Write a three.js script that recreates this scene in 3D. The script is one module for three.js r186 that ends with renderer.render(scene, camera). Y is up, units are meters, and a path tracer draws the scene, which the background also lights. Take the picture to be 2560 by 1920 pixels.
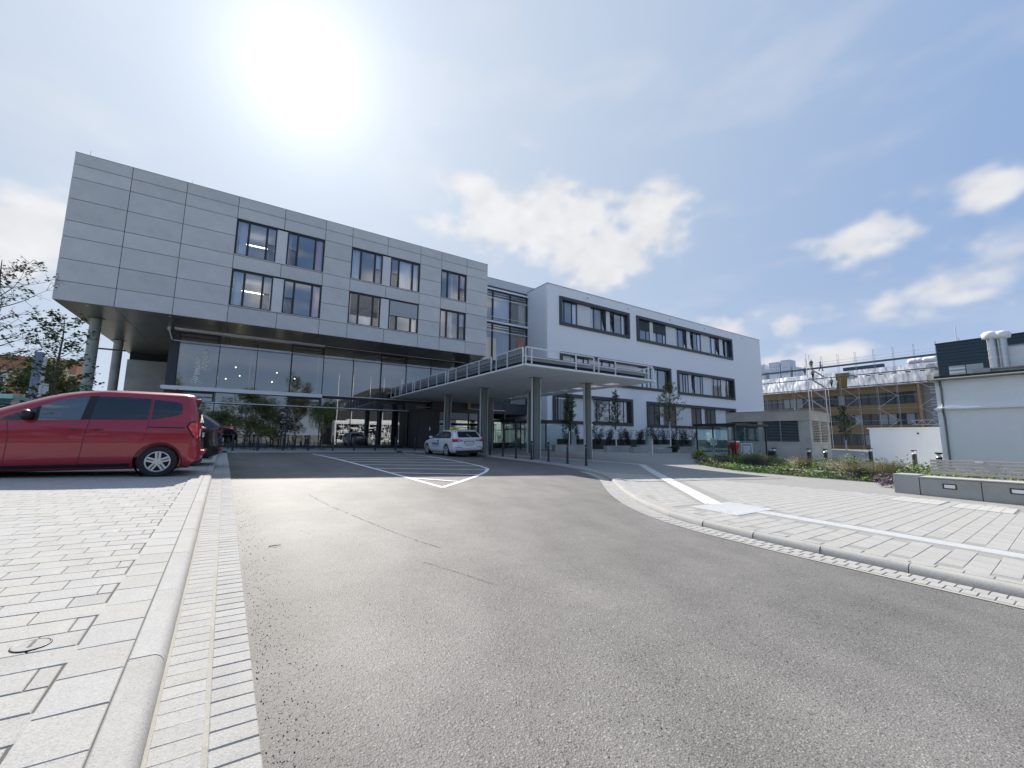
import * as THREE from 'three';
import { mergeGeometries, toCreasedNormals } from 'three/addons/utils/BufferGeometryUtils.js';
import { RoundedBoxGeometry } from 'three/addons/geometries/RoundedBoxGeometry.js';
import { MarchingCubes } from 'three/addons/objects/MarchingCubes.js';
import { RectAreaLightUniformsLib } from 'three/addons/lights/RectAreaLightUniformsLib.js';
import { Brush, Evaluator, SUBTRACTION } from 'three-bvh-csg';
import { FontLoader } from 'three/addons/loaders/FontLoader.js';
import { TextGeometry } from 'three/addons/geometries/TextGeometry.js';

// ---------------------------------------------------------------- camera, sky, sun, exposure
const scene = new THREE.Scene();
const camera = new THREE.PerspectiveCamera(86.58, 4 / 3, 0.1, 3000);
camera.position.set(0, 1.226, 0);
camera.up.set(-0.0796, 0.9914, 0.1040);
camera.lookAt(0.5417, 1.226 + 0.1303, -0.8305);
const SUN = new THREE.Vector3(Math.sin(0.054), Math.tan(40.5 * Math.PI / 180), -Math.cos(0.054)).normalize();
const renderer = new THREE.WebGLRenderer({ antialias: true });
renderer.toneMapping = THREE.LinearToneMapping;
renderer.toneMappingExposure = 1.9;
renderer.shadowMap.enabled = true;
RectAreaLightUniformsLib.init();

const sun = new THREE.DirectionalLight(new THREE.Color(1, 0.945, 0.87), 3.6);
sun.position.copy(SUN).multiplyScalar(120); sun.castShadow = true;
Object.assign(sun.shadow.camera, { left: -80, right: 80, top: 80, bottom: -80, near: 1, far: 400 });
sun.shadow.mapSize.set(4096, 4096);
scene.add(sun, sun.target);

// small deterministic noise helpers
function rng(seed) { let s = seed >>> 0; return () => { s = (s + 0x6D2B79F5) >>> 0; let t = Math.imul(s ^ (s >>> 15), 1 | s); t = (t + Math.imul(t ^ (t >>> 7), 61 | t)) ^ t; return ((t ^ (t >>> 14)) >>> 0) / 4294967296; }; }
function hash(i, j, k, s) { let h = Math.imul(i, 374761393) + Math.imul(j, 668265263) + Math.imul(k, 2147483647 ^ 97) + Math.imul(s, 1274126177); h = Math.imul(h ^ (h >>> 13), 1103515245); return ((h ^ (h >>> 16)) >>> 0) / 4294967296; }
const fade = t => t * t * (3 - 2 * t), lerp = (a, b, t) => a + (b - a) * t, clamp = (x, a, b) => Math.min(Math.max(x, a), b);
const smooth = (a, b, t) => fade(clamp((t - a) / (b - a), 0, 1));
function n3(x, y, z, s = 1) {
  const i = Math.floor(x), j = Math.floor(y), k = Math.floor(z), u = fade(x - i), v = fade(y - j), w = fade(z - k);
  const c = (a, b, d) => hash(i + a, j + b, k + d, s);
  return lerp(lerp(lerp(c(0, 0, 0), c(1, 0, 0), u), lerp(c(0, 1, 0), c(1, 1, 0), u), v), lerp(lerp(c(0, 0, 1), c(1, 0, 1), u), lerp(c(0, 1, 1), c(1, 1, 1), u), v), w);
}
function fbm(x, y, z, o, s = 1) { let a = 0.5, t = 0, n = 0; for (let i = 0; i < o; i++) { t += a * n3(x, y, z, s + i); n += a; a *= 0.5; x *= 2.03; y *= 2.03; z *= 2.03; } return t / n; }

// the sky: air, a bright aureole round the sun and broken cloud, all round
{
  const W = 1536, H = 768, data = new Float32Array(W * H * 4), D = Math.PI / 180;
  // cloud banks: azimuth (from -z towards +x), elevation, half sizes, strength
  const banks = [[31, 31, 7, 4.5, 1], [39, 29, 9, 4.5, .95], [46, 24, 6, 3.4, .95], [53, 27.5, 6, 4.5, .8], [24, 28, 6, 3, .5], [75, 20.5, 5, 1.8, .75], [84, 22.5, 4.5, 2.4, .7], [66, 14, 15, 2.2, .5], [79, 14.5, 12, 3, .5], [70, 9.5, 5, 1.8, .8],
    [-19, 18, 4.5, 4, .85], [-14, 13.5, 5, 2.4, .6], [-40, 25, 12, 5, .7], [-75, 18, 14, 5, .8], [-110, 30, 16, 7, .6], [115, 22, 14, 5, .7], [140, 34, 13, 6, .6], [165, 18, 16, 5, .7], [-150, 20, 14, 6, .7], [190, 45, 12, 8, .4], [96, 38, 9, 4, .3], [8, 12, 9, 2.4, .4]];
  for (let j = 0; j < H; j++) {
    const el = ((j + .5) / H - .5) * Math.PI, ce = Math.cos(el), y = Math.sin(el);
    for (let i = 0; i < W; i++) {
      const ph = ((i + .5) / W) * 2 * Math.PI - Math.PI, x = Math.cos(ph) * ce, z = Math.sin(ph) * ce;
      const cs = x * SUN.x + y * SUN.y + z * SUN.z, ang = Math.acos(clamp(cs, -1, 1)) / D;
      const h = Math.max(y, 0), hz = Math.exp(-h * 5.5);
      // clear air: deeper blue away from the sun, milky near the horizon and round the sun
      const away = smooth(15, 105, ang);
      let r = lerp(.275, .068, away), g = lerp(.325, .155, away), b = lerp(.40, .335, away);
      r = lerp(r, .37, hz * .85); g = lerp(g, .42, hz * .85); b = lerp(b, .49, hz * .85);
      const au = .26 * Math.exp(-ang / 13) + .14 * Math.exp(-Math.pow(ang / 6.5, 2)) + 4 * Math.exp(-Math.pow(ang / 1.9, 2));
      r += au * 1.0; g += au * .985; b += au * .95;
      // cloud
      const az = Math.atan2(x, -z) / D, e = el / D;
      let m = 0;
      if (e > -2) {
        const w1 = fbm(x * 9, y * 16, z * 9, 4, 11) - .5, w2 = fbm(x * 9 + 5, y * 16, z * 9, 4, 31) - .5;
        for (const [a, c, sa, sc, k] of banks) {
          let da = az + w1 * 7 - a; da = ((da + 540) % 360) - 180;
          const de = e + w2 * 5 - c, d2 = (da * ce / sa) ** 2 + (de / sc) ** 2;
          if (d2 < 6) m = Math.max(m, k * Math.exp(-d2 * .8));
        }
        const f = fbm(x * 22, y * 34, z * 22, 6, 51), wisp = fbm(x * 4 + 3, y * 13, z * 4, 5, 71);
        m = smooth(.44, .86, m * .8 + f * .95 - .20) * Math.min(1, m * 2.2) * .95;
        m = Math.max(m, .22 * smooth(.50, .76, wisp) * smooth(0, 8, e) * (1 - smooth(48, 70, e)));
      }
      const sh = fbm(x * 30, y * 40, z * 30, 4, 91), lit = .38 + .11 * sh + .10 * Math.exp(-ang / 22) + .22 * smooth(70, 150, ang);
      r = lerp(r, Math.max(r, lit * .97), m); g = lerp(g, Math.max(g, lit * .97), m); b = lerp(b, Math.max(b, lit * 1.0), m);
      if (y < 0) { const k = smooth(0, .12, -y); r = lerp(r, .30, k); g = lerp(g, .29, k); b = lerp(b, .28, k); }
      const o = (j * W + i) * 4; data[o] = r; data[o + 1] = g; data[o + 2] = b; data[o + 3] = 1;
    }
  }
  const t = new THREE.DataTexture(data, W, H, THREE.RGBAFormat, THREE.FloatType);
  t.mapping = THREE.EquirectangularReflectionMapping; t.magFilter = t.minFilter = THREE.LinearFilter; t.wrapS = THREE.RepeatWrapping; t.needsUpdate = true;
  scene.background = t; scene.environment = t;
}

// ---------------------------------------------------------------- helpers
const used = {};
function uname(n) { const k = used[n] = (used[n] ?? -1) + 1; return k ? n + '_' + String(k).padStart(3, '0') : n; }
function thing(name, label, category, pos = [0, 0, 0], turn = 0, group) {
  const o = new THREE.Group(); o.name = uname(name); o.position.set(...pos); o.rotation.y = turn;
  o.userData = { label, category }; if (group) o.userData.group = group; scene.add(o); return o;
}
function struct(name, label) { const o = new THREE.Group(); o.name = uname(name); o.userData = { kind: 'structure' }; if (label) o.userData.label = label; scene.add(o); return o; }
function mesh(name, geo, mat, parent, label) {
  const m = new THREE.Mesh(geo, mat); m.name = name; m.castShadow = m.receiveShadow = true;
  if (label) m.userData.label = label; if (parent) parent.add(m); return m;
}
function copyOf(root, name, label, pos, turn, group) {
  const c = root.clone(); c.name = uname(name); c.userData = { ...root.userData, label }; if (group) c.userData.group = group;
  if (pos) c.position.set(...pos); if (turn !== undefined) c.rotation.y = turn; scene.add(c); return c;
}
// uv in metres from the dominant axis of each face
function tri(g0) {
  const g = g0.index ? g0.toNonIndexed() : g0.clone(); if (!g.attributes.normal) g.computeVertexNormals();
  const p = g.attributes.position, n = p.count, uv = new Float32Array(n * 2), a = new THREE.Vector3(), b = new THREE.Vector3(), c = new THREE.Vector3();
  for (let i = 0; i < n; i += 3) {
    a.fromBufferAttribute(p, i); b.fromBufferAttribute(p, i + 1); c.fromBufferAttribute(p, i + 2);
    const nn = b.clone().sub(a).cross(c.clone().sub(a)), x = Math.abs(nn.x), y = Math.abs(nn.y), z = Math.abs(nn.z);
    [a, b, c].forEach((v, k) => { uv[(i + k) * 2] = x > y && x > z ? v.z : v.x; uv[(i + k) * 2 + 1] = y >= x && y >= z ? v.z : v.y; });
  }
  const o = new THREE.BufferGeometry(); o.setAttribute('position', p); o.setAttribute('normal', g.attributes.normal); o.setAttribute('uv', new THREE.BufferAttribute(uv, 2));
  if (g.attributes.color) o.setAttribute('color', g.attributes.color);
  return o;
}
class MB {
  constructor() { this.g = []; }
  add(geo, m) { const g = geo.clone(); if (m) g.applyMatrix4(m); this.g.push(tri(g)); return this; }
  box(x0, x1, y0, y1, z0, z1, ch = 0) {
    const w = Math.abs(x1 - x0), h = Math.abs(y1 - y0), d = Math.abs(z1 - z0);
    const g = ch > 0 ? new RoundedBoxGeometry(w, h, d, 1, Math.min(ch, w / 2.01, h / 2.01, d / 2.01)) : new THREE.BoxGeometry(w, h, d);
    g.translate((x0 + x1) / 2, (y0 + y1) / 2, (z0 + z1) / 2); return this.add(g);
  }
  bar(p, q, r, seg = 6, r2 = r) { // round bar from p to q
    const a = new THREE.Vector3(...p), b = new THREE.Vector3(...q), d = b.clone().sub(a), L = d.length();
    const g = new THREE.CylinderGeometry(r2, r, L, seg, 1), m = new THREE.Matrix4().compose(a.clone().add(b).multiplyScalar(.5), new THREE.Quaternion().setFromUnitVectors(new THREE.Vector3(0, 1, 0), d.normalize()), new THREE.Vector3(1, 1, 1));
    return this.add(g, m);
  }
  beam(p, q, w, h) { // square bar
    const a = new THREE.Vector3(...p), b = new THREE.Vector3(...q), d = b.clone().sub(a), L = d.length(), m = new THREE.Matrix4();
    const z = d.normalize(), up = Math.abs(z.y) > .95 ? new THREE.Vector3(1, 0, 0) : new THREE.Vector3(0, 1, 0), x = up.clone().cross(z).normalize(), y = z.clone().cross(x);
    m.makeBasis(x, y, z).setPosition(a.add(b).multiplyScalar(.5)); return this.add(new THREE.BoxGeometry(w, h, L), m);
  }
  geo() { return this.g.length === 1 ? this.g[0] : mergeGeometries(this.g); }
  build(name, mat, parent, label) { return mesh(name, this.geo(), mat, parent, label); }
}
const B = (x0, x1, y0, y1, z0, z1, ch) => new MB().box(x0, x1, y0, y1, z0, z1, ch).geo();
function wallWithHoles(x0, x1, y0, y1, holes, depth) { // in the xy plane, front face at z = 0
  const s = new THREE.Shape([[x0, y0], [x1, y0], [x1, y1], [x0, y1]].map(p => new THREE.Vector2(...p)));
  for (const [a, b, c, d] of holes) s.holes.push(new THREE.Path([[a, c], [a, d], [b, d], [b, c]].map(p => new THREE.Vector2(...p))));
  const g = new THREE.ExtrudeGeometry(s, { depth, bevelEnabled: false }); g.translate(0, 0, -depth); return tri(g);
}
// the lie of the land: the road falls to the right, the forecourt is level
function gh(x, z) {
  const t = Math.max(-z, -8), s = t < 10 ? t : 10 + 3 * (1 - Math.exp(-(t - 10) / 3)), b = .03 - .022 * smooth(10, 22, -z);
  const xc = x > 18 ? 18 + 8 * Math.tanh((x - 18) / 8) : x < -12 ? -12 + 8 * Math.tanh((x + 12) / 8) : x;
  return .019 * s - b * xc;
}
function gnormal(x, z) { const e = .3; return new THREE.Vector3(-(gh(x + e, z) - gh(x - e, z)) / (2 * e), 1, -(gh(x, z + e) - gh(x, z - e)) / (2 * e)).normalize(); }

// ---------------------------------------------------------------- materials
function noiseTex(n, size, fn, srgb = true) { // fn(u, v) in 0..1 tile -> linear grey or [r,g,b]
  const d = new Uint8Array(n * n * 4), enc = v => Math.round(255 * clamp(srgb ? (v <= .0031308 ? v * 12.92 : 1.055 * Math.pow(v, 1 / 2.4) - .055) : v, 0, 1));
  for (let j = 0; j < n; j++) for (let i = 0; i < n; i++) { const c = fn(i / n, j / n, i, j), o = (j * n + i) * 4; for (let k = 0; k < 3; k++) d[o + k] = enc(Array.isArray(c) ? c[k] : c); d[o + 3] = 255; }
  const t = new THREE.DataTexture(d, n, n); t.wrapS = t.wrapT = THREE.RepeatWrapping; t.magFilter = THREE.LinearFilter; t.minFilter = THREE.LinearMipmapLinearFilter; t.generateMipmaps = true;
  if (srgb) t.colorSpace = THREE.SRGBColorSpace; t.repeat.set(1 / size, 1 / size); t.needsUpdate = true; return t;
}
// tiling value noise
function tn(u, v, f, s) { const x = u * f, y = v * f, i = Math.floor(x), j = Math.floor(y), a = fade(x - i), b = fade(y - j), c = (p, q) => hash((i + p) % f, (j + q) % f, 7, s); return lerp(lerp(c(0, 0), c(1, 0), a), lerp(c(0, 1), c(1, 1), a), b); }
function tfbm(u, v, f, o, s) { let a = .5, t = 0, n = 0; for (let i = 0; i < o; i++) { t += a * tn(u, v, f, s + i); n += a; a *= .5; f *= 2; } return t / n; }
function chips(u, v, f, s) { // worley: [distance to nearest, its random value]
  const x = u * f, y = v * f, i = Math.floor(x), j = Math.floor(y); let best = 9, val = 0;
  for (let a = -1; a <= 1; a++) for (let b = -1; b <= 1; b++) { const p = (i + a + f) % f, q = (j + b + f) % f, dx = i + a + hash(p, q, 1, s) - x, dy = j + b + hash(p, q, 2, s) - y, d = dx * dx + dy * dy; if (d < best) { best = d; val = hash(p, q, 3, s); } }
  return [Math.sqrt(best), val];
}
const TX = {};
TX.asphalt = noiseTex(1536, 1.7, (u, v) => { const [d, r] = chips(u, v, 240, 3), [e, q] = chips(u, v, 110, 9); const m = tfbm(u, v, 5, 5, 5); let a = .26 + .24 * r * smooth(.70, .2, d) + .16 * (m - .5); if (q > .90) a += .20 * smooth(.42, .28, e); if (q < .09) a -= .15 * smooth(.5, .3, e); return [a * 1.0, a * .98, a * .945]; });
TX.asphaltBump = noiseTex(1024, 1.7, (u, v) => { const [d, r] = chips(u, v, 240, 3), [e, q] = chips(u, v, 110, 9); return clamp((1 - d) * .6 * (.5 + r * .5) + (q > .6 ? .35 * smooth(.55, .15, e) : 0), 0, 1); }, false);
TX.stone = noiseTex(1024, 1.1, (u, v) => { const [d, r] = chips(u, v, 190, 13), m = tfbm(u, v, 5, 5, 15), f = tfbm(u, v, 128, 2, 19); let a = .70 + .16 * (m - .5) + .14 * (f - .5); if (r > .90) a += .14 * smooth(.45, .3, d); if (r < .10) a -= .22 * smooth(.45, .28, d); return [a * 1.0, a * .985, a * .955]; });
TX.stoneBump = noiseTex(512, .55, (u, v) => .5 + .5 * (tfbm(u, v, 96, 3, 21) - .5), false);
TX.concrete = noiseTex(1024, 2.5, (u, v) => { const m = tfbm(u, v, 4, 6, 25), f = tfbm(u, v, 160, 2, 29), [d, r] = chips(u, v, 60, 31); let a = .72 + .30 * (m - .5) + .12 * (f - .5); if (r > .94) a -= .2 * smooth(.22, .12, d); return a; });
TX.plaster = noiseTex(512, 1.2, (u, v) => .87 + .05 * (tfbm(u, v, 5, 4, 35) - .5) + .07 * (tfbm(u, v, 120, 2, 39) - .5));
TX.plasterBump = noiseTex(512, 1.2, (u, v) => tfbm(u, v, 140, 2, 41), false);
TX.panel = noiseTex(1024, 3, (u, v) => { const m = tfbm(u, v, 5, 5, 45), f = tfbm(u, v, 220, 2, 49), s = tn(u, v * .25, 64, 47); return .74 + .13 * (m - .5) + .07 * (f - .5) + .03 * (s - .5); });
TX.wood = noiseTex(512, 1, (u, v) => { const s = tfbm(u * 1, v, 4, 3, 55), g = tn(u, v, 8, 57) * .2 + tn(u * .03, v, 160, 59); return .62 + .22 * (g - .6) + .15 * (s - .5); });
TX.brick = noiseTex(512, 1, (u, v) => { const r = Math.floor(v * 12), x = u * 4 + (r % 2) * .5, fx = x - Math.floor(x), fy = v * 12 - r; const k = hash(((Math.floor(x)) % 4 + 4) % 4, r, 1, 5); return fx < .05 || fy < .14 ? [.42, .36, .30] : [.50 + .14 * k, .26 + .08 * k, .13 + .05 * k]; });
TX.soil = noiseTex(512, 1.5, (u, v) => { const m = tfbm(u, v, 12, 5, 65); return [.34 * m + .1, .27 * m + .08, .2 * m + .06]; });
const C = (r, g, b) => new THREE.Color().setRGB(r, g, b);
const std = (color, rough, extra = {}) => new THREE.MeshStandardMaterial({ color, roughness: rough, ...extra });
const phys = (color, rough, extra = {}) => new THREE.MeshPhysicalMaterial({ color, roughness: rough, ...extra });
const M = {
  asphalt: std(C(.60, .585, .565), .66, { map: TX.asphalt, bumpMap: TX.asphaltBump, bumpScale: .004, vertexColors: true }),
  stoneBase: std(C(.40, .39, .37), .95, { map: TX.stone }),
  marking: std(C(.98, .98, .98), .6, { map: TX.plaster }),
  tactile: std(C(.74, .735, .71), .85, { map: TX.plaster }),
  concrete: std(C(.50, .51, .49), .88, { map: TX.concrete, bumpMap: TX.stoneBump, bumpScale: .002 }),
  concreteDark: std(C(.30, .31, .30), .88, { map: TX.concrete }),
  joint: std(C(.10, .095, .085), 1),
  plaster: std(C(1, 1, 1), .92, { map: TX.plaster, bumpMap: TX.plasterBump, bumpScale: .002 }),
  plasterBlue: std(C(.92, .95, .98), .92, { map: TX.plaster, bumpMap: TX.plasterBump, bumpScale: .002 }),
  anthracite: phys(C(.045, .05, .06), .42), frameDark: phys(C(.022, .026, .034), .38), black: phys(C(.012, .013, .015), .45),
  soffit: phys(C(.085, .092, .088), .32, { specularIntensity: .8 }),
  backing: std(C(.03, .032, .034), .9),
  alu: phys(C(.86, .87, .89), .4), steel: phys(C(.55, .58, .60), .34, { metalness: .8 }), galv: phys(C(.66, .69, .72), .42, { metalness: .25 }),
  greyMetal: phys(C(.26, .29, .31), .45, { metalness: .3 }), columnGrey: phys(C(.14, .165, .165), .4, { metalness: .2 }),
  ceiling: std(C(.84, .85, .85), .9), interior: std(C(.40, .43, .50), .9), interiorDark: std(C(.10, .10, .085), .9), interiorFloor: std(C(.16, .15, .13), .5),
  curtain: std(C(.74, .76, .80), .95, { side: THREE.DoubleSide }), curtainPink: std(C(.70, .36, .42), .95), blind: phys(C(.07, .075, .085), .5), blindLight: phys(C(.44, .46, .47), .6),
  glass: phys(C(1, 1, 1), .02, { transmission: 1, thickness: 0, ior: 2.3, side: THREE.DoubleSide }),
  glassTint: phys(C(.50, .56, .58), .015, { transmission: 1, thickness: 0, ior: 2.6, side: THREE.DoubleSide }),
  glassClear: phys(C(.86, .93, .92), .02, { transmission: 1, thickness: 0, ior: 1.52, side: THREE.DoubleSide }),
  glow: std(C(.9, .9, .85), .6, { emissive: C(1, .93, .8), emissiveIntensity: 3.2 }), glowSmall: std(C(.9, .8, .6), .6, { emissive: C(1, .75, .42), emissiveIntensity: 7 }),
  white: std(C(.88, .88, .88), .6), canopyWhite: std(C(.80, .82, .82), .55, { map: null }), lampWhite: phys(C(.85, .86, .87), .4),
  scaf: phys(C(.34, .36, .38), .5, { metalness: .5 }), deck: std(C(.10, .115, .13), .8),
  liner: std(C(.012, .012, .013), .9, { side: THREE.DoubleSide }), rubber: std(C(.018, .018, .019), .75), wood: std(C(.62, .61, .56), .85, { map: TX.wood }), woodRed: std(C(.30, .16, .09), .7),
  red: phys(C(.50, .02, .025), .4), soil: std(C(.42, .42, .42), 1, { map: TX.soil }), trunkWhite: std(C(.70, .70, .68), .9), bark: std(C(.10, .085, .07), .95),
};
const leafMat = (c, tr = .35) => phys(C(...c), .75, { transmission: tr, thickness: 0, side: THREE.DoubleSide, vertexColors: true });

// ---------------------------------------------------------------- ground, road and pavings
function sheet(xs, zs, hfn, colorFn) {
  const nx = xs.length, nz = zs.length, p = new Float32Array(nx * nz * 3), uv = new Float32Array(nx * nz * 2), col = colorFn ? new Float32Array(nx * nz * 3) : null, idx = [];
  for (let j = 0; j < nz; j++) for (let i = 0; i < nx; i++) {
    const x = typeof xs[i] === 'function' ? xs[i](zs[j]) : xs[i], z = zs[j], o = j * nx + i;
    p.set([x, hfn(x, z), z], o * 3); uv.set([x, z], o * 2); if (col) { const c = colorFn(x, z); col.set(Array.isArray(c) ? c : [c, c, c], o * 3); }
    if (i && j) { const a = (j - 1) * nx + i - 1, b = a + 1, c = a + nx, d = c + 1; idx.push(a, b, c, b, d, c); }
  }
  const g = new THREE.BufferGeometry(); g.setAttribute('position', new THREE.BufferAttribute(p, 3)); g.setAttribute('uv', new THREE.BufferAttribute(uv, 2)); if (col) g.setAttribute('color', new THREE.BufferAttribute(col, 3));
  g.setIndex(idx); g.computeVertexNormals();
  if (g.attributes.normal.getY(0) < 0) { idx.reverse(); g.setIndex(idx); g.computeVertexNormals(); }
  return g;
}
const range = (a, b, n) => Array.from({ length: n + 1 }, (_, i) => a + (b - a) * i / n);
{
  const far = [-900, -300, -120, -60, ...range(-40, 60, 50), 90, 160, 400, 900];
  mesh('ground', sheet(far, [-900, -300, -150, -90, ...range(-60, 40, 50), 70, 140, 400, 900], (x, z) => gh(x, z) - .28), std(C(.30, .30, .27), 1, { map: TX.stone }), scene).userData = { kind: 'structure' };
}
// carriageway kerb line on the right and at the forecourt: X as a function of Z
const KERB = [[6.05, 8], [5.99, 0], [5.95, -1.7], [5.93, -2.6], [6.0, -3.6], [6.18, -4.4], [6.75, -5.5], [7.7, -6.8], [8.9, -8.2], [10.05, -9.5], [11.0, -10.9], [11.7, -12.4], [12.1, -14], [12.15, -15.6], [11.95, -17.2], [11.72, -18.9], [11.62, -20.6], [11.55, -23], [11.35, -24.8], [10.8, -26.1], [9.9, -27], [8.6, -27.4]];
const kerbX = z => { for (let i = 1; i < KERB.length; i++) if (z >= KERB[i][1]) { const [a, b] = [KERB[i - 1], KERB[i]], t = (b[1] - z) / (b[1] - a[1]); return lerp(b[0], a[0], clamp(t, 0, 1)); } return 8.6; };
const kerbPath = new THREE.CatmullRomCurve3(KERB.map(([x, z]) => new THREE.Vector3(x, 0, z)));
// frame of the parking kerb on the left: u to the left of the gutter's road edge, v away from the camera
const PA = 0.0325, pk = (u, v) => [0.22 - u * Math.cos(PA) - v * Math.sin(PA), u * Math.sin(PA) * -1 * -1 - v * Math.cos(PA)];
const patch = (x, z) => { const a = fbm(x * .35, z * .35, 2, 4, 101), b = fbm(x * 1.6, z * 1.6, 5, 3, 111), c = fbm(x * .9 + 7, z * .25, 9, 3, 121); const w = (x - 3.2 - .02 * z * z * .1) , tr = Math.exp(-((w - .85) ** 2) * 5) + Math.exp(-((w + .85) ** 2) * 5); return .80 + .40 * (a - .5) + .18 * (b - .5) + .26 * (c - .5) + .05 * tr * (.5 + c); };
{
  const road = struct('road');
  const left = z => 0.22 + z * PA - .02;
  const xs = []; for (let i = 0; i <= 90; i++) { const t = i / 90; xs.push(z => lerp(left(z), 14.5, t)); }
  mesh('asphalt', sheet(xs, range(-28, 7, 150), (x, z) => gh(x, z), (x, z) => {
    let c = patch(x, z); const e = x - left(z); // damp, stained gravelly seam along the gutter
    c *= 1 - .38 * smooth(.42 + .3 * fbm(z * 2, 1, 3, 3, 131), .0, e) * (.5 + fbm(x * 9, z * 5, 1, 3, 141));
    return [c, c * .985, c * .975];
  }), M.asphalt, road);
  // wandering cracks with crumbled edges
  const crack = (pts, w, seed) => {
    const r = rng(seed), c = new THREE.CatmullRomCurve3(pts.map(([x, z]) => new THREE.Vector3(x, 0, z))), mb = [], N = 150, pos = [], idx = [];
    let k = 0;
    for (let i = 0; i < N; i++) { if (r() < .16) continue; const a = c.getPoint(i / N), b = c.getPoint((i + 1) / N), d = b.clone().sub(a).normalize(), n = new THREE.Vector3(-d.z, 0, d.x), o = (r() - .5) * w * 2.4, w0 = w * (.15 + r() * .85);
      for (const [q, s] of [[a, -1], [a, 1], [b, -1], [b, 1]]) { const x = q.x + n.x * (o + s * w0 * (.4 + r())), z = q.z + n.z * (o + s * w0 * (.4 + r())); pos.push(x, gh(x, z) + .003, z); }
      idx.push(k, k + 1, k + 2, k + 1, k + 3, k + 2); k += 4; }
    const g = new THREE.BufferGeometry(); g.setAttribute('position', new THREE.Float32BufferAttribute(pos, 3)); g.setIndex(idx); g.computeVertexNormals(); const t = tri(g);
    const nn = t.attributes.normal; for (let i = 0; i < nn.count; i++) nn.setXYZ(i, 0, 1, 0);
    mesh('crack', t, std(C(.035, .033, .03), 1, { side: THREE.DoubleSide }), road);
  };
  crack([[1.1, -8.8], [1.25, -7.4], [1.5, -6.0], [1.65, -5.2], [1.8, -4.6], [1.9, -4.3]], .006, 5);
  crack([[1.55, -3.9], [1.75, -3.4], [1.85, -3.1]], .005, 6);
  { const tw = thing('twig', 'small dark twig lying on the asphalt close to the gutter', 'twig', [.36, gh(.36, -5.02) + .008, -5.02]); new MB().bar([-.05, 0, 0], [.0, .006, .01], .005, 5, .004).bar([0, .006, .01], [.06, 0, -.005], .004, 5, .003).bar([.0, .006, .01], [.02, .012, .03], .003, 4, .002).build('stem', M.bark, tw); }
  // loose grit swept against the gutter
  const r = rng(77), gg = new THREE.IcosahedronGeometry(1, 0), im = new THREE.InstancedMesh(gg, std(C(.15, .145, .14), .9), 3000), mm = new THREE.Matrix4(), q = new THREE.Quaternion(), e = new THREE.Euler();
  for (let i = 0; i < 3000; i++) {
    const z = -1.2 - 9 * Math.pow(r(), 2.2), near = r() < .5, x = near ? left(z) + .03 + Math.abs(r() + r() - 1) * .30 : left(z) + r() * 5, s = .0016 + .0032 * r() * r();
    e.set(r() * 6, r() * 6, r() * 6); q.setFromEuler(e); mm.compose(new THREE.Vector3(x, gh(x, z) + s * .4, z), q, new THREE.Vector3(s, s * .7, s)); im.setMatrixAt(i, mm);
    im.setColorAt(i, new THREE.Color().setScalar(.35 + 2.2 * r() * r()));
  }
  im.name = 'grit'; im.userData.kind = 'stuff'; im.castShadow = im.receiveShadow = true; road.add(im);
}
// road paint: the hatched no-stopping area
{
  const t = thing('road_marking', 'white hatched no-stopping area painted on the asphalt before the canopy', 'road marking');
  const outline = [[3.3, -25.15], [4.0, -9.05], [5.0, -10.1], [6.1, -11.3], [7.2, -12.65], [7.9, -13.75], [8.22, -15.0], [8.32, -16.6], [8.34, -18.6], [8.35, -21.5], [8.35, -24.8]];
  const strip = (pts, w, name, dy = .004) => {
    const pos = [], idx = []; let k = 0;
    for (let i = 1; i < pts.length; i++) { const [x0, z0] = pts[i - 1], [x1, z1] = pts[i], L = Math.hypot(x1 - x0, z1 - z0), nx = -(z1 - z0) / L * w / 2, nz = (x1 - x0) / L * w / 2, n = Math.max(1, Math.ceil(L / .6)), ex = (x1 - x0) / L * w * .3, ez = (z1 - z0) / L * w * .3;
      for (let j = 0; j <= n; j++) { const s = j / n, x = lerp(x0 - ex, x1 + ex, s), z = lerp(z0 - ez, z1 + ez, s); pos.push(x - nx, gh(x - nx, z - nz) + dy + i * .0004, z - nz, x + nx, gh(x + nx, z + nz) + dy + i * .0004, z + nz); if (j) idx.push(k - 2, k - 1, k, k - 1, k + 1, k); k += 2; } }
    const g = new THREE.BufferGeometry(); g.setAttribute('position', new THREE.Float32BufferAttribute(pos, 3)); g.setIndex(idx); g.computeVertexNormals(); if (g.attributes.normal.getY(0) < 0) { g.setIndex(idx.reverse()); g.computeVertexNormals(); }
    return mesh(name, tri(g), M.marking, t);
  };
  strip([outline[1], outline[0]], .13, 'border_line'); strip(outline.slice(1), .13, 'border_line', .008);
  const leftX = z => lerp(4.0, 3.3, (-9.05 - z) / 16.1), rightX = z => { for (let i = 2; i < outline.length; i++) if (z >= outline[i][1]) { const a = outline[i - 1], b = outline[i]; return lerp(a[0], b[0], (a[1] - z) / (a[1] - b[1])); } return 8.35; };
  for (let z = -11.0; z > -24.8; z -= 1.62) { // bars run slightly askew
    let zr = z + .95; if (zr > -9.6) zr = z + .6; strip([[leftX(z) + .06, z], [Math.max(rightX(zr) - .07, leftX(z) + .4), zr]], .145, 'hatch_bar', .013);
  }
}
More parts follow.
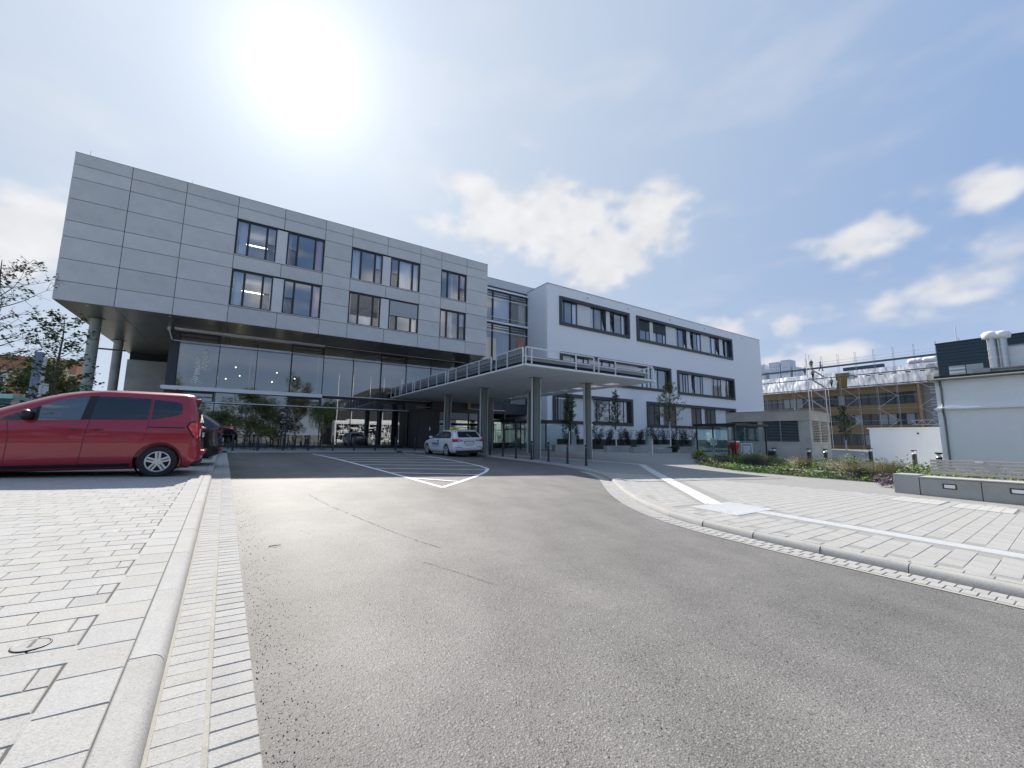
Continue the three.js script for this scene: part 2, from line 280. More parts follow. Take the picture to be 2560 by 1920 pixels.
// one paving stone: chamfered top edge, open below
function stoneGeo(w, d, h, c, seed) {
  const r = rng(seed), j = () => (r() - .5) * .0022, W = w / 2, D = d / 2, top = [[-W + c, D - c], [W - c, D - c], [W - c, -D + c], [-W + c, -D + c]].map(([x, z]) => [x + j(), j() * .6, z + j()]), mid = [[-W, D], [W, D], [W, -D], [-W, -D]].map(([x, z]) => [x, -c, z]), bot = mid.map(([x, , z]) => [x, -h, z]);
  const pos = [], quad = (a, b, e, f) => pos.push(...a, ...b, ...e, ...a, ...e, ...f);
  quad(top[0], top[1], top[2], top[3]);
  for (let i = 0; i < 4; i++) { const k = (i + 1) % 4; quad(mid[i], mid[k], top[k], top[i]); quad(bot[i], bot[k], mid[k], mid[i]); }
  const g = new THREE.BufferGeometry(); g.setAttribute('position', new THREE.Float32BufferAttribute(pos, 3)); g.computeVertexNormals();
  const t = tri(g), uv = t.attributes.uv, ou = r() * 7, ov = r() * 7; for (let i = 0; i < uv.count; i++) uv.setXY(i, uv.getX(i) + ou, uv.getY(i) + ov);
  return t;
}
const stoneMats = [.56, .55, .54, .57, .555].map((k, i) => std(C(k, k * .985, k * (.94 + .008 * i)), .93, { map: TX.stone, bumpMap: TX.stoneBump, bumpScale: .0025 }));
const Y = new THREE.Vector3(0, 1, 0);
function layMatrix(x, z, dy, yaw, tiltJ = 0, r = null) {
  const n = gnormal(x, z); if (r) { n.x += (r() - .5) * tiltJ; n.z += (r() - .5) * tiltJ; n.normalize(); }
  const q = new THREE.Quaternion().setFromUnitVectors(Y, n).multiply(new THREE.Quaternion().setFromAxisAngle(Y, yaw));
  return new THREE.Matrix4().compose(new THREE.Vector3(x, gh(x, z) + dy, z), q, new THREE.Vector3(1, 1, 1));
}
class Paving { // collects stones; the nearest become meshes, the rest one mass per tone
  constructor(parent, name, max) { this.p = parent; this.name = name; this.max = max; this.l = []; }
  put(geos, x, z, dy, yaw, r, tone) { this.l.push({ geo: geos[Math.floor(r() * geos.length)], m: layMatrix(x, z, dy + (r() - .5) * .0016, yaw, .003, r), mat: stoneMats[tone ?? Math.floor(r() * stoneMats.length)], d: x * x + z * z }); }
  done() {
    this.l.sort((a, b) => a.d - b.d); const rest = new Map();
    this.l.forEach((s, i) => {
      if (i < this.max) { const m = mesh(uname(this.name), s.geo, s.mat, this.p); m.matrix.copy(s.m); m.matrix.decompose(m.position, m.quaternion, m.scale); }
      else { if (!rest.has(s.mat)) rest.set(s.mat, []); rest.get(s.mat).push(s.geo.clone().applyMatrix4(s.m)); }
    });
    let i = 0; for (const [mat, gs] of rest) mesh('distant_' + this.name + (i++ ? 's_' + String(i).padStart(3, '0') : 's'), mergeGeometries(gs), mat, this.p).userData = { kind: 'stuff' };
  }
}
// left: parking bay paving, kerb, gutter
{
  const r = rng(42), par = struct('parking_pavement');
  const base = []; for (let i = 0; i <= 24; i++) { const t = i / 24; base.push(z => lerp(-16, 0.22 + z * PA - .50, t)); }
  mesh('bedding', sheet(base, range(-30, 7, 60), (x, z) => gh(x, z) + .076), std(C(.16, .15, .14), 1, { map: TX.stone }), par);
  const pav = new Paving(par, 'paving_stone', 300);
  const strip = [1, 2, 3, 4].map(k => stoneGeo(.224, .296, .05, .004, k)), field = [5, 6, 7, 8, 9].map(k => stoneGeo(.296, .196, .05, .004, k)), half = [10, 11, 12].map(k => stoneGeo(.193, .193, .05, .006, k));
  for (let i = -3; i < 58; i++) { const [x, z] = pk(.625, 1.09 + i * .3); pav.put(strip, x, z, .08, PA, r); }
  for (let i = -2; i < 92; i++) { // rows of stretchers
    const v = .60 + i * .2; let u = .745 + [0, .10, .2][((i * 2) % 3 + 3) % 3] * .98 - .02, first = true; const lim = clamp(3 + v * 1.75, 3, 13);
    if (u > .75) { const w = u - .74; if (w > .03) { const [x, z] = pk(.742 + w / 2, v); const g = [stoneGeo(w - .006, .193, .05, .006, 500 + i + 10)]; pav.put(g, x, z, .08, PA, r); } }
    for (; u < lim; u += .3) { const [x, z] = pk(u + .15, v); const dm = Math.hypot(x + .81, z + 3.165); if (dm < .02) continue; pav.put(field, x, z, .08, PA, r); }
  }
  pav.done();
  const kerb = struct('parking_kerb'); // rounded kerb stones of one metre
  for (let i = 0; i < 26; i++) {
    const prof = new THREE.Shape(); prof.moveTo(0, -.12); prof.lineTo(.148, -.12); prof.lineTo(.148, .078); prof.lineTo(.142, .084); prof.lineTo(.055, .084); prof.quadraticCurveTo(.012, .078, .004, .02); prof.lineTo(0, -.12);
    const g = new THREE.ExtrudeGeometry(prof, { depth: .994, bevelEnabled: false, curveSegments: 8 }); // x: u to the left, extruded along v
    g.rotateY(Math.PI); const [x, z] = pk(.362, -.2 + i * 1.0); const m = mesh(uname('kerb_stone'), tri(g), stoneMats[i % 5], kerb), a = layMatrix(x, z, (r() - .5) * .003, PA); m.matrix.copy(a); m.matrix.decompose(m.position, m.quaternion, m.scale);
  }
  const gut = struct('gutter');
  const gx = [0, .5, 1].map(t => (z => 0.212 + z * PA - .357 * t)); mesh('mortar_bed', sheet(gx, range(-27.4, 7, 80), (x, z) => gh(x, z) + .0085), std(C(.52, .50, .44), .95, { map: TX.stone }), gut);
  const gs = [31, 32, 33, 34, 35].map(k => stoneGeo(.166, .1025, .04, .004, k)), gp = new Paving(gut, 'gutter_stone', 300);
  for (let i = 0; i < 245; i++) for (const u of [.088, .270]) { const [x, z] = pk(u, .7 + i * .107 + (u > .2 ? .015 : 0)); gp.put(gs, x, z, .013 - (u < .2 ? 0 : .003), PA, r); }
  gp.done();
  const mh = thing('utility_cover', 'small round metal cover let into the paving near the camera', 'cover', [-.81, gh(-.81, -3.165) + .081, -3.165]);
  const ring = new THREE.TorusGeometry(.068, .006, 8, 40); ring.rotateX(Math.PI / 2); ring.scale(1, .7, 1); mesh('rim', ring, M.black, mh);
  const disc = new THREE.CylinderGeometry(.064, .064, .01, 32); disc.translate(0, -.002, 0); mesh('lid', disc, std(C(.5, .49, .47), .9, { map: TX.stone }), mh); mesh('keyhole', B(-.007, .007, 0, .0045, -.055, .03), M.black, mh);
  const mh2 = thing('utility_cover', 'dark ring of a metal cover in the shade beside the red van', 'cover', [-4.05, gh(-4.05, -9.6) + .081, -9.6]);
  const ring2 = new THREE.TorusGeometry(.22, .014, 8, 40); ring2.rotateX(Math.PI / 2); mesh('rim', ring2, M.black, mh2); const disc2 = new THREE.CylinderGeometry(.21, .21, .012, 36); mesh('lid', disc2, std(C(.42, .42, .41), .9, { map: TX.stone }), mh2);
}
// right: forecourt pavement with kerb, gutter, guiding strips and long slabs
const bedX = z => { const P = [[30, -17.2], [24.5, -15.2], [21.6, -13.8], [20.75, -12.3], [20.5, -11], [20.65, -9.4], [20.8, -8.2], [21.15, -6.9], [21.5, -5.8], [22, -4], [22.4, 6]]; if (z <= P[0][1]) return 60; for (let i = 1; i < P.length; i++) if (z <= P[i][1]) { const a = P[i - 1], b = P[i]; return lerp(a[0], b[0], (z - a[1]) / (b[1] - a[1])); } return 22.4; };
{
  const r = rng(4242), pav = struct('forecourt_pavement');
  const cols = []; for (let i = 0; i <= 40; i++) { const t = i / 40; cols.push(z => lerp(kerbX(z) + .10, 62, t * t * .6 + t * .4)); }
  mesh('bedding', sheet(cols, range(-27.4, 8, 90), (x, z) => gh(x, z) + .0915), std(C(.42, .415, .40), .93, { map: TX.stone, bumpMap: TX.stoneBump, bumpScale: .002 }), pav);
  mesh('bedding', sheet(range(-16, 62, 60), range(-52, -27.4, 30), (x, z) => gh(x, z) + .0918), std(C(.42, .415, .40), .93, { map: TX.stone }), pav);
  // slabs in rows 0.2 m deep, very slightly askew to the buildings
  const P = new Paving(pav, 'paving_slab', 300), L = .4, slab = [61, 62, 63, 64, 65].map(k => stoneGeo(L - .006, .189, .03, .004, k)), yaw = .06, ca = Math.cos(yaw), sa = Math.sin(yaw);
  const seg = (px, pz, a, b) => { const dx = b[0] - a[0], dz = b[1] - a[1], t = clamp(((px - a[0]) * dx + (pz - a[1]) * dz) / (dx * dx + dz * dz), 0, 1); return Math.hypot(px - a[0] - t * dx, pz - a[1] - t * dz); };
  const G1 = [[7.86, 4], [7.92, -3.9]], G2 = [[8.0, -4.7], [17.3, -14.15]];
  for (let i = -38; i < 84; i++) {
    const vz = -i * .195; let off = (i % 2 ? .2 : 0) + hash(i, 3, 1, 9) * .04;
    for (let ux = 3.6 + off; ux < 24.5; ux += L) {
      const x = ux * ca + 0, z = vz - ux * sa * -1 * -1 + .5; // row falls back to the right
      if (z > 5 || z < -14.6) continue; if (x < kerbX(z) + .31 || x > bedX(z) - .2) continue; if (x > 16.7 && z > -4.5) continue;
      if (x > 8 + -z * 2.9 + 2) continue; if (seg(x, z, ...G1) < .36 || seg(x, z, ...G2) < .36 || (Math.abs(x - 7.85) < .85 && Math.abs(z + 4.35) < .6)) continue;
      if (Math.hypot(x, z) > 16) continue;
      P.put(slab, x, z, .096, yaw, r);
    }
  }
  P.done();
  // a row of border stones behind the kerb
  const bp = new Paving(pav, 'border_stone', 200), bs = [71, 72, 73].map(k => stoneGeo(.19, .145, .04, .005, k));
  const len = kerbPath.getLength(), at = d => { const u = clamp(d / len, 0, 1), p = kerbPath.getPointAt(u), t = kerbPath.getTangentAt(u); return [p, t]; };
  for (let d = 2; d < len; d += .2) { const [p, t] = at(d), nx = t.z * -1, nz = t.x; bp.put(bs, p.x + nx * .215, p.z + nz * .215, .0975, Math.atan2(-t.z, t.x), r); }
  bp.done();
  // guiding strips
  const guide = struct('guiding_strip'), rib = (a, b, w, name, dy = .101) => {
    const d = Math.hypot(b[0] - a[0], b[1] - a[1]), n = Math.round(d / .3), yw = Math.atan2(-(b[1] - a[1]), b[0] - a[0]);
    for (let i = 0; i < n; i++) { const s = (i + .5) / n, x = lerp(a[0], b[0], s), z = lerp(a[1], b[1], s); const m = mesh(uname('guide_slab'), GS[Math.floor(r() * 3)], M.tactile, guide), k = layMatrix(x, z, dy, yw); m.matrix.copy(k); m.matrix.decompose(m.position, m.quaternion, m.scale); if (w !== .3) m.scale.z = w / .3; }
  };
  const GS = [81, 82, 83].map(k => { const mb = new MB(); mb.g.push(stoneGeo(.297, .3, .03, .004, k)); for (let i = -3; i <= 3; i++) mb.box(-.148, .148, 0, .004, i * .042 - .012, i * .042 + .012); return mb.geo(); });
  rib([7.80, 3.5], [7.98, -3.9], .32); rib([7.95, -4.75], [17.3, -14.2], .36); rib([17.2, -14.3], [12.3, -20.6], .16); rib([12.25, -20.8], [12.15, -27], .16);
  // blister paving field
  const f = struct('tactile_field'), fg = new MB(); fg.g.push(stoneGeo(.298, .298, .03, .004, 90)); for (let a = -2; a <= 2; a++) for (let b = -2; b <= 2; b++) fg.add(new THREE.CylinderGeometry(.014, .02, .008, 7), new THREE.Matrix4().makeTranslation(a * .058, .003, b * .058));
  const FG = fg.geo(); for (let a = 0; a < 5; a++) for (let b = 0; b < 3; b++) { const m = mesh(uname('blister_slab'), FG, M.tactile, f), k = layMatrix(7.27 + a * .3, -4.02 - b * .3 - a * .02, .101, .06); m.matrix.copy(k); m.matrix.decompose(m.position, m.quaternion, m.scale); }
  // kerb stones and gutter stones following the curve
  const ks = struct('road_kerb'), ku = struct('road_gutter');
  const prof = new THREE.Shape(); prof.moveTo(0, -.15); prof.lineTo(.148, -.15); prof.lineTo(.148, .092); prof.lineTo(.142, .097); prof.lineTo(.05, .097); prof.quadraticCurveTo(.01, .09, .004, .03); prof.lineTo(0, -.15);
  const sl = .78, kg = new THREE.ExtrudeGeometry(prof, { depth: sl - .008, bevelEnabled: false, curveSegments: 8 }); kg.translate(0, 0, -sl / 2); const KG = tri(kg);
  for (let d = .5; d < len - .4; d += sl) { const [p, t] = at(d); const nx = -t.z, nz = t.x; const m = mesh(uname('kerb_stone'), KG, stoneMats[Math.floor(r() * 5)], ks), yw = Math.atan2(t.x, t.z) + Math.PI; const k = layMatrix(p.x - nx * .03, p.z - nz * .03, (r() - .5) * .003, yw); m.matrix.copy(k); m.matrix.decompose(m.position, m.quaternion, m.scale); }
  for (let i = 0; i < 12; i++) { const x = 8.3 - i * .78; if (x < -.3) break; const m = mesh(uname('kerb_stone'), KG, stoneMats[i % 5], ks), k = layMatrix(x, -27.38, 0, Math.PI / 2); m.matrix.copy(k); m.matrix.decompose(m.position, m.quaternion, m.scale); }
  const gp = new Paving(ku, 'gutter_stone', 300), gs = [91, 92, 93, 94].map(k => stoneGeo(.098, .16, .04, .005, k));
  const bedG = []; for (let i = 0; i <= 2; i++) bedG.push(z => kerbX(z) - .42 + i * .21); mesh('mortar_bed', sheet(bedG, range(-11, 7, 70), (x, z) => gh(x, z) + .006), std(C(.56, .54, .49), .95, { map: TX.stone }), ku);
  for (let d = 5; d < 22; d += .107) for (const o of [.115, .285]) { const [p, t] = at(d + (o > .2 ? .05 : 0)), nx = -t.z, nz = t.x; gp.put(gs, p.x - nx * o, p.z - nz * o, .013, Math.atan2(-t.z, t.x), r); }
  gp.done();
  // two drain covers of paler stone in the slabs
  for (const [x, z, lab] of [[14.65, -3.3, 'pale paved drain cover in the forecourt nearest the end of the bench wall'], [14.55, -2.15, 'pale paved drain cover in the forecourt nearest the right picture edge']]) {
    const t = thing('drain_cover', lab, 'drain cover', [x, gh(x, z) + .1, z]), k = layMatrix(x, z, .1, .06); t.quaternion.setFromRotationMatrix(k);
    mesh('frame', new MB().box(-.75, .75, -.02, .004, -.48, -.465).box(-.75, .75, -.02, .004, .465, .48).box(-.75, -.735, -.02, .004, -.465, .465).box(.735, .75, -.02, .004, -.465, .465).geo(), M.steel, t);
    for (let i = 0; i < 5; i++) mesh('cover_slab', B(-.73, .73, -.02, .006, -.455 + i * .183, -.455 + i * .183 + .178, .003), std(C(.66, .65, .62), .9, { map: TX.stone }), t);
  }
}

// ---------------------------------------------------------------- the grey clinic wing on the left
const GY = .38; // level of the forecourt before the glass front
{
  const b = thing('clinic_building', 'pale grey panelled clinic wing cantilevered over a two storey glass front', 'building', [0, 0, 0]);
  const cx = [-9.12, -6.7, -4.15, -1.45, 1.25, 3.87, 5.74, 8.4, 11.1, 12.97, 15.36, 17.46], ry = [16.86, 16.16, 15.36, 14.12, 12.84, 11.91, 10.65, 9.4, 8.33], ZF = -31;
  const blocks = [[3, 5], [6, 8], [9, 10]], isWin = (c, r) => (r === 2 || r === 3 || r === 5 + 0 || r === 6) && blocks.some(([a, e]) => c >= a && c < e);
  // rows 2-3 (15.36..12.84) and 5-6 (11.91..9.4) hold windows
  const pm = [.80, .835, .77, .85, .815].map((k, i) => std(C(k * 1.02, k, k * .95), .62, { map: TX.panel, bumpMap: TX.panel, bumpScale: .003 })), r = rng(9), panels = struct ? b : b;
  const gap = .014;
  for (let c = 0; c < 11; c++) for (let q = 0; q < 8; q++) {
    if (isWin(c, q)) continue;
    const x0 = cx[c], x1 = cx[c + 1]; mesh(uname('facade_panel'), new MB().box(x0 + (c ? gap : 0), x1 - (c < 10 ? gap : 0), ry[q + 1] + gap, ry[q] - (q ? gap : 0), ZF - .045 + (r() - .5) * .004, ZF + (r() - .5) * .004, .006).geo(), pm[Math.floor(r() * 5)], b);
  }
  const holes = []; for (const [a, e] of blocks) holes.push([cx[a], cx[e], ry[4], ry[2]], [cx[a], cx[e], ry[7], ry[5]]);
  const back = wallWithHoles(-9.1, 17.44, 8.36, 16.8, holes, .25); back.translate(0, 0, ZF - .06); mesh('backing_wall', back, M.backing, b);
  for (const [q0, q1] of [[0, 1], [1, 2], [2, 3], [3, 4], [4, 5], [5, 6], [6, 7], [7, 8]]) { // the two ends, clad the same way
    for (let k = 0; k < 7; k++) { const z0 = ZF - .055 - k * 2.6, z1 = z0 - 2.585; for (const x of [-9.12, 17.415]) mesh(uname('facade_panel'), B(x, x + .045, ry[q1] + gap, ry[q0] - gap, z1, z0), pm[(k + q0) % 5], b); }
  }
  mesh('side_wall', new MB().box(-9.07, -8.8, 8.36, 16.8, -49.2, ZF - .33).box(17.1, 17.4, 8.36, 16.8, -49.2, ZF - .33).box(-9.07, 17.4, 8.36, 16.8, -49.5, -49.25).geo(), M.backing, b);
  const roof = mesh('roof', B(-8.79, 17.09, 16.4, 16.6, -49.2, ZF - .33), M.backing, b);
  mesh('parapet_coping', new MB().box(-9.13, 17.47, 16.86, 16.885, ZF - .36, ZF + .012).box(-9.13, -8.77, 16.86, 16.885, -49.5, ZF - .36).box(17.1, 17.47, 16.86, 16.885, -49.5, ZF - .36).geo(), M.greyMetal, roof);
  mesh('lightning_rod', new MB().bar([-8.7, 16.6, -31.6], [-8.7, 17.45, -31.6], .012).bar([-4, 16.6, -31.6], [-4, 17.4, -31.6], .012).geo(), M.galv, roof);
  mesh('roof_vent', new MB().box(17.62, 18.3, 17.3, 17.85, -38.5, -37.8).bar([17.95, 17.85, -38.1], [17.95, 18.35, -38.1], .25, 12).geo(), M.galv, roof);
  // soffit of dark panels with open seams
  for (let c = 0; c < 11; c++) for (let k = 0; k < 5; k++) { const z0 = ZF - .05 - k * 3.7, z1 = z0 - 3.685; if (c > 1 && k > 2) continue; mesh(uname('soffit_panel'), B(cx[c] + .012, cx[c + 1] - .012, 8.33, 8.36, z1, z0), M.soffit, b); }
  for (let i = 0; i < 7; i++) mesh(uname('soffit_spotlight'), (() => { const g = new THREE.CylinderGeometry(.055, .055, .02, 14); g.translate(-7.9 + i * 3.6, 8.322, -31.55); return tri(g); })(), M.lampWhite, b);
  // window blocks
  const roomMats = [M.interior, std(C(.52, .53, .56), .9), std(C(.30, .33, .40), .9)];
  const oneWindow = (name, x0, x1, y0, y1, mull, rail, extra) => { // mull: x of the two mullions, rail: which light has a railing
    const w = new THREE.Group(); w.name = uname(name); b.add(w); const z = ZF - .10, f = .085, m = new MB();
    m.box(x0, x0 + f, y0, y1, z - .09, z + .03, .006).box(x1 - f, x1, y0, y1, z - .09, z + .03, .006).box(x0 + f, x1 - f, y1 - f * 1.25, y1, z - .09, z + .03).box(x0 + f, x1 - f, y0, y0 + f, z - .09, z + .03);
    for (const q of mull) m.box(q - .065, q + .065, y0 + f, y1 - f * 1.25, z - .09, z + .025, .006);
    m.build('frame', M.frameDark, w);
    const e = [x0 + f, ...mull, x1 - f]; for (let i = 0; i < 3; i++) mesh('pane', B(e[i] + (i ? .065 : 0), e[i + 1] - (i < 2 ? .065 : 0), y0 + f, y1 - f * 1.25, z - .055, z - .050), M.glass, w);
    mesh('sill', B(x0 - .02, x1 + .02, y0 - .035, y0 - .003, z - .09, ZF + .05), M.alu, w);
    if (rail !== undefined) { const a = e[rail] + .06, c = e[rail + 1] - .06, h = y0 + (y1 - y0) * .46, g = new MB().box(a, c, h, h + .03, z + .03, z + .06); for (let i = 0; i <= 5; i++) { const x = lerp(a + .03, c - .03, i / 5); g.bar([x, y0 + f, z + .045], [x, h, z + .045], .009, 5); } g.build('railing', M.frameDark, w); }
    if (extra) extra(w, e, z); return w;
  };
  const drape = (w, x0, x1, y0, y1, z, mat, folds = 9, name = 'curtain') => { // hanging cloth with folds
    const n = folds * 6, m = 2, p = [], idx = []; for (let j = 0; j <= m; j++) for (let i = 0; i <= n; i++) { const t = i / n; p.push(lerp(x0, x1, t), lerp(y1, y0, j / m), z + .035 * Math.sin(t * folds * 6.283) + .012 * Math.sin(t * 31)); if (i && j) { const a = (j - 1) * (n + 1) + i - 1; idx.push(a, a + n + 1, a + 1, a + 1, a + n + 1, a + n + 2); } }
    const g = new THREE.BufferGeometry(); g.setAttribute('position', new THREE.Float32BufferAttribute(p, 3)); g.setIndex(idx); g.computeVertexNormals(); return mesh(name, tri(g), mat, w);
  };
  globalThis.__drape = drape;
  const levels = [[ry[4] + .05, ry[2] - .01, 0], [ry[7] + .05, ry[5] - .01, 1]];
  for (const [y0, y1, lv] of levels) {
    for (let k = 0; k < 3; k++) {
      const [a, e] = blocks[k], X0 = cx[a] + .01, X1 = cx[e] - .01;
      // the room behind
      const room = new THREE.Group(); room.name = uname('room'); b.add(room); const zb = ZF - 4.6, fl = y0 - .25, ce = y1 + .12;
      mesh('back_wall', B(X0 - 1, X1 + 1, fl, ce, zb - .1, zb), roomMats[(k + lv) % 3], room);
      mesh('partition', new MB().box(X0 - 1.1, X0 - 1, fl, ce, zb - .1, ZF - .32).box(X1 + 1, X1 + 1.1, fl, ce, zb - .1, ZF - .32).box((X0 + X1) / 2 - .06, (X0 + X1) / 2 + .06, fl, ce, zb, ZF - .45).geo(), roomMats[1], room);
      mesh('ceiling', B(X0 - 1.1, X1 + 1.1, ce, ce + .1, zb - .1, ZF - .32), M.ceiling, room); mesh('floor', B(X0 - 1.1, X1 + 1.1, fl - .1, fl, zb - .1, ZF - .32), M.interiorFloor, room);
      if (k === 0) { // lit tube on the ceiling
        const lx = -.35, ly = ce - .75, lz = ZF - 2.6; mesh('tube_lamp', B(lx - .75, lx + .75, ly, ly + .06, lz - .05, lz + .05, .02), M.glow, room); mesh('lamp_hanger', new MB().bar([lx - .5, ly + .06, lz], [lx - .5, ce, lz], .008).bar([lx + .5, ly + .06, lz], [lx + .5, ce, lz], .008).geo(), M.white, room);
        const L = new THREE.RectAreaLight(new THREE.Color(1, .93, .8), 6, 1.5, .1); L.position.set(lx, ly - .02, lz); L.lookAt(lx, ly - 3, lz); scene.add(L);
      }
      if (k < 2) {
        const wa = X0 + (X1 - X0) * .435, wb = X0 + (X1 - X0) * .556;
        const mullA = [X0 + (wa - X0) * .30, X0 + (wa - X0) * .75], mullB = [wb + (X1 - wb) * .27, wb + (X1 - wb) * .75];
        oneWindow('window', X0, wa, y0, y1, mullA, 2, (w, ee, z) => {
          if (k === 0) drape(w, ee[0] + .1, ee[1] - .1, y0 + .1, y1 - .1, z - .35, M.curtain, 4);
          if (k === 1 && lv === 0) { drape(w, ee[0] + .05, ee[1] - .05, y0 + .1, y1 - .12, z - .3, M.curtain, 5); drape(w, ee[2] + .02, ee[3] - .02, y0 + .1, y1 - .12, z - .3, M.curtain, 4); }
          if (k === 1 && lv === 1) { const n = 22; for (let i = 0; i < 3; i++) { const g = new MB(); for (let s = 0; s < n; s++) { const y = y1 - .16 - s * .072; g.box(ee[i] + .07, ee[i + 1] - .07, y - .02, y + .02, z + .04, z + .05); } g.build('venetian_blind', M.blind, w); } drape(w, ee[1] + .1, ee[2] - .1, y0 + .1, y0 + .9, z - .3, M.curtain, 6); }
        });
        mesh(uname('infill_panel'), B(wa + .012, wb - .012, y0 + .01, y1 - .07, ZF - .12, ZF - .075, .004), std(C(.95, .94, .91), .55, { map: TX.panel }), b);
        oneWindow('window', wb, X1, y0, y1, mullB, 0, (w, ee, z) => {
          if (k === 0) { drape(w, ee[2] + .08, ee[3] - .02, y0 + .1, y1 - .14, z - .22, M.curtainPink, 4); if (lv === 0) drape(w, ee[0] + .02, ee[0] + .2, y0 + .1, y1 - .14, z - .22, M.curtainPink, 2); }
          if (k === 1 && lv === 0) { drape(w, ee[1] + .08, ee[2] - .08, y0 + .1, y1 - .12, z - .25, M.curtain, 10); drape(w, ee[2] + .08, ee[3] - .04, y0 + .1, y1 - .12, z - .25, M.curtain, 5); }
          if (k === 1 && lv === 1) { for (let i = 0; i < 14; i++) mesh('shutter_slat', B(ee[0], ee[3], y1 - .12 - (i + 1) * .082, y1 - .12 - i * .082 - .006, ZF - .055, ZF - .043, .003), M.blindLight, w); drape(w, ee[2] + .1, ee[3] - .05, y0 + .1, y0 + 1.1, z - .25, M.curtain, 4); }
        });
      } else oneWindow('window', X0, X1, y0, y1, [X0 + .62, X0 + 1.72], 2, (w, ee, z) => {
        if (lv === 0) drape(w, ee[2] + .35, ee[3] - .02, y0 + .1, y1 - .12, z - .25, M.curtainPink, 3);
        else { drape(w, ee[0] + .02, ee[1] - .15, y0 + .1, y1 - .12, z - .22, std(C(.55, .33, .33), .95), 4); drape(w, ee[2] + .08, ee[3] - .04, y0 + .1, y1 - .12, z - .22, std(C(.60, .45, .42), .95), 5); mesh('bedside_lamp', (() => { const g = new THREE.CylinderGeometry(.10, .22, .3, 14); g.translate(X0 + 1.3, y0 + .35, z - .6); return tri(g); })(), M.white, w); }
      });
    }
  }
  // the glass front underneath
  const ZG = -35, mx = [-4.13, -1.87, .40, 2.65, 4.91, 7.17, 9.44, 11.64, 13.95, 16.3], gf = new THREE.Group(); gf.name = 'glass_front'; b.add(gf);
  const gl = new MB(), base = GY - .05;
  for (let i = 0; i < mx.length - 1; i++) {
    const w = i < 4 && i % 3 === 0 || i === 6 ? .09 : .045;
    const low = i >= 7; // the lobby stands before the last bays
    mesh(uname('mullion'), B(mx[i] - w / 2, mx[i] + w / 2, base, 8.33, ZG - .12, ZG + .05), M.frameDark, gf);
    for (const [y0, y1] of [[base + .08, 4.15], [4.42, 8.2]]) {
      if (low && y0 < 1 && i > 7) continue;
      mesh(uname('pane'), B(mx[i] + .025, mx[i + 1] - .025, y0, y1, ZG - .045, ZG - .035), M.glassTint, gf);
    }
    if (i === 0 || i === 3 || i === 6) for (const [y0, y1] of [[3.42, 4.12], [7.5, 8.15]]) { const v = new MB().box(mx[i] + .05, mx[i + 1] - .05, y1 - .1, y1, ZG - .03, ZG + .055).box(mx[i] + .05, mx[i + 1] - .05, y0, y0 + .08, ZG - .03, ZG + .055).box(mx[i] + .05, mx[i + 1] - .05, (y0 + y1) / 2 - .03, (y0 + y1) / 2 + .03, ZG - .03, ZG + .05).box(mx[i + 1] - .15, mx[i + 1] - .05, y0, y1, ZG - .03, ZG + .052); v.build(uname('vent_flap'), M.frameDark, gf); }
  }
  mesh('bottom_rail', B(mx[0], 11.64, base - .12, base + .08, ZG - .1, ZG + .03), M.frameDark, gf);
  mesh('spandrel', B(mx[0], 17.3, 4.16, 4.41, ZG - .14, ZG - .02), M.frameDark, gf);
  mesh('corner_pier', B(-4.62, -4.13, base - .2, 8.2, ZG - .4, ZG + .1), M.anthracite, b);
  mesh('fascia', B(-4.66, 4.91, 4.16, 4.43, ZG + .13, ZG + .42, .01), M.alu, b); mesh('fascia', B(-4.40, 4.87, 8.2, 8.32, ZG + .05, ZG + .52, .01), M.alu, b);
  mesh('awning_bracket', new MB().box(-4.75, -4.60, 8.1, 8.32, ZG + .3, ZG + .55).box(-4.78, -4.66, 4.2, 4.42, ZG + .15, ZG + .4).beam([-4.66, 8.1, ZG + .4], [-4.5, 7.5, ZG + .1], .04, .04).geo(), M.alu, b);
  const rod = (y, x0, x1, r_ = .028, z = ZG + .32) => { const m = new MB().bar([x0, y, z], [x1, y, z], r_, 8); m.build(uname('sunshade_rod'), M.alu, b); };
  rod(7.47, -4.4, 17.2); rod(8.27, 4.95, 17.3, .03); rod(4.36, 4.95, 17.2, .034); rod(3.42, -4.2, 12.65, .034); rod(3.84, 12.5, 17.2, .03);
  const holder = new MB(); for (const x of mx) for (const y of [7.47, 3.42, 4.36]) if (!(y === 4.36 && x < 5) && x < 12 || y !== 3.42 && x > 5) holder.beam([x, y, ZG + .02], [x, y, ZG + .32], .02, .03); mesh('rod_brackets', holder.geo(), M.alu, b).userData = { kind: 'stuff' };
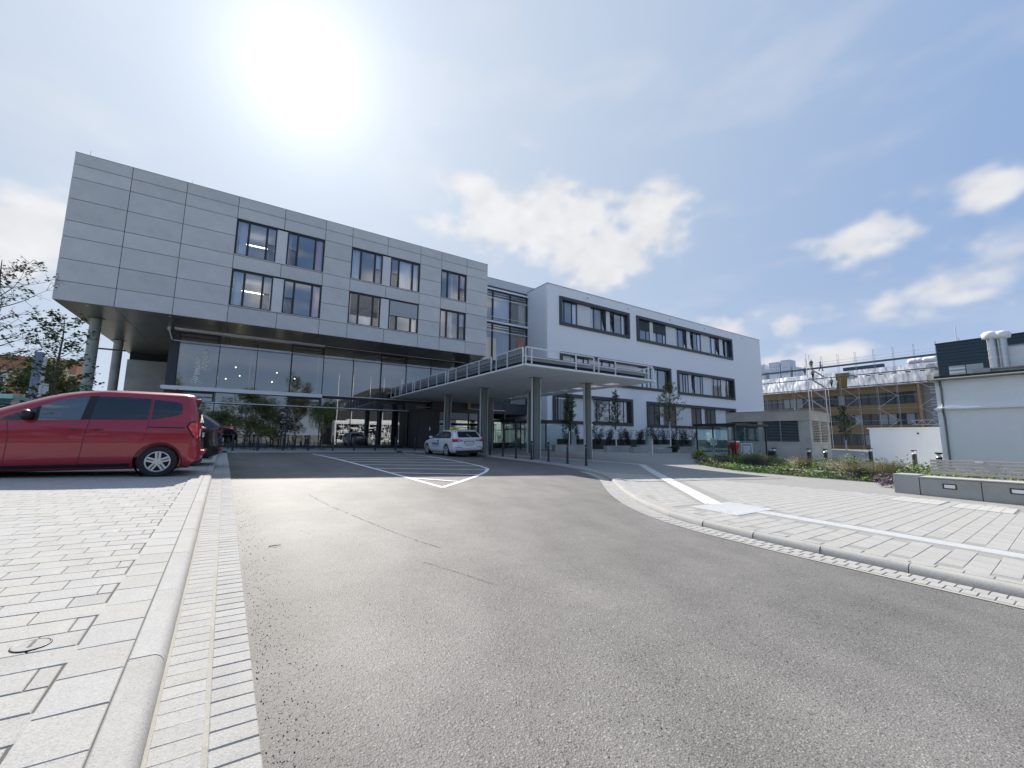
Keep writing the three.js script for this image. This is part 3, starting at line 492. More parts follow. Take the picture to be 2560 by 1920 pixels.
  // handwriting on the first pane: two lines of white cursive, reading upwards
  {
    const S = []; // strokes in writing coordinates: x along the line, y up
    const L = { H: [[[0, -.5], [.25, 1.5]], [[.55, -.7], [.75, 1.6]], [[.1, .45], [.8, .6]]], e: [[[0, .35], [.45, .5], [.5, .85], [.22, .95], [.05, .45], [.25, .02], [.65, .2]]], r: [[[0, .1], [.2, .9], [.3, .75], [.5, .9], [.55, .1], [.7, .1]]], m: [[[0, 0], [.15, .85], [.3, .75], [.35, 0], [.5, .8], [.62, .75], [.66, 0], [.82, .8], [.95, .7], [1.0, 0], [1.15, .15]]], a: [[[.55, .75], [.25, .9], [.05, .45], [.25, .05], [.5, .3], [.58, .8], [.6, .1], [.8, .15]]], n: [[[0, 0], [.15, .85], [.32, .8], [.38, 0], [.55, .8], [.7, .75], [.75, .05], [.95, .2]]], o: [[[.35, .9], [.05, .6], [.15, .05], [.5, .1], [.55, .7], [.35, .95], [.75, .75]]], l: [[[0, .15], [.4, 1.1], [.42, 1.7], [.2, 1.5], [.2, .2], [.4, .02], [.6, .2]]], s: [[[0, .1], [.35, .9], [.45, .45], [.35, .02], [.05, .1], [.6, .2]]], t: [[[0, .2], [.35, 1.5], [.3, .1], [.65, .15]], [[.05, 1.0], [.65, 1.08]]], i: [[[0, .1], [.2, .85], [.2, .1], [.45, .15]], [[.25, 1.2], [.27, 1.25]]], u: [[[0, .85], [.08, .1], [.4, .1], [.5, .85], [.52, .1], [.75, .15]]] };
    const adv = { H: .9, e: .6, r: .65, m: 1.1, a: .75, n: .9, o: .7, l: .5, s: .55, t: .5, i: .4, u: .7 };
    const write = (txt, x0, y0, sc) => { let x = 0; for (const c of txt) { for (const st of L[c]) S.push(st.map(([a, q]) => [x0 + (x + a + q * .28) * sc, y0 + q * sc])); x += adv[c]; } };
    write('Hermann', 0, .0, .32); write('Holstine', .92, -.40, .30);
    const m = new MB(); for (const st of S) { const pts = st.map(([a, q]) => new THREE.Vector3(-2.86 - q, 4.62 + a * 1.02, ZG - .028)); const c = new THREE.CatmullRomCurve3(pts, false, 'catmullrom', .5); m.add(new THREE.TubeGeometry(c, pts.length * 4, .036, 5)); }
    const g = m.geo(); g.scale(1, 1, 1); mesh('lettering', g, M.white, b);
  }
  // inside: slab, back wall, lamps
  const inn = new THREE.Group(); inn.name = 'interior'; b.add(inn);
  mesh('intermediate_floor', B(-4.1, 17.2, 4.05, 4.3, -44, ZG - .5), M.interiorDark, inn); mesh('ground_floor', B(-4.1, 24, GY - .1, GY, -44, ZG - .06), std(C(.12, .105, .085), .35), inn);
  mesh('back_wall', new MB().box(-4.1, 17.2, GY, 8.33, -44.2, -44).box(-4.2, -4.1, GY, 8.33, -44, ZG - .4).geo(), std(C(.17, .155, .11), .9), inn);
  mesh('bulkhead', B(-2, 5, 2.75, 3.35, -40, -39.4), std(C(.42, .38, .16), .8), inn); mesh('counter', B(-1, 6, GY, 1.45, -41.5, -40.8), std(C(.24, .16, .10), .6), inn);
  for (const [x, y, z] of [[-1.47, 5.49, -38], [-.6, 5.8, -38], [-.91, 6.44, -38], [.05, 6.26, -38], [1.9, 6.3, -38.2], [1.6, 5.5, -38], [3.2, 5.9, -38], [-2.76, 6.44, -38]]) {
    const l = new THREE.Group(); l.name = uname('pendant_lamp'); inn.add(l); mesh('globe', tri(new THREE.SphereGeometry(.05, 12, 8).translate(x, y, z)), M.glowSmall, l); mesh('cord', new MB().bar([x, y + .05, z], [x, 8.3, z], .006, 5).geo(), M.black, l);
    const p = new THREE.PointLight(new THREE.Color(1, .75, .42), .9, 0, 2); p.position.set(x, y, z); p.shadow.radius = 1; p.castShadow = true; scene.add(p);
  }
  for (const [x, z] of [[-.9, -38.6], [-.55, -38.6], [1.6, -38.6], [2, -38.6], [2.15, -38.6], [4.2, -38.8], [4.4, -38.8], [4.7, -38.8]]) { const l = new THREE.Group(); l.name = uname('pendant_lamp'); inn.add(l); mesh('shade', tri(new THREE.CylinderGeometry(.04, .11, .22, 14, 1, true).translate(x, 2.55, z)), std(C(.8, .78, .7), .6, { side: THREE.DoubleSide }), l); mesh('cord', new MB().bar([x, 2.65, z], [x, 4.05, z], .006, 5).geo(), M.black, l); }
  for (const x of [.2, 5, 9.8]) mesh(uname('column'), new MB().bar([x, GY, -37.5], [x, 8.3, -37.5], .2, 18).geo(), M.concrete, inn);
  // open undercroft to the left: two round columns and a concrete wall
  for (const [x, z, rr] of [[-8.25, -34.9, .27], [-8.57, -42.2, .28]]) { mesh(uname('round_column'), new MB().bar([x, 0, z], [x, 8.33, z], rr, 28).geo(), M.concrete, b); mesh(uname('column_collar'), tri(new THREE.CylinderGeometry(rr + .14, rr + .14, .03, 28).translate(x, 8.312, z)), M.soffit, b); }
  mesh('undercroft_wall', B(-8.9, -4.3, 0, 7.62, -47.6, -47.2), M.concrete, b); mesh('undercroft_wall', B(-4.6, -4.3, 0, 8.3, -47.2, -35.4), M.anthracite, b);
  mesh('shadow_gap', B(-8.85, -4.3, 7.62, 8.33, -47.9, -47.6), M.backing, b);
  mesh('core_wall', B(-4.3, 17.4, 0, 8.33, -49.5, -44.3), M.backing, b);
}
// ---------------------------------------------------------------- the recessed glass link
{
  const b = thing('link_building', 'recessed glazed link between the grey wing and the white wing', 'building');
  const Z = -34.4, x0 = 17.46, x1 = 24.32;
  mesh('parapet', B(x0, 25.9, 16.46, 17.27, Z - .3, Z, .01), std(C(.70, .71, .70), .8, { map: TX.plaster }), b); mesh('coping', B(x0, 25.9, 17.27, 17.30, Z - .32, Z + .02), M.greyMetal, b);
  mesh('blind_box', B(x0, x1, 16.22, 16.45, Z - .2, Z - .03), M.anthracite, b); mesh('fascia', B(x0, x1, 16.05, 16.21, Z - .2, Z + .12), M.alu, b); mesh('fascia', B(x0, x1, 12.66, 12.84, Z - .2, Z + .16), M.alu, b);
  mesh('upper_roof', B(x0, 25.9, 16.9, 17.1, -48, Z - .3), M.backing, b);
  for (const [y0, y1, k] of [[12.84, 16.05, 0], [8.75, 12.66, 1], [4.5, 8.45, 2]]) {
    const f = new MB(), xs = [x0 + .05, 20.05, 22.15, 24.25];
    for (const x of xs) f.box(x - .07, x + .07, y0, y1, Z - .12, Z + .02); f.box(x0, x1, y1 - .14, y1, Z - .12, Z + .01); f.box(x0, x1, y0, y0 + .1, Z - .12, Z + .01);
    f.build('window_frame', M.frameDark, b);
    for (let i = 0; i < 3; i++) { mesh(uname('pane'), B(xs[i] + .07, xs[i + 1] - .07, y0 + .1, y1 - .14, Z - .07, Z - .06), M.glass, b); const v = new MB().box(xs[i] + .1, xs[i + 1] - .1, y1 - .36, y1 - .32, Z - .05, Z + .01).box(xs[i] + .1, xs[i + 1] - .1, y1 - .62, y1 - .57, Z - .05, Z + .01); v.build(uname('vent_flap'), M.frameDark, b); }
    new MB().bar([x0, y1 - .9, Z + .22], [x1, y1 - .9, Z + .22], .03, 8).build(uname('sunshade_rod'), M.alu, b); if (k === 0) new MB().bar([x0, 13.25, Z + .1], [x1, 13.25, Z + .1], .02, 8).build(uname('sunshade_rod'), M.alu, b);
    const zb = Z - 5; mesh('back_wall', B(x0, x1 + 1, y0 - .1, y1, zb - .1, zb), k === 1 ? std(C(.55, .58, .68), .9) : std(C(.24, .25, .25), .9), b); mesh('ceiling', B(x0, x1 + 1, y1 + .02, y1 + .12, zb, Z - .2), M.ceiling, b); mesh('floor', B(x0, x1, y0 - .15, y0 - .02, zb, Z - .14), M.interiorFloor, b);
    if (k === 1) { mesh('yellow_wall', B(x0 + .1, 20.6, y0, 11.15, Z - .3, Z - .22), std(C(.95, .60, .16), .8), b); mesh('yellow_wall', B(20.5, 20.6, y0, 11.15, Z - 3.2, Z - .3), std(C(.95, .60, .16), .8), b); mesh('red_column', B(23.35, 24.1, y0, 11.6, Z - .6, Z - .22), std(C(.60, .14, .05), .7), b); }
    if (k === 0) { mesh('blind', B(20.15, 22.05, 13.3, 15.3, Z - .22, Z - .2), std(C(.50, .50, .50), .9), b); mesh('blind', B(23.3, 24.1, 13, 15.2, Z - .22, Z - .2), std(C(.50, .50, .48), .9), b); }
  }
  mesh('spandrel', B(x0, x1, 8.45, 8.75, Z - .15, Z), M.frameDark, b); mesh('spandrel', B(13.9, x1, 3.55, 4.5, Z - .25, Z - .02), M.anthracite, b);
  mesh('core_wall', B(x0, x1 + 1, 0, 16.9, -48.2, -48), M.backing, b); mesh('inner_partition', B(x0, x0 + .08, 4.5, 16.9, -40, Z - .2), M.interior, b);
  new MB().bar([17.4, 3.86, Z + .2], [21.5, 3.84, Z + .2], .03, 8).build('sunshade_rod', M.alu, b); new MB().bar([19.2, 2.95, Z + .2], [21.6, 2.93, Z + .2], .03, 8).build('sunshade_rod', M.alu, b);
  // entrance: frosted band over sliding doors, dark porch on the left
  mesh('entrance_frame', new MB().box(13.95, 14.2, GY - .1, 3.55, Z - .12, Z + .02).box(18.6, 19.1, GY - .1, 3.55, Z - .12, Z + .02).box(14.2, 18.6, 3.45, 3.55, Z - .12, Z + .01).box(14.2, 18.6, 2.76, 2.84, Z - .12, Z + .01).box(15.6, 15.68, GY, 3.45, Z - .12, Z + .01).box(17.56, 17.66, GY, 3.45, Z - .12, Z + .01).geo(), M.frameDark, b);
  for (const [a, c] of [[14.2, 15.6], [15.68, 17.56], [17.66, 18.6]]) mesh(uname('frosted_pane'), B(a, c, 2.84, 3.45, Z - .07, Z - .05), std(C(.50, .51, .48), .5), b);
  for (const [a, c] of [[14.2, 15.6], [15.68, 17.56], [17.66, 18.6], [19.1, 21.5], [21.6, 24.2]]) mesh(uname('door_pane'), B(a, c, GY, 2.76, Z - .07, Z - .06), M.glassTint, b);
  mesh('lobby', new MB().box(14, 24.3, 0, 3.5, -41, -40.9).box(14, 24.3, 3.5, 3.56, -41, Z - .3).geo(), M.interiorDark, b); mesh('notice_board', new MB().box(14.7, 15.4, 1.2, 2.5, -36, -35.9).box(17.8, 18.5, .5, 2.5, -36.5, -36.4).geo(), std(C(.65, .62, .60), .8), b);
  mesh('frame_post', new MB().box(21.5, 21.7, 0, 8.5, Z - .1, Z + .04).box(20.05, 20.12, 0, 4.5, Z - .1, Z + .03).geo(), M.frameDark, b);
  const p = new THREE.Group(); p.name = 'porch'; b.add(p); mesh('cladding', B(12.0, 13.9, GY - .15, 3.42, -34.9, -32.6, .01), M.frameDark, p); for (let i = 0; i < 4; i++) mesh('cladding_board', B(12.05 + i * .47, 12.05 + i * .47 + .45, GY, 3.38, -32.6, -32.585), M.anthracite, p); mesh('porch_roof', B(11.9, 14, 3.42, 3.52, -35, -32.4), M.anthracite, p); mesh('sign_plate', B(13.0, 13.1, 1.75, 2.05, -32.585, -32.575), M.white, p);
  mesh('flag_banner', new MB().box(17.33, 17.6, 3.85, 6, Z + .32, Z + .34).geo(), std(C(.72, .42, .08), .8), b);
}
// ---------------------------------------------------------------- the white wing with dark window frames
{
  const b = thing('white_building', 'white rendered clinic wing with long dark framed window bands', 'building'), Z = -31, xl = 24.33, xr = 66.2, top = 16.66;
  const frames = [[25.86, 36.3, 12.6, 15.62], [37.53, 58.1, 12.55, 15.62], [25.9, 43.62, 6.85, 9.85], [44.9, 58.05, 6.78, 9.83], [24.95, 36.45, 2.62, 5.62], [38.88, 57.95, 2.56, 5.55]];
  const holes = frames.map(([a, c, d, e]) => [a + .3, c - .3, d + .3, e - .3]);
  const g = wallWithHoles(xl, xr, -1, top, holes, .4); g.translate(0, 0, Z); mesh('front_wall', g, M.plaster, b);
  mesh('side_wall', new MB().box(xl, xl + .4, -1, top, -48, Z - .4).box(xr - .4, xr, -1, top, -48, Z - .4).box(xl, xr, -1, top, -48.4, -48).geo(), M.plasterBlue, b);
  const roof = mesh('roof', B(xl + .4, xr - .4, 16.2, 16.45, -48, Z - .4), M.backing, b); mesh('coping', new MB().box(xl - .03, xr + .03, top, top + .05, Z - .42, Z + .035).box(xl - .03, xl + .42, top, top + .05, -48.4, Z - .42).box(xr - .42, xr + .03, top, top + .05, -48.4, Z - .42).geo(), M.greyMetal, roof);
  mesh('basement_band', new MB().box(25.5, 60, -1, 1.15, Z, Z + .04).geo(), std(C(.05, .06, .06), .3), b);
  for (const [x, y] of [[29.8, 16.15], [36.2, 16.15], [43.9, 16.15], [51.5, 16.15], [61, 16.2], [39.5, 2.1]]) mesh(uname('overflow_pipe'), tri(new THREE.CylinderGeometry(.05, .05, .1, 10).rotateX(Math.PI / 2).translate(x, y, Z + .02)), M.black, b);
  // contents of every band: g window (x of its mullions, tilted light, curtains), p white panel
  const bands = [
    [['g', 26.2, 28.46, [26.68, 27.72], {}], ['p', 28.46, 30.37], ['g', 30.37, 32.72, [30.9, 32.0], { tilt: 2 }], ['p', 32.72, 33.32], ['g', 33.32, 35.98, [34.0, 35.18], { tilt: 0 }]],
    [['g', 37.85, 40.14, [38.33, 39.46], { blind: .5 }], ['p', 40.14, 40.74], ['g', 40.74, 43.25, [41.5, 42.62], { blind: .5 }], ['p', 43.25, 45.2], ['g', 45.2, 47.52, [45.74, 46.84], { tilt: 2 }], ['p', 47.52, 48.28], ['g', 48.28, 50.72, [48.97, 49.87], { tilt: 0 }], ['p', 50.72, 52.65], ['g', 52.65, 55.1, [53.2, 54.26], { tilt: 2 }], ['p', 55.1, 55.98], ['g', 55.98, 57.78, [56.6, 57.3], { tilt: 0 }]],
    [['p', 26.2, 27.5], ['g', 27.5, 30, [28.1, 29.3], {}], ['p', 30, 31.2], ['g', 31.2, 34, [32, 33.2], {}], ['p', 34, 37.8], ['g', 37.8, 40.1, [38.6, 39.4], {}], ['p', 40.1, 40.75], ['g', 40.75, 43.3, [41.4, 42.85], {}]],
    [['g', 45.2, 47.5, [46.4, 46.9], { dark: 1, red: 1 }], ['p', 47.5, 48.1], ['g', 48.1, 50.7, [48.88, 50.2], { tilt: 0, dark: 1 }], ['p', 50.7, 52.65], ['g', 52.65, 55.05, [53.24, 54.3], { dark: 1 }], ['p', 55.05, 55.95], ['g', 55.95, 57.75, [56.5, 57.1], { dark: 1, red: 1 }]],
    [['g', 25.25, 27.7, [25.8, 26.9], { dark: 1, strips: 1 }], ['p', 27.7, 30.6], ['g', 30.6, 36.15, [31.15, 33.0, 34.3, 35.25], { dark: 1, lit: 1 }]],
    [['g', 39.2, 41.5, [39.6, 40.6], { dark: 1 }], ['p', 41.5, 42.1], ['g', 42.1, 44.65, [43.3], { dark: 1 }], ['p', 44.65, 47.75], ['g', 47.75, 50.0, [48.9], { dark: 1 }], ['p', 50, 50.68], ['g', 50.68, 53.28, [51.34, 52.2], { dark: 1 }], ['p', 53.28, 55.8], ['g', 55.8, 57.65, [56.9], { dark: 1, red: 1 }]]];
  const drape = globalThis.__drape, pw = std(C(.80, .81, .80), .6, { map: TX.plaster });
  frames.forEach(([a, c, d, e], fi) => {
    const fr = new THREE.Group(); fr.name = uname('window_band'); b.add(fr); const w = .32, zo = Z + .14;
    new MB().box(a, a + w, d, e, Z - .38, zo, .012).box(c - w, c, d, e, Z - .38, zo, .012).box(a + w, c - w, e - w, e, Z - .38, zo - .002).box(a + w, c - w, d, d + w, Z - .38, zo - .002).build('surround', M.anthracite, fr);
    const y0 = d + w, y1 = e - w, zb = Z - 5, zi = Z - .22;
    mesh('room_back', B(a - .3, c + .3, y0 - .3, y1 + .2, zb - .1, zb), bands[fi].some(q => q[4]?.dark) ? std(C(.13, .13, .12), .9) : M.interior, fr); mesh('room_ceiling', B(a - .3, c + .3, y1 + .2, y1 + .3, zb, Z - .42), M.ceiling, fr); mesh('room_floor', B(a - .3, c + .3, y0 - .4, y0 - .3, zb, Z - .42), M.interiorFloor, fr); mesh('room_sides', new MB().box(a - .4, a - .3, y0 - .3, y1 + .2, zb, Z - .42).box(c + .3, c + .4, y0 - .3, y1 + .2, zb, Z - .42).geo(), M.interior, fr);
    for (const [t, x0, x1, mull, o] of bands[fi]) {
      if (t === 'p') { mesh(uname('infill_panel'), B(x0, x1, y0 + .005, y1 - .005, zi - .04, zi + .06, .004), pw, fr); mesh(uname('partition'), B(x0 + .1, x1 - .1, y0 - .3, y1 + .2, zb, zi - .06), M.interior, fr); continue; }
      const m = new MB(), f = .055; m.box(x0, x0 + f, y0, y1, zi - .05, zi + .03).box(x1 - f, x1, y0, y1, zi - .05, zi + .03).box(x0 + f, x1 - f, y1 - f, y1, zi - .05, zi + .03).box(x0 + f, x1 - f, y0, y0 + f, zi - .05, zi + .03);
      const ed = [x0 + f, ...mull, x1 - f]; for (const q of mull) m.box(q - .05, q + .05, y0 + f, y1 - f, zi - .05, zi + .03); m.build('window_frame', M.frameDark, fr);
      for (let i = 0; i < ed.length - 1; i++) {
        const p0 = ed[i] + (i ? .05 : 0), p1 = ed[i + 1] - (i < ed.length - 2 ? .05 : 0);
        if (o.tilt === i) { // a casement tilted inwards at its head
          const s = new MB().box(p0, p0 + .06, 0, y1 - y0 - 2 * f, -.03, .03).box(p1 - .06, p1, 0, y1 - y0 - 2 * f, -.03, .03).box(p0 + .06, p1 - .06, 0, .06, -.03, .03).box(p0 + .06, p1 - .06, y1 - y0 - 2 * f - .06, y1 - y0 - 2 * f, -.03, .03).build(uname('tilted_casement'), M.frameDark, fr); s.position.set(0, y0 + f, zi - .03); s.rotation.x = -.16;
          const pn = mesh('pane', B(p0 + .06, p1 - .06, .06, y1 - y0 - 2 * f - .06, -.004, .004), M.glass, s); continue;
        }
        mesh(uname('pane'), B(p0, p1, y0 + f, y1 - f, zi - .014, zi - .006), M.glass, fr);
        if (!o.dark) { const rr = hash(fi, Math.round(x0 * 10), i, 3); if (i === 0 || i === ed.length - 2 ? rr > .2 : rr > .35) drape(fr, p0 + .01, p1 - .01, y0 + .05, y1 - .08, zi - .16, M.curtain, Math.max(3, Math.round((p1 - p0) * 5))); }
        else if (o.red && i === 1) drape(fr, p0, p1, y0 + .05, y1 - .08, zi - .16, std(C(.16, .06, .05), .95), 4);
        else if (o.strips) for (let k = 0; k < 4; k++) mesh(uname('blind_strip'), B(p0 + .1 + k * .2, p0 + .2 + k * .2, y0 + .1, y1 - .1, zi - .2, zi - .19), M.curtain, fr);
        else if (hash(fi, Math.round(x0 * 10), i, 8) > .6) drape(fr, p0, lerp(p0, p1, .35), y0 + .05, y1 - .08, zi - .16, M.curtain, 3);
      }
      if (o.blind) { const g2 = new MB(), n = 16; for (let s = 0; s < n; s++) g2.box(x0 + f, x1 - f, y1 - f - (s + 1) * .075, y1 - f - s * .075 - .012, zi + .04, zi + .06); g2.build(uname('venetian_blind'), M.frameDark, fr); }
      if (o.lit) { mesh(uname('panel_screen'), B(31.25, 32.0, y0, y1 - .3, zi - 1.2, zi - 1.15), M.white, fr); mesh(uname('panel_screen'), B(32.05, 32.6, y0, y1 - .4, zi - 2.2, zi - 2.1), std(C(.45, .16, .03), .8), fr); mesh(uname('panel_screen'), B(34.6, 35.1, y0, y1 - .9, zi - 1.6, zi - 1.5), std(C(.55, .20, .03), .8), fr); }
    }
  });
}

// ---------------------------------------------------------------- the entrance canopy
{
  const t = thing('entrance_canopy', 'flat grey canopy with railing-like edge on slim posts before the entrance', 'canopy');
  const X0 = 10.09, X1 = 19.08, Z0 = -14.46, Z1 = -34.2, y = 4.4;
  // soffit with square rooflights near the right edge
  const holes = []; for (let i = 0; i < 9; i++) holes.push([17.54, 18.32, 16.35 + i * 1.37, 16.35 + i * 1.37 + .75]);
  const g = wallWithHoles(X0 + .02, X1 - .02, -Z0 + .02, -Z1, holes, .08); g.rotateX(-Math.PI / 2); g.translate(0, y + .08, 0); mesh('soffit', tri(g), M.canopyWhite, t);
  const up = new MB(); for (const [a, c, d, e] of holes) up.box(a - .05, a, y + .081, y + .62, -e, -d).box(c, c + .05, y + .081, y + .62, -e, -d).box(a - .05, c + .05, y + .081, y + .62, -e - .05, -e).box(a - .05, c + .05, y + .081, y + .62, -d, -d + .05); mesh('rooflight_shafts', up.geo(), M.white, t).userData = { kind: 'stuff' };
  for (const [a, c, d, e] of holes) mesh(uname('rooflight'), B(a - .04, c + .04, y + .625, y + .635, -e - .04, -d + .04), phys(C(.95, .95, .95), .9, { transmission: .75, thickness: 0 }), t);
  const gr = wallWithHoles(X0 + .5, X1 - .5, -Z0 + .5, -Z1, holes.map(([a, c, d, e]) => [a - .06, c + .06, d - .06, e + .06]), .1); gr.rotateX(-Math.PI / 2); gr.translate(0, y + .58, 0); mesh('roof_deck', tri(gr), M.concreteDark, t);
  // steel edge beams set back from the rim
  const I = .30, bm = phys(C(.22, .25, .28), .45, { metalness: .3 }); mesh('edge_beam', B(X0 + I, X0 + I + .12, y + .29, y + .47, Z1, Z0 - I), bm, t); mesh('edge_beam', B(X0 + I + .12, X1 - I, y + .29, y + .47, Z0 - I - .12, Z0 - I), bm, t); mesh('edge_beam', B(X1 - I - .12, X1 - I, y + .29, y + .47, Z1, Z0 - I - .12), bm, t);
  mesh('dark_soffit_top', new MB().box(X0 + .03, X0 + .45, y + .082, y + .09, Z1, Z0 - .03).box(X0 + .45, X1 - .03, y + .082, y + .09, Z0 - .45, Z0 - .03).geo(), M.frameDark, t);
  mesh('dark_upstand', new MB().box(X0 + .45, X0 + .5, y + .081, y + .4, Z1, Z0 - .45).box(X0 + .5, X1 - .5, y + .081, y + .4, Z0 - .5, Z0 - .45).box(X1 - .5, X1 - .45, y + .081, y + .4, Z1, Z0 - .45).geo(), M.frameDark, t);
  // rim: rails and posts in framed bays
  const side = [[-14.66, -15.94, -17.05 + .1], [-17.45, -18.71, -20.09, -21.51, -22.62], [-22.98, -24.36, -25.78, -27.27, -28.5], [-28.9, -30.2, -31.4], [-31.8, -33, -34.1]];
  const front = [[10.16, 10.48, 13.11, 14.30], [14.62, 15.82, 18.42, 18.78]];
  const s = .032, top = y + .82;
  const bay = (P, mk) => { const a = P[0], c = P[P.length - 1], fr = new THREE.Group(); fr.name = uname('rim_frame'); t.add(fr); const m = new MB(); m.beam(mk(a, y + .01), mk(c, y + .01), s * 1.6, s * 1.6).beam(mk(a, top), mk(c, top), s * 1.6, s * 1.6); m.build('rail', M.galv, fr); for (const p of P) new MB().beam(mk(p, y + .036), mk(p, top - .026), s * 1.5, s * 1.5).build(uname('rim_post'), M.galv, fr); return fr; };
  side.forEach(P => { const fr = bay(P, (z, h) => [X0 + .03, h, z]); mesh('mesh_panel', B(X0 + .10, X0 + .115, y + .46, top - .04, P[P.length - 1], P[0]), M.greyMetal, fr); const d = new MB(); for (let z = P[P.length - 1] + .1; z < P[0] - .05; z += .22) d.box(X0 + .085, X0 + .10, y + .50, y + .56, z, z + .13); d.build('perforation', M.frameDark, fr).userData = { kind: 'stuff' }; });
  front.forEach(P => { const fr = bay(P, (x, h) => [x, h, Z0 - .03]); mesh('inner_rail', B(P[0], P[P.length - 1], y + .44, y + .475, Z0 - .28, Z0 - .22), M.galv, fr); });
  bay([-14.66, -17.0, -19.4], (z, h) => [X1 - .03, h, z]); bay([-19.8, -22.2, -24.6], (z, h) => [X1 - .03, h, z]); bay([-25, -27.4, -29.8], (z, h) => [X1 - .03, h, z]);
  // strip lamps in the soffit
  for (const x of [10.55, 13.2]) for (const z of [-15.95, -19.95, -25.45, -29.6]) mesh(uname('strip_lamp'), B(x - .05, x + .05, y - .012, y + .01, z - .64, z + .64, .004), M.lampWhite, t);
  for (const [x, z] of [[15.9, -16.6], [15.9, -21], [15.9, -25.6]]) mesh(uname('strip_lamp'), B(x - .05, x + .05, y - .012, y + .01, z - .64, z + .64, .004), M.lampWhite, t);
  // posts: dark core between two bright flanges
  for (const x of [12.8, 16.5]) for (const z of [-17.3, -22.9, -28.5]) {
    const c = new THREE.Group(); c.name = uname('canopy_post'); t.add(c); const b0 = gh(x, z) + .06;
    mesh('core', new MB().bar([x, b0, z], [x, y, z], .19, 24).geo(), M.columnGrey, c); mesh('flange', B(x - .275, x - .235, b0, y, z - .06, z + .06, .006), M.galv, c); mesh('flange', B(x + .235, x + .275, b0, y, z - .06, z + .06, .006), M.galv, c); mesh('web', new MB().box(x - .235, x - .17, b0, y, z - .008, z + .008).box(x + .17, x + .235, b0, y, z - .008, z + .008).geo(), M.columnGrey, c);
    mesh('head_plate', B(x - .3, x + .3, y - .03, y - .001, z - .22, z + .22), M.columnGrey, c);
  }
  const sg = mesh('round_notice', tri(new THREE.CylinderGeometry(.10, .10, .01, 20).rotateX(Math.PI / 2).translate(16.62, 1.95, -17.08)), M.white, t); mesh('symbol', tri(new THREE.TorusGeometry(.05, .012, 6, 18).translate(16.62, 1.95, -17.072)), M.frameDark, sg);
}
// ---------------------------------------------------------------- bollards
{
  const proto = thing('bollard', '', 'bollard', [0, 0, 0], 0, 'slim dark bollards along the forecourt kerb');
  mesh('post', tri(new THREE.LatheGeometry([[0, 0], [.05, 0], [.05, .84], [.056, .85], [.056, .90], [.045, .93], [.02, .945], [0, .945]].map(p => new THREE.Vector2(...p)), 16)), phys(C(.02, .027, .045), .4), proto);
  mesh('base_collar', tri(new THREE.LatheGeometry([[0, 0], [.085, 0], [.085, .025], [.06, .05], [.05, .055]].map(p => new THREE.Vector2(...p)), 16)), M.frameDark, proto); mesh('cap', tri(new THREE.CylinderGeometry(.051, .051, .03, 16).translate(0, .8, 0)), M.greyMetal, proto);
  const P = [[13.09, -13.86, 'dark bollard standing directly before the rightmost canopy post, nearest the camera'], [12.79, -14.79, 'dark bollard between the two front canopy posts, second from the right'], [12.46, -15.8, 'dark bollard just right of the front left canopy post'], [12.24, -16.9, 'dark bollard close beside the foot of the front left canopy post'], [11.9, -17.8, 'dark bollard left of the front canopy post, third right of the taxi'], [11.9, -19.1, 'dark bollard second right of the white taxi under the canopy'], [11.8, -20.3, 'dark bollard next to the rear right corner of the white taxi'],
    [-.45, -28.1, 'dark bollard beside the black car, leftmost along the glass front'], [.75, -28.1, 'dark bollard before the left part of the barrier railing'], [2.04, -28.1, 'dark bollard before the middle of the barrier railing'], [3.4, -28.1, 'dark bollard before the right end part of the barrier railing'], [4.8, -28.1, 'dark bollard just right of the barrier railing'], [6.1, -28.1, 'dark bollard before the glass front, second right of the barrier'], [7.45, -28.1, 'dark bollard before the glass front, third right of the barrier'], [8.8, -28.1, 'dark bollard before the glass front, left of the dark porch'], [10.2, -28.1, 'dark bollard before the dark porch left of the white taxi']];
  P.forEach(([x, z, l], i) => { const y = gh(x, z) + .095; if (i === 0) { proto.position.set(x, y, z); proto.userData.label = l; } else copyOf(proto, 'bollard', l, [x, y, z]); });
  const tall = thing('service_post', 'tall dark slim service post behind the bollards, under the canopy', 'post', [16.0, gh(16, -25.6) + .09, -25.6]); mesh('pole', tri(new THREE.CylinderGeometry(.07, .07, 2.1, 14).translate(0, 1.05, 0)), M.frameDark, tall); mesh('head', B(-.09, .09, 1.9, 2.12, -.09, .09, .02), M.frameDark, tall);
}
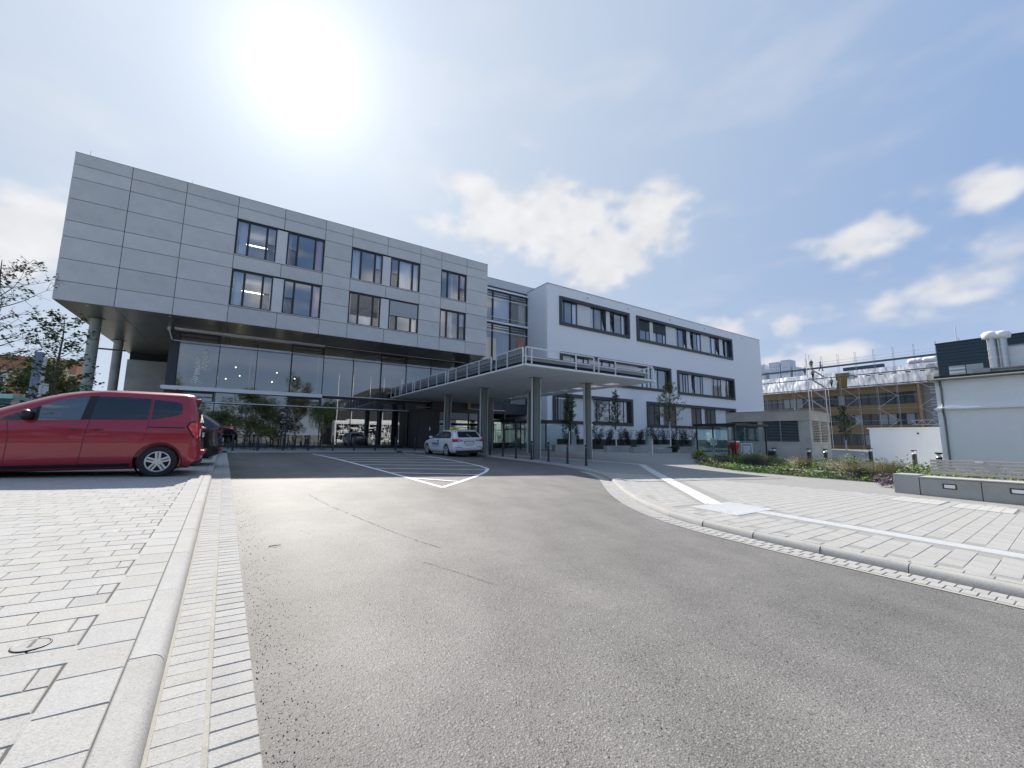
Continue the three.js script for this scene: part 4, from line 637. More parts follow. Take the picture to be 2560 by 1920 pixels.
// ---------------------------------------------------------------- café terrace
{
  const yb = (x, z) => gh(x, z) + .09;
  const bar = thing('barrier_railing', 'low dark barrier railing round the café terrace before the glass front', 'railing', [0, 0, 0]);
  const xs = [-1.2, .6, 2.6, 4.4]; const m = new MB(); xs.forEach((x, i) => { const y = yb(x, -29.2); const f = new MB().box(x - .025, x + .025, y, y + .92, -29.225, -29.175).box(x - .22, x + .22, y, y + .02, -29.34, -29.06); f.build(uname('post'), M.frameDark, bar); if (i) { new MB().bar([xs[i - 1], yb(xs[i - 1], -29.2) + .9, -29.2], [x, y + .9, -29.2], .02, 8).build(uname('rail'), M.frameDark, bar); } });
  new MB().bar([4.4, yb(4.4, -29.2) + .9, -29.2], [4.4, yb(4.4, -34) + .9, -34.2], .02, 8).build(uname('rail'), M.frameDark, bar);
  const chair = thing('cafe_chair', '', 'chair', [0, 0, 0], 0, 'dark metal chairs on the café terrace'); const fm = M.black;
  new MB().box(-.21, .21, .44, .465, -.21, .21, .01).build('seat', fm, chair); { const g = new MB(); for (const s of [-.2, .2]) g.beam([s, .46, -.2], [s, .86, -.28], .025, .02); for (let i = -2; i <= 2; i++) g.beam([i * .075, .47, -.2], [i * .075, .84, -.275], .03, .012); g.beam([-.2, .85, -.278], [.2, .85, -.278], .03, .03).build('backrest', fm, chair); }
  for (const [sx, sz] of [[-1, 1], [1, 1], [-1, -1], [1, -1]]) new MB().beam([sx * .19, .44, sz * .18], [sx * .22, 0, sz * .23], .025, .025).build('leg', fm, chair);
  const table = thing('cafe_table', '', 'table', [0, 0, 0], 0, 'small round café tables on the terrace'); mesh('tabletop', tri(new THREE.CylinderGeometry(.36, .36, .03, 24).translate(0, .73, 0)), M.woodRed, table); mesh('stem', tri(new THREE.CylinderGeometry(.03, .03, .7, 10).translate(0, .37, 0)), fm, table); mesh('foot', new MB().beam([-.25, .02, 0], [.25, .02, 0], .05, .03).beam([0, .02, -.25], [0, .02, .25], .045, .028).geo(), fm, table);
  const T = [[.1, -31.2, 'dark café table farthest left on the terrace'], [2.1, -31.0, 'dark café table in the middle of the terrace'], [3.7, -31.3, 'dark café table by the right end of the barrier railing']], side = ['to the left of', 'to the right of', 'behind'];
  let ci = 0; T.forEach(([x, z, l], i) => { if (i) copyOf(table, 'cafe_table', l, [x, yb(x, z), z]); else { table.position.set(x, yb(x, z), z); table.userData.label = l; }
    const w = ['the left terrace table', 'the middle terrace table', 'the right terrace table'][i]; [[-.62, .05, Math.PI / 2], [.62, -.05, -Math.PI / 2], [.1, -.68, 0]].forEach(([dx, dz, a], k) => { const L = 'dark metal café chair ' + side[k] + ' ' + w; if (ci++ === 0) { chair.position.set(x + dx, yb(x, z), z + dz); chair.rotation.y = a; chair.userData.label = L; } else copyOf(chair, 'cafe_chair', L, [x + dx, yb(x, z), z + dz], a); }); });
}
// ---------------------------------------------------------------- vehicles
// the body is a stack of rounded plan outlines: [y, x of the tail, x of the nose, half width, corner radius]
function carBody(levels, wheels, wr, depth) {
  const N = 26, K = 10, ringOf = ([y, xr, xf, w, rr, rf]) => {
    const p = []; rf = Math.min(rf ?? rr, w * .98); rr = Math.min(rr, w * .98);
    for (let i = 0; i <= N; i++) p.push([lerp(xr + rr, xf - rf, i / N), w]);
    for (let i = 1; i <= K; i++) { const a = Math.PI / 2 * (1 - i / K); p.push([xf - rf + rf * Math.cos(a), w - rf + rf * Math.sin(a)]); }
    for (let i = 1; i < 8; i++) p.push([xf, lerp(w - rf, -(w - rf), i / 8)]);
    for (let i = 0; i <= K; i++) { const a = -Math.PI / 2 * (i / K); p.push([xf - rf + rf * Math.cos(a), -(w - rf) + rf * Math.sin(a)]); }
    for (let i = 1; i <= N; i++) p.push([lerp(xf - rf, xr + rr, i / N), -w]);
    for (let i = 1; i <= K; i++) { const a = -Math.PI / 2 - Math.PI / 2 * (i / K); p.push([xr + rr + rr * Math.cos(a), -(w - rr) + rr * Math.sin(a)]); }
    for (let i = 1; i < 8; i++) p.push([xr, lerp(-(w - rr), w - rr, i / 8)]);
    for (let i = 0; i < K; i++) { const a = Math.PI - Math.PI / 2 * (i / K); p.push([xr + rr + rr * Math.cos(a), (w - rr) + rr * Math.sin(a)]); }
    return p.map(([x, z]) => [x, y, z]);
  };
  levels = levels.map(l => [...l.slice(0, 5), l[5] ?? l[4]]);
  // finer levels by smooth interpolation
  const fine = []; for (let i = 0; i < levels.length - 1; i++) { const a = levels[Math.max(0, i - 1)], b = levels[i], c = levels[i + 1], d = levels[Math.min(levels.length - 1, i + 2)]; for (let k = 0; k < 4; k++) { const t = k / 4; fine.push(b.map((_, q) => { const m0 = (c[q] - a[q]) / 2, m1 = (d[q] - b[q]) / 2, t2 = t * t, t3 = t2 * t; const v = (2 * t3 - 3 * t2 + 1) * b[q] + (t3 - 2 * t2 + t) * m0 + (-2 * t3 + 3 * t2) * c[q] + (t3 - t2) * m1; return clamp(v, Math.min(b[q], c[q]) - .004, Math.max(b[q], c[q]) + .004); })); } } fine.push(levels[levels.length - 1]);
  const rings = fine.map(ringOf), n = rings[0].length, pos = rings.flat(2), idx = [];
  for (let j = 1; j < rings.length; j++) for (let i = 0; i < n; i++) { const a = (j - 1) * n + i, b = (j - 1) * n + (i + 1) % n, c = j * n + i, d = j * n + (i + 1) % n; idx.push(a, b, c, b, d, c); }
  const cap = (k, flip) => { const c = pos.length / 3, y = rings[k][0][1]; pos.push((rings[k][0][0] + rings[k][N][0]) / 2, y, 0); for (let i = 0; i < n; i++) { const a = k * n + i, b = k * n + (i + 1) % n; flip ? idx.push(a, c, b) : idx.push(a, b, c); } };
  cap(0, true); cap(rings.length - 1, false);
  const g = new THREE.BufferGeometry(); g.setAttribute('position', new THREE.Float32BufferAttribute(pos, 3)); g.setIndex(idx); g.computeVertexNormals(); g.setAttribute('uv', new THREE.Float32BufferAttribute(new Float32Array(pos.length / 3 * 2), 2));
  const ev = new Evaluator(); ev.attributes = ['position', 'normal', 'uv']; ev.useGroups = false; let br = new Brush(g); br.updateMatrixWorld();
  const say = [console.warn, console.error, console.log]; console.warn = console.error = console.log = () => {};
  for (const x of wheels) for (const s of [-1, 1]) { const c = new THREE.CylinderGeometry(wr, wr, depth * 2, 40); c.rotateX(Math.PI / 2); const w = new Brush(c); w.position.set(x, wheels.y, s * (fine[8][3] + .02)); w.updateMatrixWorld(); br = ev.evaluate(br, w, SUBTRACTION); br.updateMatrixWorld(); }
  [console.warn, console.error, console.log] = say;
  const at = y => { for (let i = 1; i < fine.length; i++) if (y <= fine[i][0]) { const t = (y - fine[i - 1][0]) / (fine[i][0] - fine[i - 1][0] || 1); return fine[i - 1].map((v, q) => lerp(v, fine[i][q], clamp(t, 0, 1))); } return fine[fine.length - 1]; };
  const halfZ = (x, y) => { const [, xr, xf, w, rr, rf0] = at(y), rf = rf0 ?? rr, d = x < xr + rr ? (xr + rr - x) / rr : x > xf - rf ? (x - xf + rf) / rf : 0, r = x < xr + rr ? rr : rf; return d <= 0 ? w : w - r + r * Math.sqrt(Math.max(0, 1 - d * d)); };
  const tailX = (z, y) => { const [, xr, , w, rr] = at(y), d = Math.abs(z) > w - rr ? (Math.abs(z) - w + rr) / rr : 0; return d <= 0 ? xr : xr + rr - rr * Math.sqrt(Math.max(0, 1 - d * d)); };
  const noseX = (z, y) => { const [, , xf, w, rr, rf0] = at(y), rf = rf0 ?? rr, d = Math.abs(z) > w - rf ? (Math.abs(z) - w + rf) / rf : 0; return d <= 0 ? xf : xf - rf + rf * Math.sqrt(Math.max(0, 1 - d * d)); };
  return { geo: br.geometry, halfZ, tailX, noseX };
}
// a polygon wrapped on the body: where = side (+1 / -1), 'tail' or 'nose'
function decal(body, poly, where, off, maxE = .12) {
  let tris = THREE.ShapeUtils.triangulateShape(poly.map(p => new THREE.Vector2(...p)), []).map(t => t.map(i => poly[i]));
  for (let it = 0; it < 6; it++) { let again = false; const nx = []; for (const t of tris) { let bi = -1, bl = maxE; for (let k = 0; k < 3; k++) { const a = t[k], b = t[(k + 1) % 3], l = Math.hypot(a[0] - b[0], a[1] - b[1]); if (l > bl) { bl = l; bi = k; } } if (bi < 0) nx.push(t); else { again = true; const a = t[bi], b = t[(bi + 1) % 3], c = t[(bi + 2) % 3], m = [(a[0] + b[0]) / 2, (a[1] + b[1]) / 2]; nx.push([a, m, c], [m, b, c]); } } tris = nx; if (!again) break; }
  const map = ([u, y]) => where === 'tail' ? [body.tailX(u, y) - off, y, u] : where === 'nose' ? [body.noseX(u, y) + off, y, u] : [u, y, where * (body.halfZ(u, y) + off)];
  const pos = []; for (const t of tris) pos.push(...map(t[0]), ...map(t[1]), ...map(t[2]));
  const g = new THREE.BufferGeometry(); g.setAttribute('position', new THREE.Float32BufferAttribute(pos, 3)); g.computeVertexNormals();
  // outward winding
  const p = g.attributes.position, a = new THREE.Vector3(), b = new THREE.Vector3(), c = new THREE.Vector3(); let s = 0; for (let i = 0; i < p.count; i += 3) { a.fromBufferAttribute(p, i); b.fromBufferAttribute(p, i + 1); c.fromBufferAttribute(p, i + 2); const n = b.clone().sub(a).cross(c.clone().sub(a)); s += where === 'tail' ? -n.x : where === 'nose' ? n.x : n.z * where; }
  if (s < 0) { for (let i = 0; i < p.count; i += 3) { const v = [p.getX(i), p.getY(i), p.getZ(i)]; p.setXYZ(i, p.getX(i + 1), p.getY(i + 1), p.getZ(i + 1)); p.setXYZ(i + 1, ...v); } }
  const t = mergeVerts(g); return tri(t);
}
function mergeVerts(g) { const key = new Map(), p = g.attributes.position, out = [], idx = []; for (let i = 0; i < p.count; i++) { const k = [p.getX(i), p.getY(i), p.getZ(i)].map(v => Math.round(v * 1e4)).join(); if (!key.has(k)) { key.set(k, out.length / 3); out.push(p.getX(i), p.getY(i), p.getZ(i)); } idx.push(key.get(k)); } const o = new THREE.BufferGeometry(); o.setAttribute('position', new THREE.Float32BufferAttribute(out, 3)); o.setIndex(idx); o.computeVertexNormals(); return o; }
function line(body, pts, where, w, off = .002) { // a panel gap
  const mb = new MB(); for (let i = 1; i < pts.length; i++) { const [a, b] = [pts[i - 1], pts[i]], L = Math.hypot(b[0] - a[0], b[1] - a[1]), nx = -(b[1] - a[1]) / L * w / 2, ny = (b[0] - a[0]) / L * w / 2; mb.g.push(decal(body, [[a[0] - nx, a[1] - ny], [b[0] - nx, b[1] - ny], [b[0] + nx, b[1] + ny], [a[0] + nx, a[1] + ny]], where, off)); } return mb.geo();
}
function wheel(parent, x, y, z, s, R, w, rimR, spokes, rimMat) {
  const g = new THREE.Group(); g.name = uname('wheel'); g.position.set(x, y, z); parent.add(g);
  const prof = [[rimR - .01, -w / 2 + .02], [rimR + .015, -w / 2], [R - .035, -w / 2 + .003], [R - .008, -w / 2 + .02], [R, -w / 2 + .045], [R, w / 2 - .045], [R - .008, w / 2 - .02], [R - .035, w / 2 - .003], [rimR + .015, w / 2], [rimR - .01, w / 2 - .02]].map(p => new THREE.Vector2(...p));
  const ty = new THREE.LatheGeometry(prof, 48); ty.rotateX(Math.PI / 2); mesh('tyre', tri(ty), M.rubber, g);
  const rim = new MB(), f = s * (w / 2 - .012); const ringG = new THREE.TorusGeometry(rimR - .012, .016, 8, 44); rim.add(ringG, new THREE.Matrix4().makeTranslation(0, 0, f));
  for (let k = 0; k < spokes; k++) { const a = k / spokes * 6.2832 + .3; for (const o of [-1, 1]) { const sh = new THREE.Shape(); sh.moveTo(.045, o * .010); sh.lineTo(.05, o * .042); sh.lineTo(rimR - .01, o * .050); sh.lineTo(rimR - .01, o * .014); const eg = new THREE.ExtrudeGeometry(sh, { depth: .022, bevelEnabled: true, bevelSize: .004, bevelThickness: .004, bevelSegments: 1 }); rim.add(eg, new THREE.Matrix4().makeRotationZ(a).setPosition(0, 0, f - .012)); } }
  const hub = new THREE.CylinderGeometry(.06, .068, .03, 20); hub.rotateX(Math.PI / 2); rim.add(hub, new THREE.Matrix4().makeTranslation(0, 0, f)); rim.build('rim', rimMat, g);
  const dk = new THREE.CylinderGeometry(rimR - .005, rimR - .005, .02, 32); dk.rotateX(Math.PI / 2); dk.translate(0, 0, s * (w / 2 - .075)); mesh('brake_disc', tri(dk), std(C(.02, .02, .021), .6), g);
  if (R < .4) { const ln = new THREE.CylinderGeometry(R + .062, R + .062, .24, 28, 1, true, -Math.PI * .56, Math.PI * 1.12); ln.rotateX(-Math.PI / 2); ln.rotateZ(Math.PI); ln.translate(0, .008, -s * .035); const lm = mesh('arch_liner', tri(ln), M.liner, g); }
}
function plate(parent, body, y, w = .26, mat) { }
const carGlass = phys(C(.012, .017, .02), .03, { ior: 1.7 }), carGlassLight = phys(C(.05, .07, .08), .02, { ior: 2.1 });
const redPaint = phys(C(.33, .009, .028), .34, { metalness: .2, clearcoat: 1, clearcoatRoughness: .03 }), whitePaint = phys(C(.74, .76, .80), .35, { clearcoat: 1, clearcoatRoughness: .04 }), blackPaint = phys(C(.010, .011, .014), .25, { clearcoat: 1, clearcoatRoughness: .03 });
const lampRed = phys(C(.72, .012, .02), .12, { clearcoat: 1 }), lampClear = phys(C(.75, .75, .76), .15, { clearcoat: 1 }), plateMat = std(C(.70, .71, .72), .5), alloy = phys(C(.60, .61, .62), .3, { metalness: .7 });
const font = await new FontLoader().loadAsync('fonts/droid/droid_sans_bold.typeface.json');
function text(str, size, depth = .003) { const g = new TextGeometry(str, { font, size, depth, curveSegments: 3 }); g.computeBoundingBox(); const b = g.boundingBox; g.translate(-(b.min.x + b.max.x) / 2, -(b.min.y + b.max.y) / 2, 0); return g; }
{ // red high-roofed van, three quarters of it in view
  const v = thing('parked_car', 'red high-roofed van parked on the paving at the left edge', 'van', [-1.49, .325, -12.30], Math.PI + .02);
  const L = [[.20, -.50, 3.3, .80, .18], [.27, -.60, 3.45, .87, .2], [.36, -.70, 3.52, .90, .24, .35], [.50, -.715, 3.58, .915, .26, .4], [.62, -.68, 3.58, .92, .2, .4], [.80, -.665, 3.56, .925, .17, .4], [.95, -.66, 3.50, .92, .16, .45], [1.04, -.655, 3.25, .91, .16, .5], [1.12, -.645, 2.98, .895, .16, .5], [1.20, -.63, 2.74, .88, .15, .45], [1.34, -.605, 2.44, .862, .14, .4], [1.50, -.565, 2.10, .835, .14, .4], [1.62, -.535, 1.83, .81, .14, .42], [1.70, -.52, 1.62, .78, .15, .45], [1.755, -.51, 1.42, .735, .18, .5], [1.79, -.47, 1.22, .64, .22, .5], [1.82, -.40, 1.0, .48, .3, .42], [1.835, -.2, .95, .2, .19, .19]];
  const wh = [0, 2.70]; wh.y = .33; const body = carBody(L, wh, .40, .26);
  mesh('body', body.geo, redPaint, v); mesh('underbody', B(-.5, 3.3, .17, .5, -.62, .62), M.black, v);
  mesh('wheel_well', new MB().box(-.42, .42, .22, .74, -.6, .6).box(2.28, 3.12, .22, .74, -.6, .6).geo(), M.black, v);
  for (const x of wh) for (const s of [-1, 1]) wheel(v, x, .325, s * .795, s, .325, .21, .215, 5, alloy);
  for (const s of [-1, 1]) {
    mesh('side_window', decal(body, [[1.235, 1.165], [1.80, 1.145], [1.79, 1.42], [1.60, 1.53], [1.40, 1.60], [1.155, 1.64]], s, .006), carGlassLight, v);
    mesh('side_window', decal(body, [[.235, 1.20], [1.10, 1.175], [1.03, 1.65], [.60, 1.66], [.225, 1.64]], s, .006), carGlass, v);
    mesh('side_window', decal(body, [[.185, 1.20], [.175, 1.635], [-.20, 1.60], [-.29, 1.56], [-.315, 1.50], [-.315, 1.37], [-.27, 1.31]], s, .006), carGlass, v);
    mesh('side_window', decal(body, [[1.85, 1.145], [2.34, 1.12], [2.20, 1.20], [1.84, 1.39]], s, .006), carGlass, v);
    mesh('pillar_trim', decal(body, [[1.10, 1.178], [1.235, 1.17], [1.155, 1.65], [1.03, 1.655]], s, .005), M.black, v); mesh('pillar_trim', decal(body, [[1.80, 1.148], [1.85, 1.146], [1.84, 1.39], [1.79, 1.42]], s, .005), M.black, v);
    mesh('panel_gap', new MB().add(line(body, [[1.03, 1.73], [1.10, 1.17], [1.14, .9], [1.19, .30]], s, .010)).add(line(body, [[.21, 1.72], [.205, 1.2], [.23, 1.04], [.27, .74]], s, .009)).add(line(body, [[2.18, 1.12], [2.13, .85], [2.15, .32]], s, .009)).add(line(body, [[-.40, 1.69], [.21, 1.735], [1.03, 1.74]], s, .005)).geo(), M.black, v);
    mesh('sliding_rail', line(body, [[.23, 1.045], [-.39, 1.04]], s, .026, .004), M.black, v);
    mesh('side_skirt', decal(body, [[.42, .23], [2.27, .23], [2.27, .30], [.42, .30]], s, .004), M.black, v);
    for (const x of [1.30, .98]) { mesh('door_handle', B(x - .11, x + .11, .985, 1.012, s * (body.halfZ(x, 1) + .002) - .018, s * (body.halfZ(x, 1) + .002) + .018, .012), redPaint, v); mesh('handle_recess', decal(body, Array.from({ length: 12 }, (_, i) => [x + .055 * Math.cos(i * .5236), .972 + .026 * Math.sin(i * .5236)]), s, .0025), std(C(.12, .01, .02), .4), v); }
    const mz = s * (body.halfZ(1.92, 1.15) + .12), mr = new THREE.SphereGeometry(.115, 20, 14); mr.scale(.72, .85, 1); mr.translate(1.93, 1.24, mz); const mi = mesh('mirror', tri(mr), M.black, v); mesh('mirror_arm', new MB().beam([1.95, 1.15, s * .86], [1.95, 1.19, mz], .06, .05).geo(), M.black, mi);
    mesh('taillight', decal(body, [[-.45, 1.07], [-.49, 1.15], [-.60, 1.19], [-.63, 1.0], [-.64, .79], [-.57, .86]], s, .012), lampRed, v); mesh('taillight', decal(body, [[s * .62, 1.17], [s * .82, 1.19], [s * .87, 1.0], [s * .85, .80], [s * .76, .85], [s * .70, .98]], 'tail', .012), lampRed, v); mesh('reversing_light', decal(body, [[s * .77, 1.02], [s * .84, 1.02], [s * .85, .86], [s * .80, .86]], 'tail', .017), lampClear, v);
    mesh('taillight_seal', decal(body, [[-.41, 1.07], [-.46, 1.17], [-.61, 1.215], [-.64, .755], [-.55, .83]], s, .006), M.black, v);
    mesh('headlight', decal(body, [[3.52, .80], [3.30, .82], [3.05, .98], [3.30, .99], [3.5, .92]], s, .006), lampClear, v);
    mesh('reflector', decal(body, [[s * .5, .43], [s * .8, .43], [s * .8, .47], [s * .5, .47]], 'tail', .006), lampRed, v);
  }
  mesh('rear_window', decal(body, [[-.70, 1.17], [.70, 1.17], [.66, 1.60], [-.66, 1.60]], 'tail', .007), carGlass, v); mesh('windscreen', decal(body, [[-.72, 1.13], [.72, 1.13], [.62, 1.66], [-.62, 1.66]], 'nose', .006, .08), carGlass, v);
  mesh('spoiler', B(-.61, -.50, 1.64, 1.70, -.66, .66, .02), redPaint, v); mesh('bumper_edge', B(-.79, -.60, .46, .56, -.72, .72, .045), redPaint, v); mesh('rear_diffuser', B(-.68, -.5, .22, .36, -.74, .74, .03), M.black, v);
  mesh('number_plate', B(-.695, -.675, .84, .95, -.26, .26, .004), plateMat, v); mesh('plate_recess', decal(body, [[-.36, .80], [.36, .80], [.36, 1.0], [-.36, 1.0]], 'tail', .004), M.black, v); mesh('tailgate_grip', B(-.71, -.65, 1.04, 1.08, -.4, .4, .01), alloy, v);
  mesh('rear_wiper', new MB().beam([-.66, 1.18, 0], [-.60, 1.38, .3], .02, .015).geo(), M.black, v);
  mesh('roof_aerial', new MB().bar([.1, 1.83, 0], [-.12, 1.95, 0], .012, 6).geo(), M.black, v);
}
{ // black car in the next bay, its tail showing behind the van
  const th = Math.PI, x = -1.30, z = -15.55;
  const v = thing('parked_car', 'black hatchback mostly hidden behind the rear of the red van', 'car', [x, gh(x, z) + .08, z], th);
  const L = [[.25, -.62, 3.2, .80, .2], [.35, -.76, 3.45, .88, .25, .4], [.55, -.80, 3.52, .92, .28, .45], [.74, -.76, 3.52, .93, .28, .5], [.92, -.74, 3.45, .925, .26, .5], [1.03, -.75, 3.2, .915, .24, .5], [1.12, -.73, 2.7, .895, .22, .5], [1.20, -.68, 2.3, .86, .22, .45], [1.36, -.48, 1.95, .80, .22, .42], [1.52, -.24, 1.55, .73, .24, .42], [1.62, 0, 1.2, .64, .28, .4], [1.67, .3, .9, .4, .3, .3], [1.68, .5, .75, .12, .1, .1]];
  const wh = [0, 2.66]; wh.y = .34; const body = carBody(L, wh, .40, .25); mesh('body', body.geo, blackPaint, v); mesh('underbody', B(-.5, 3.2, .2, .55, -.6, .6), M.black, v);
  for (const q of wh) for (const s of [-1, 1]) wheel(v, q, .335, s * .80, s, .335, .22, .235, 5, alloy);
  for (const s of [-1, 1]) { mesh('taillight', decal(body, [[s * .40, 1.0], [s * .86, 1.02], [s * .88, .95], [s * .42, .94]], 'tail', .008), lampRed, v); mesh('reflector', decal(body, [[s * .55, .47], [s * .84, .47], [s * .84, .51], [s * .55, .51]], 'tail', .008), lampRed, v); mesh('side_window', decal(body, [[-.3, 1.14], [1.9, 1.13], [1.45, 1.46], [.9, 1.55], [.1, 1.53], [-.2, 1.4]], s, .006), carGlass, v); mesh('exhaust_trim', B(-.80, -.72, .25, .31, s * .5 - .12, s * .5 + .12, .015), alloy, v); }
  mesh('rear_window', decal(body, [[-.62, 1.19], [.62, 1.19], [.55, 1.56], [-.55, 1.56]], 'tail', .006, .06), carGlass, v); mesh('light_bar', decal(body, [[-.42, .955], [.42, .955], [.42, .975], [-.42, .975]], 'tail', .006), lampClear, v); mesh('number_plate', B(-.795, -.78, .68, .79, -.26, .26, .004), plateMat, v); mesh('wiper', new MB().beam([-.7, 1.11, 0], [-.52, 1.22, .25], .02, .015).geo(), M.black, v); mesh('trim_strip', line(body, [[-.8, .40], [.8, .40]], 'tail', .03, .006), M.greyMetal, v);
}
{ // taxi: white estate under the edge of the canopy
  const x = 10.42, z = -21.2, v = thing('taxi', 'white estate taxi with a yellow roof sign stopped beside the canopy', 'taxi', [x, gh(x - .8, z) + .01, z], Math.PI / 2);
  v.rotation.set(-.022, Math.PI / 2, 0, 'YXZ');
  const L = [[.19, -.80, 3.4, .78, .2], [.28, -.98, 3.62, .87, .25, .45], [.40, -1.06, 3.72, .915, .3, .55], [.52, -1.07, 3.74, .93, .28, .6], [.66, -1.03, 3.72, .93, .25, .65], [.80, -1.0, 3.62, .93, .22, .7], [.88, -1.0, 3.3, .925, .2, .7], [.95, -1.01, 2.85, .915, .2, .6], [1.02, -.99, 2.45, .89, .2, .5], [1.12, -.92, 2.12, .845, .2, .45], [1.25, -.78, 1.78, .785, .2, .42], [1.37, -.63, 1.38, .71, .2, .42], [1.43, -.55, 1.0, .60, .25, .4], [1.465, -.3, .7, .38, .3, .3], [1.47, 0, .5, .12, .1, .1]];
  const wh = [0, 2.84]; wh.y = .34; const body = carBody(L, wh, .385, .25); mesh('body', body.geo, whitePaint, v); mesh('underbody', B(-.75, 3.4, .17, .5, -.62, .62), M.black, v);
  for (const q of wh) for (const s of [-1, 1]) wheel(v, q, .33, s * .815, s, .33, .22, .235, 5, alloy);
  for (const s of [-1, 1]) {
    mesh('side_window', decal(body, [[-.55, 1.0], [-.42, 1.25], [-.2, 1.335], [.35, 1.385], [1.1, 1.37], [1.55, 1.25], [2.12, 1.02], [1.9, .985]], s, .006, .1), carGlass, v);
    mesh('panel_gap', new MB().add(line(body, [[1.05, 1.38], [1.0, .95], [1.02, .3]], s, .008)).add(line(body, [[.12, 1.37], [.1, 1.0], [.32, .62], [.34, .5]], s, .008)).add(line(body, [[2.2, .95], [2.18, .4]], s, .008)).geo(), M.black, v);
    mesh('side_skirt', decal(body, [[.42, .2], [2.4, .2], [2.4, .27], [.42, .27]], s, .004), std(C(.35, .36, .38), .5), v);
    for (const q of [.9, 1.95]) mesh('door_handle', B(q - .2, q, .84, .87, s * .925 - .015, s * .925 + .015, .008), whitePaint, v);
    const mr = new THREE.SphereGeometry(.11, 18, 12); mr.scale(.7, .75, 1.1); mr.translate(2.0, 1.05, s * 1.0); mesh('mirror', tri(mr), s < 0 ? whitePaint : M.black, v);
    mesh('taillight', decal(body, [[-.76, .98], [-.98, .985], [-.99, .80], [-.80, .80]], s, .01), lampRed, v); mesh('taillight', decal(body, [[s * .905, .98], [s * .40, .90], [s * .42, .84], [s * .9, .80]], 'tail', .01), M.black, v); mesh('taillight_glass', decal(body, [[s * .90, .965], [s * .70, .945], [s * .70, .82], [s * .9, .815]], 'tail', .014), lampRed, v); mesh('lamp_strip', decal(body, [[s * .70, .92], [s * .46, .90], [s * .46, .86], [s * .70, .87]], 'tail', .014), lampClear, v);
    mesh('bumper_vent', decal(body, [[s * .45, .50], [s * .85, .50], [s * .85, .535], [s * .45, .525]], 'tail', .006), M.black, v); mesh('roof_rail', new MB().bar([-.5, 1.43, s * .62], [1.2, 1.45, s * .62], .018, 6).geo(), whitePaint, v); mesh('spoiler_fin', B(-.66, -.52, 1.2, 1.37, s * .66 - .015, s * .66 + .015), M.black, v);
    // lettering on the doors
    const put = (str, size, u, y, mat) => { const g = text(str, size); g.rotateY(s > 0 ? 0 : Math.PI); g.translate(u, y, s * (body.halfZ(u, y) + .006)); mesh('lettering', tri(g), mat, v); };
    const ink = std(C(.02, .04, .10), .5); put('TAXISERVICE', .125, 1.52, .68, ink); for (const [u0, u1, y, h, c] of [[1.28, 2.1, .83, .05, [.35, .45, .6]], [1.05, 2.02, .52, .045, [.1, .16, .3]]]) { const lm = new MB(); for (let u = u0; u < u1; u += .062) lm.g.push(decal(body, [[u, y], [u + .045, y], [u + .05, y + h], [u + .008, y + h]], s, .006)); mesh('small_lettering', lm.geo(), std(C(...c), .5), v); } mesh('logo', decal(body, [[1.02, .79], [1.22, .79], [1.20, .90], [1.0, .91]], s, .006), ink, v);
  }
  mesh('rear_window', decal(body, [[-.66, 1.04], [.66, 1.04], [.58, 1.34], [-.58, 1.34]], 'tail', .008, .08), carGlass, v); mesh('windscreen', decal(body, [[-.7, 1.0], [.7, 1.0], [.6, 1.36], [-.6, 1.36]], 'nose', .006, .08), carGlass, v);
  mesh('rear_wiper', new MB().beam([-1.0, 1.06, .12], [-.9, 1.22, -.12], .02, .015).geo(), M.white, v); mesh('spoiler', B(-.74, -.52, 1.365, 1.395, -.56, .56, .012), whitePaint, v); mesh('rear_diffuser', B(-1.03, -.8, .22, .38, -.76, .76, .04), M.black, v);
  mesh('number_plate', B(-1.035, -1.015, .70, .80, -.26, .26, .004), plateMat, v); mesh('plate_recess', decal(body, [[-.32, .68], [.32, .68], [.32, .85], [-.32, .85]], 'tail', .003), std(C(.3, .31, .33), .5), v); mesh('emblem', tri(new THREE.CylinderGeometry(.045, .045, .012, 18).rotateZ(Math.PI / 2).translate(-1.018, .93, 0)), alloy, v); { const g = text('TAXISERVICE', .055); g.rotateY(-Math.PI / 2); g.translate(-1.05, .60, 0); mesh('lettering', tri(g), std(C(.03, .05, .1), .5), v); }
  const sg = mesh('taxi_sign', new RoundedBoxGeometry(.16, .13, .52, 2, .035).translate(.95, 1.55, 0), std(C(.78, .66, .02), .5), v); for (const s of [-1, 1]) { const g = text('TAXI', .085); g.rotateY(s > 0 ? Math.PI / 2 : -Math.PI / 2); g.translate(.95 + s * .0805, 1.55, 0); mesh('lettering', tri(g), M.black, sg); }
}

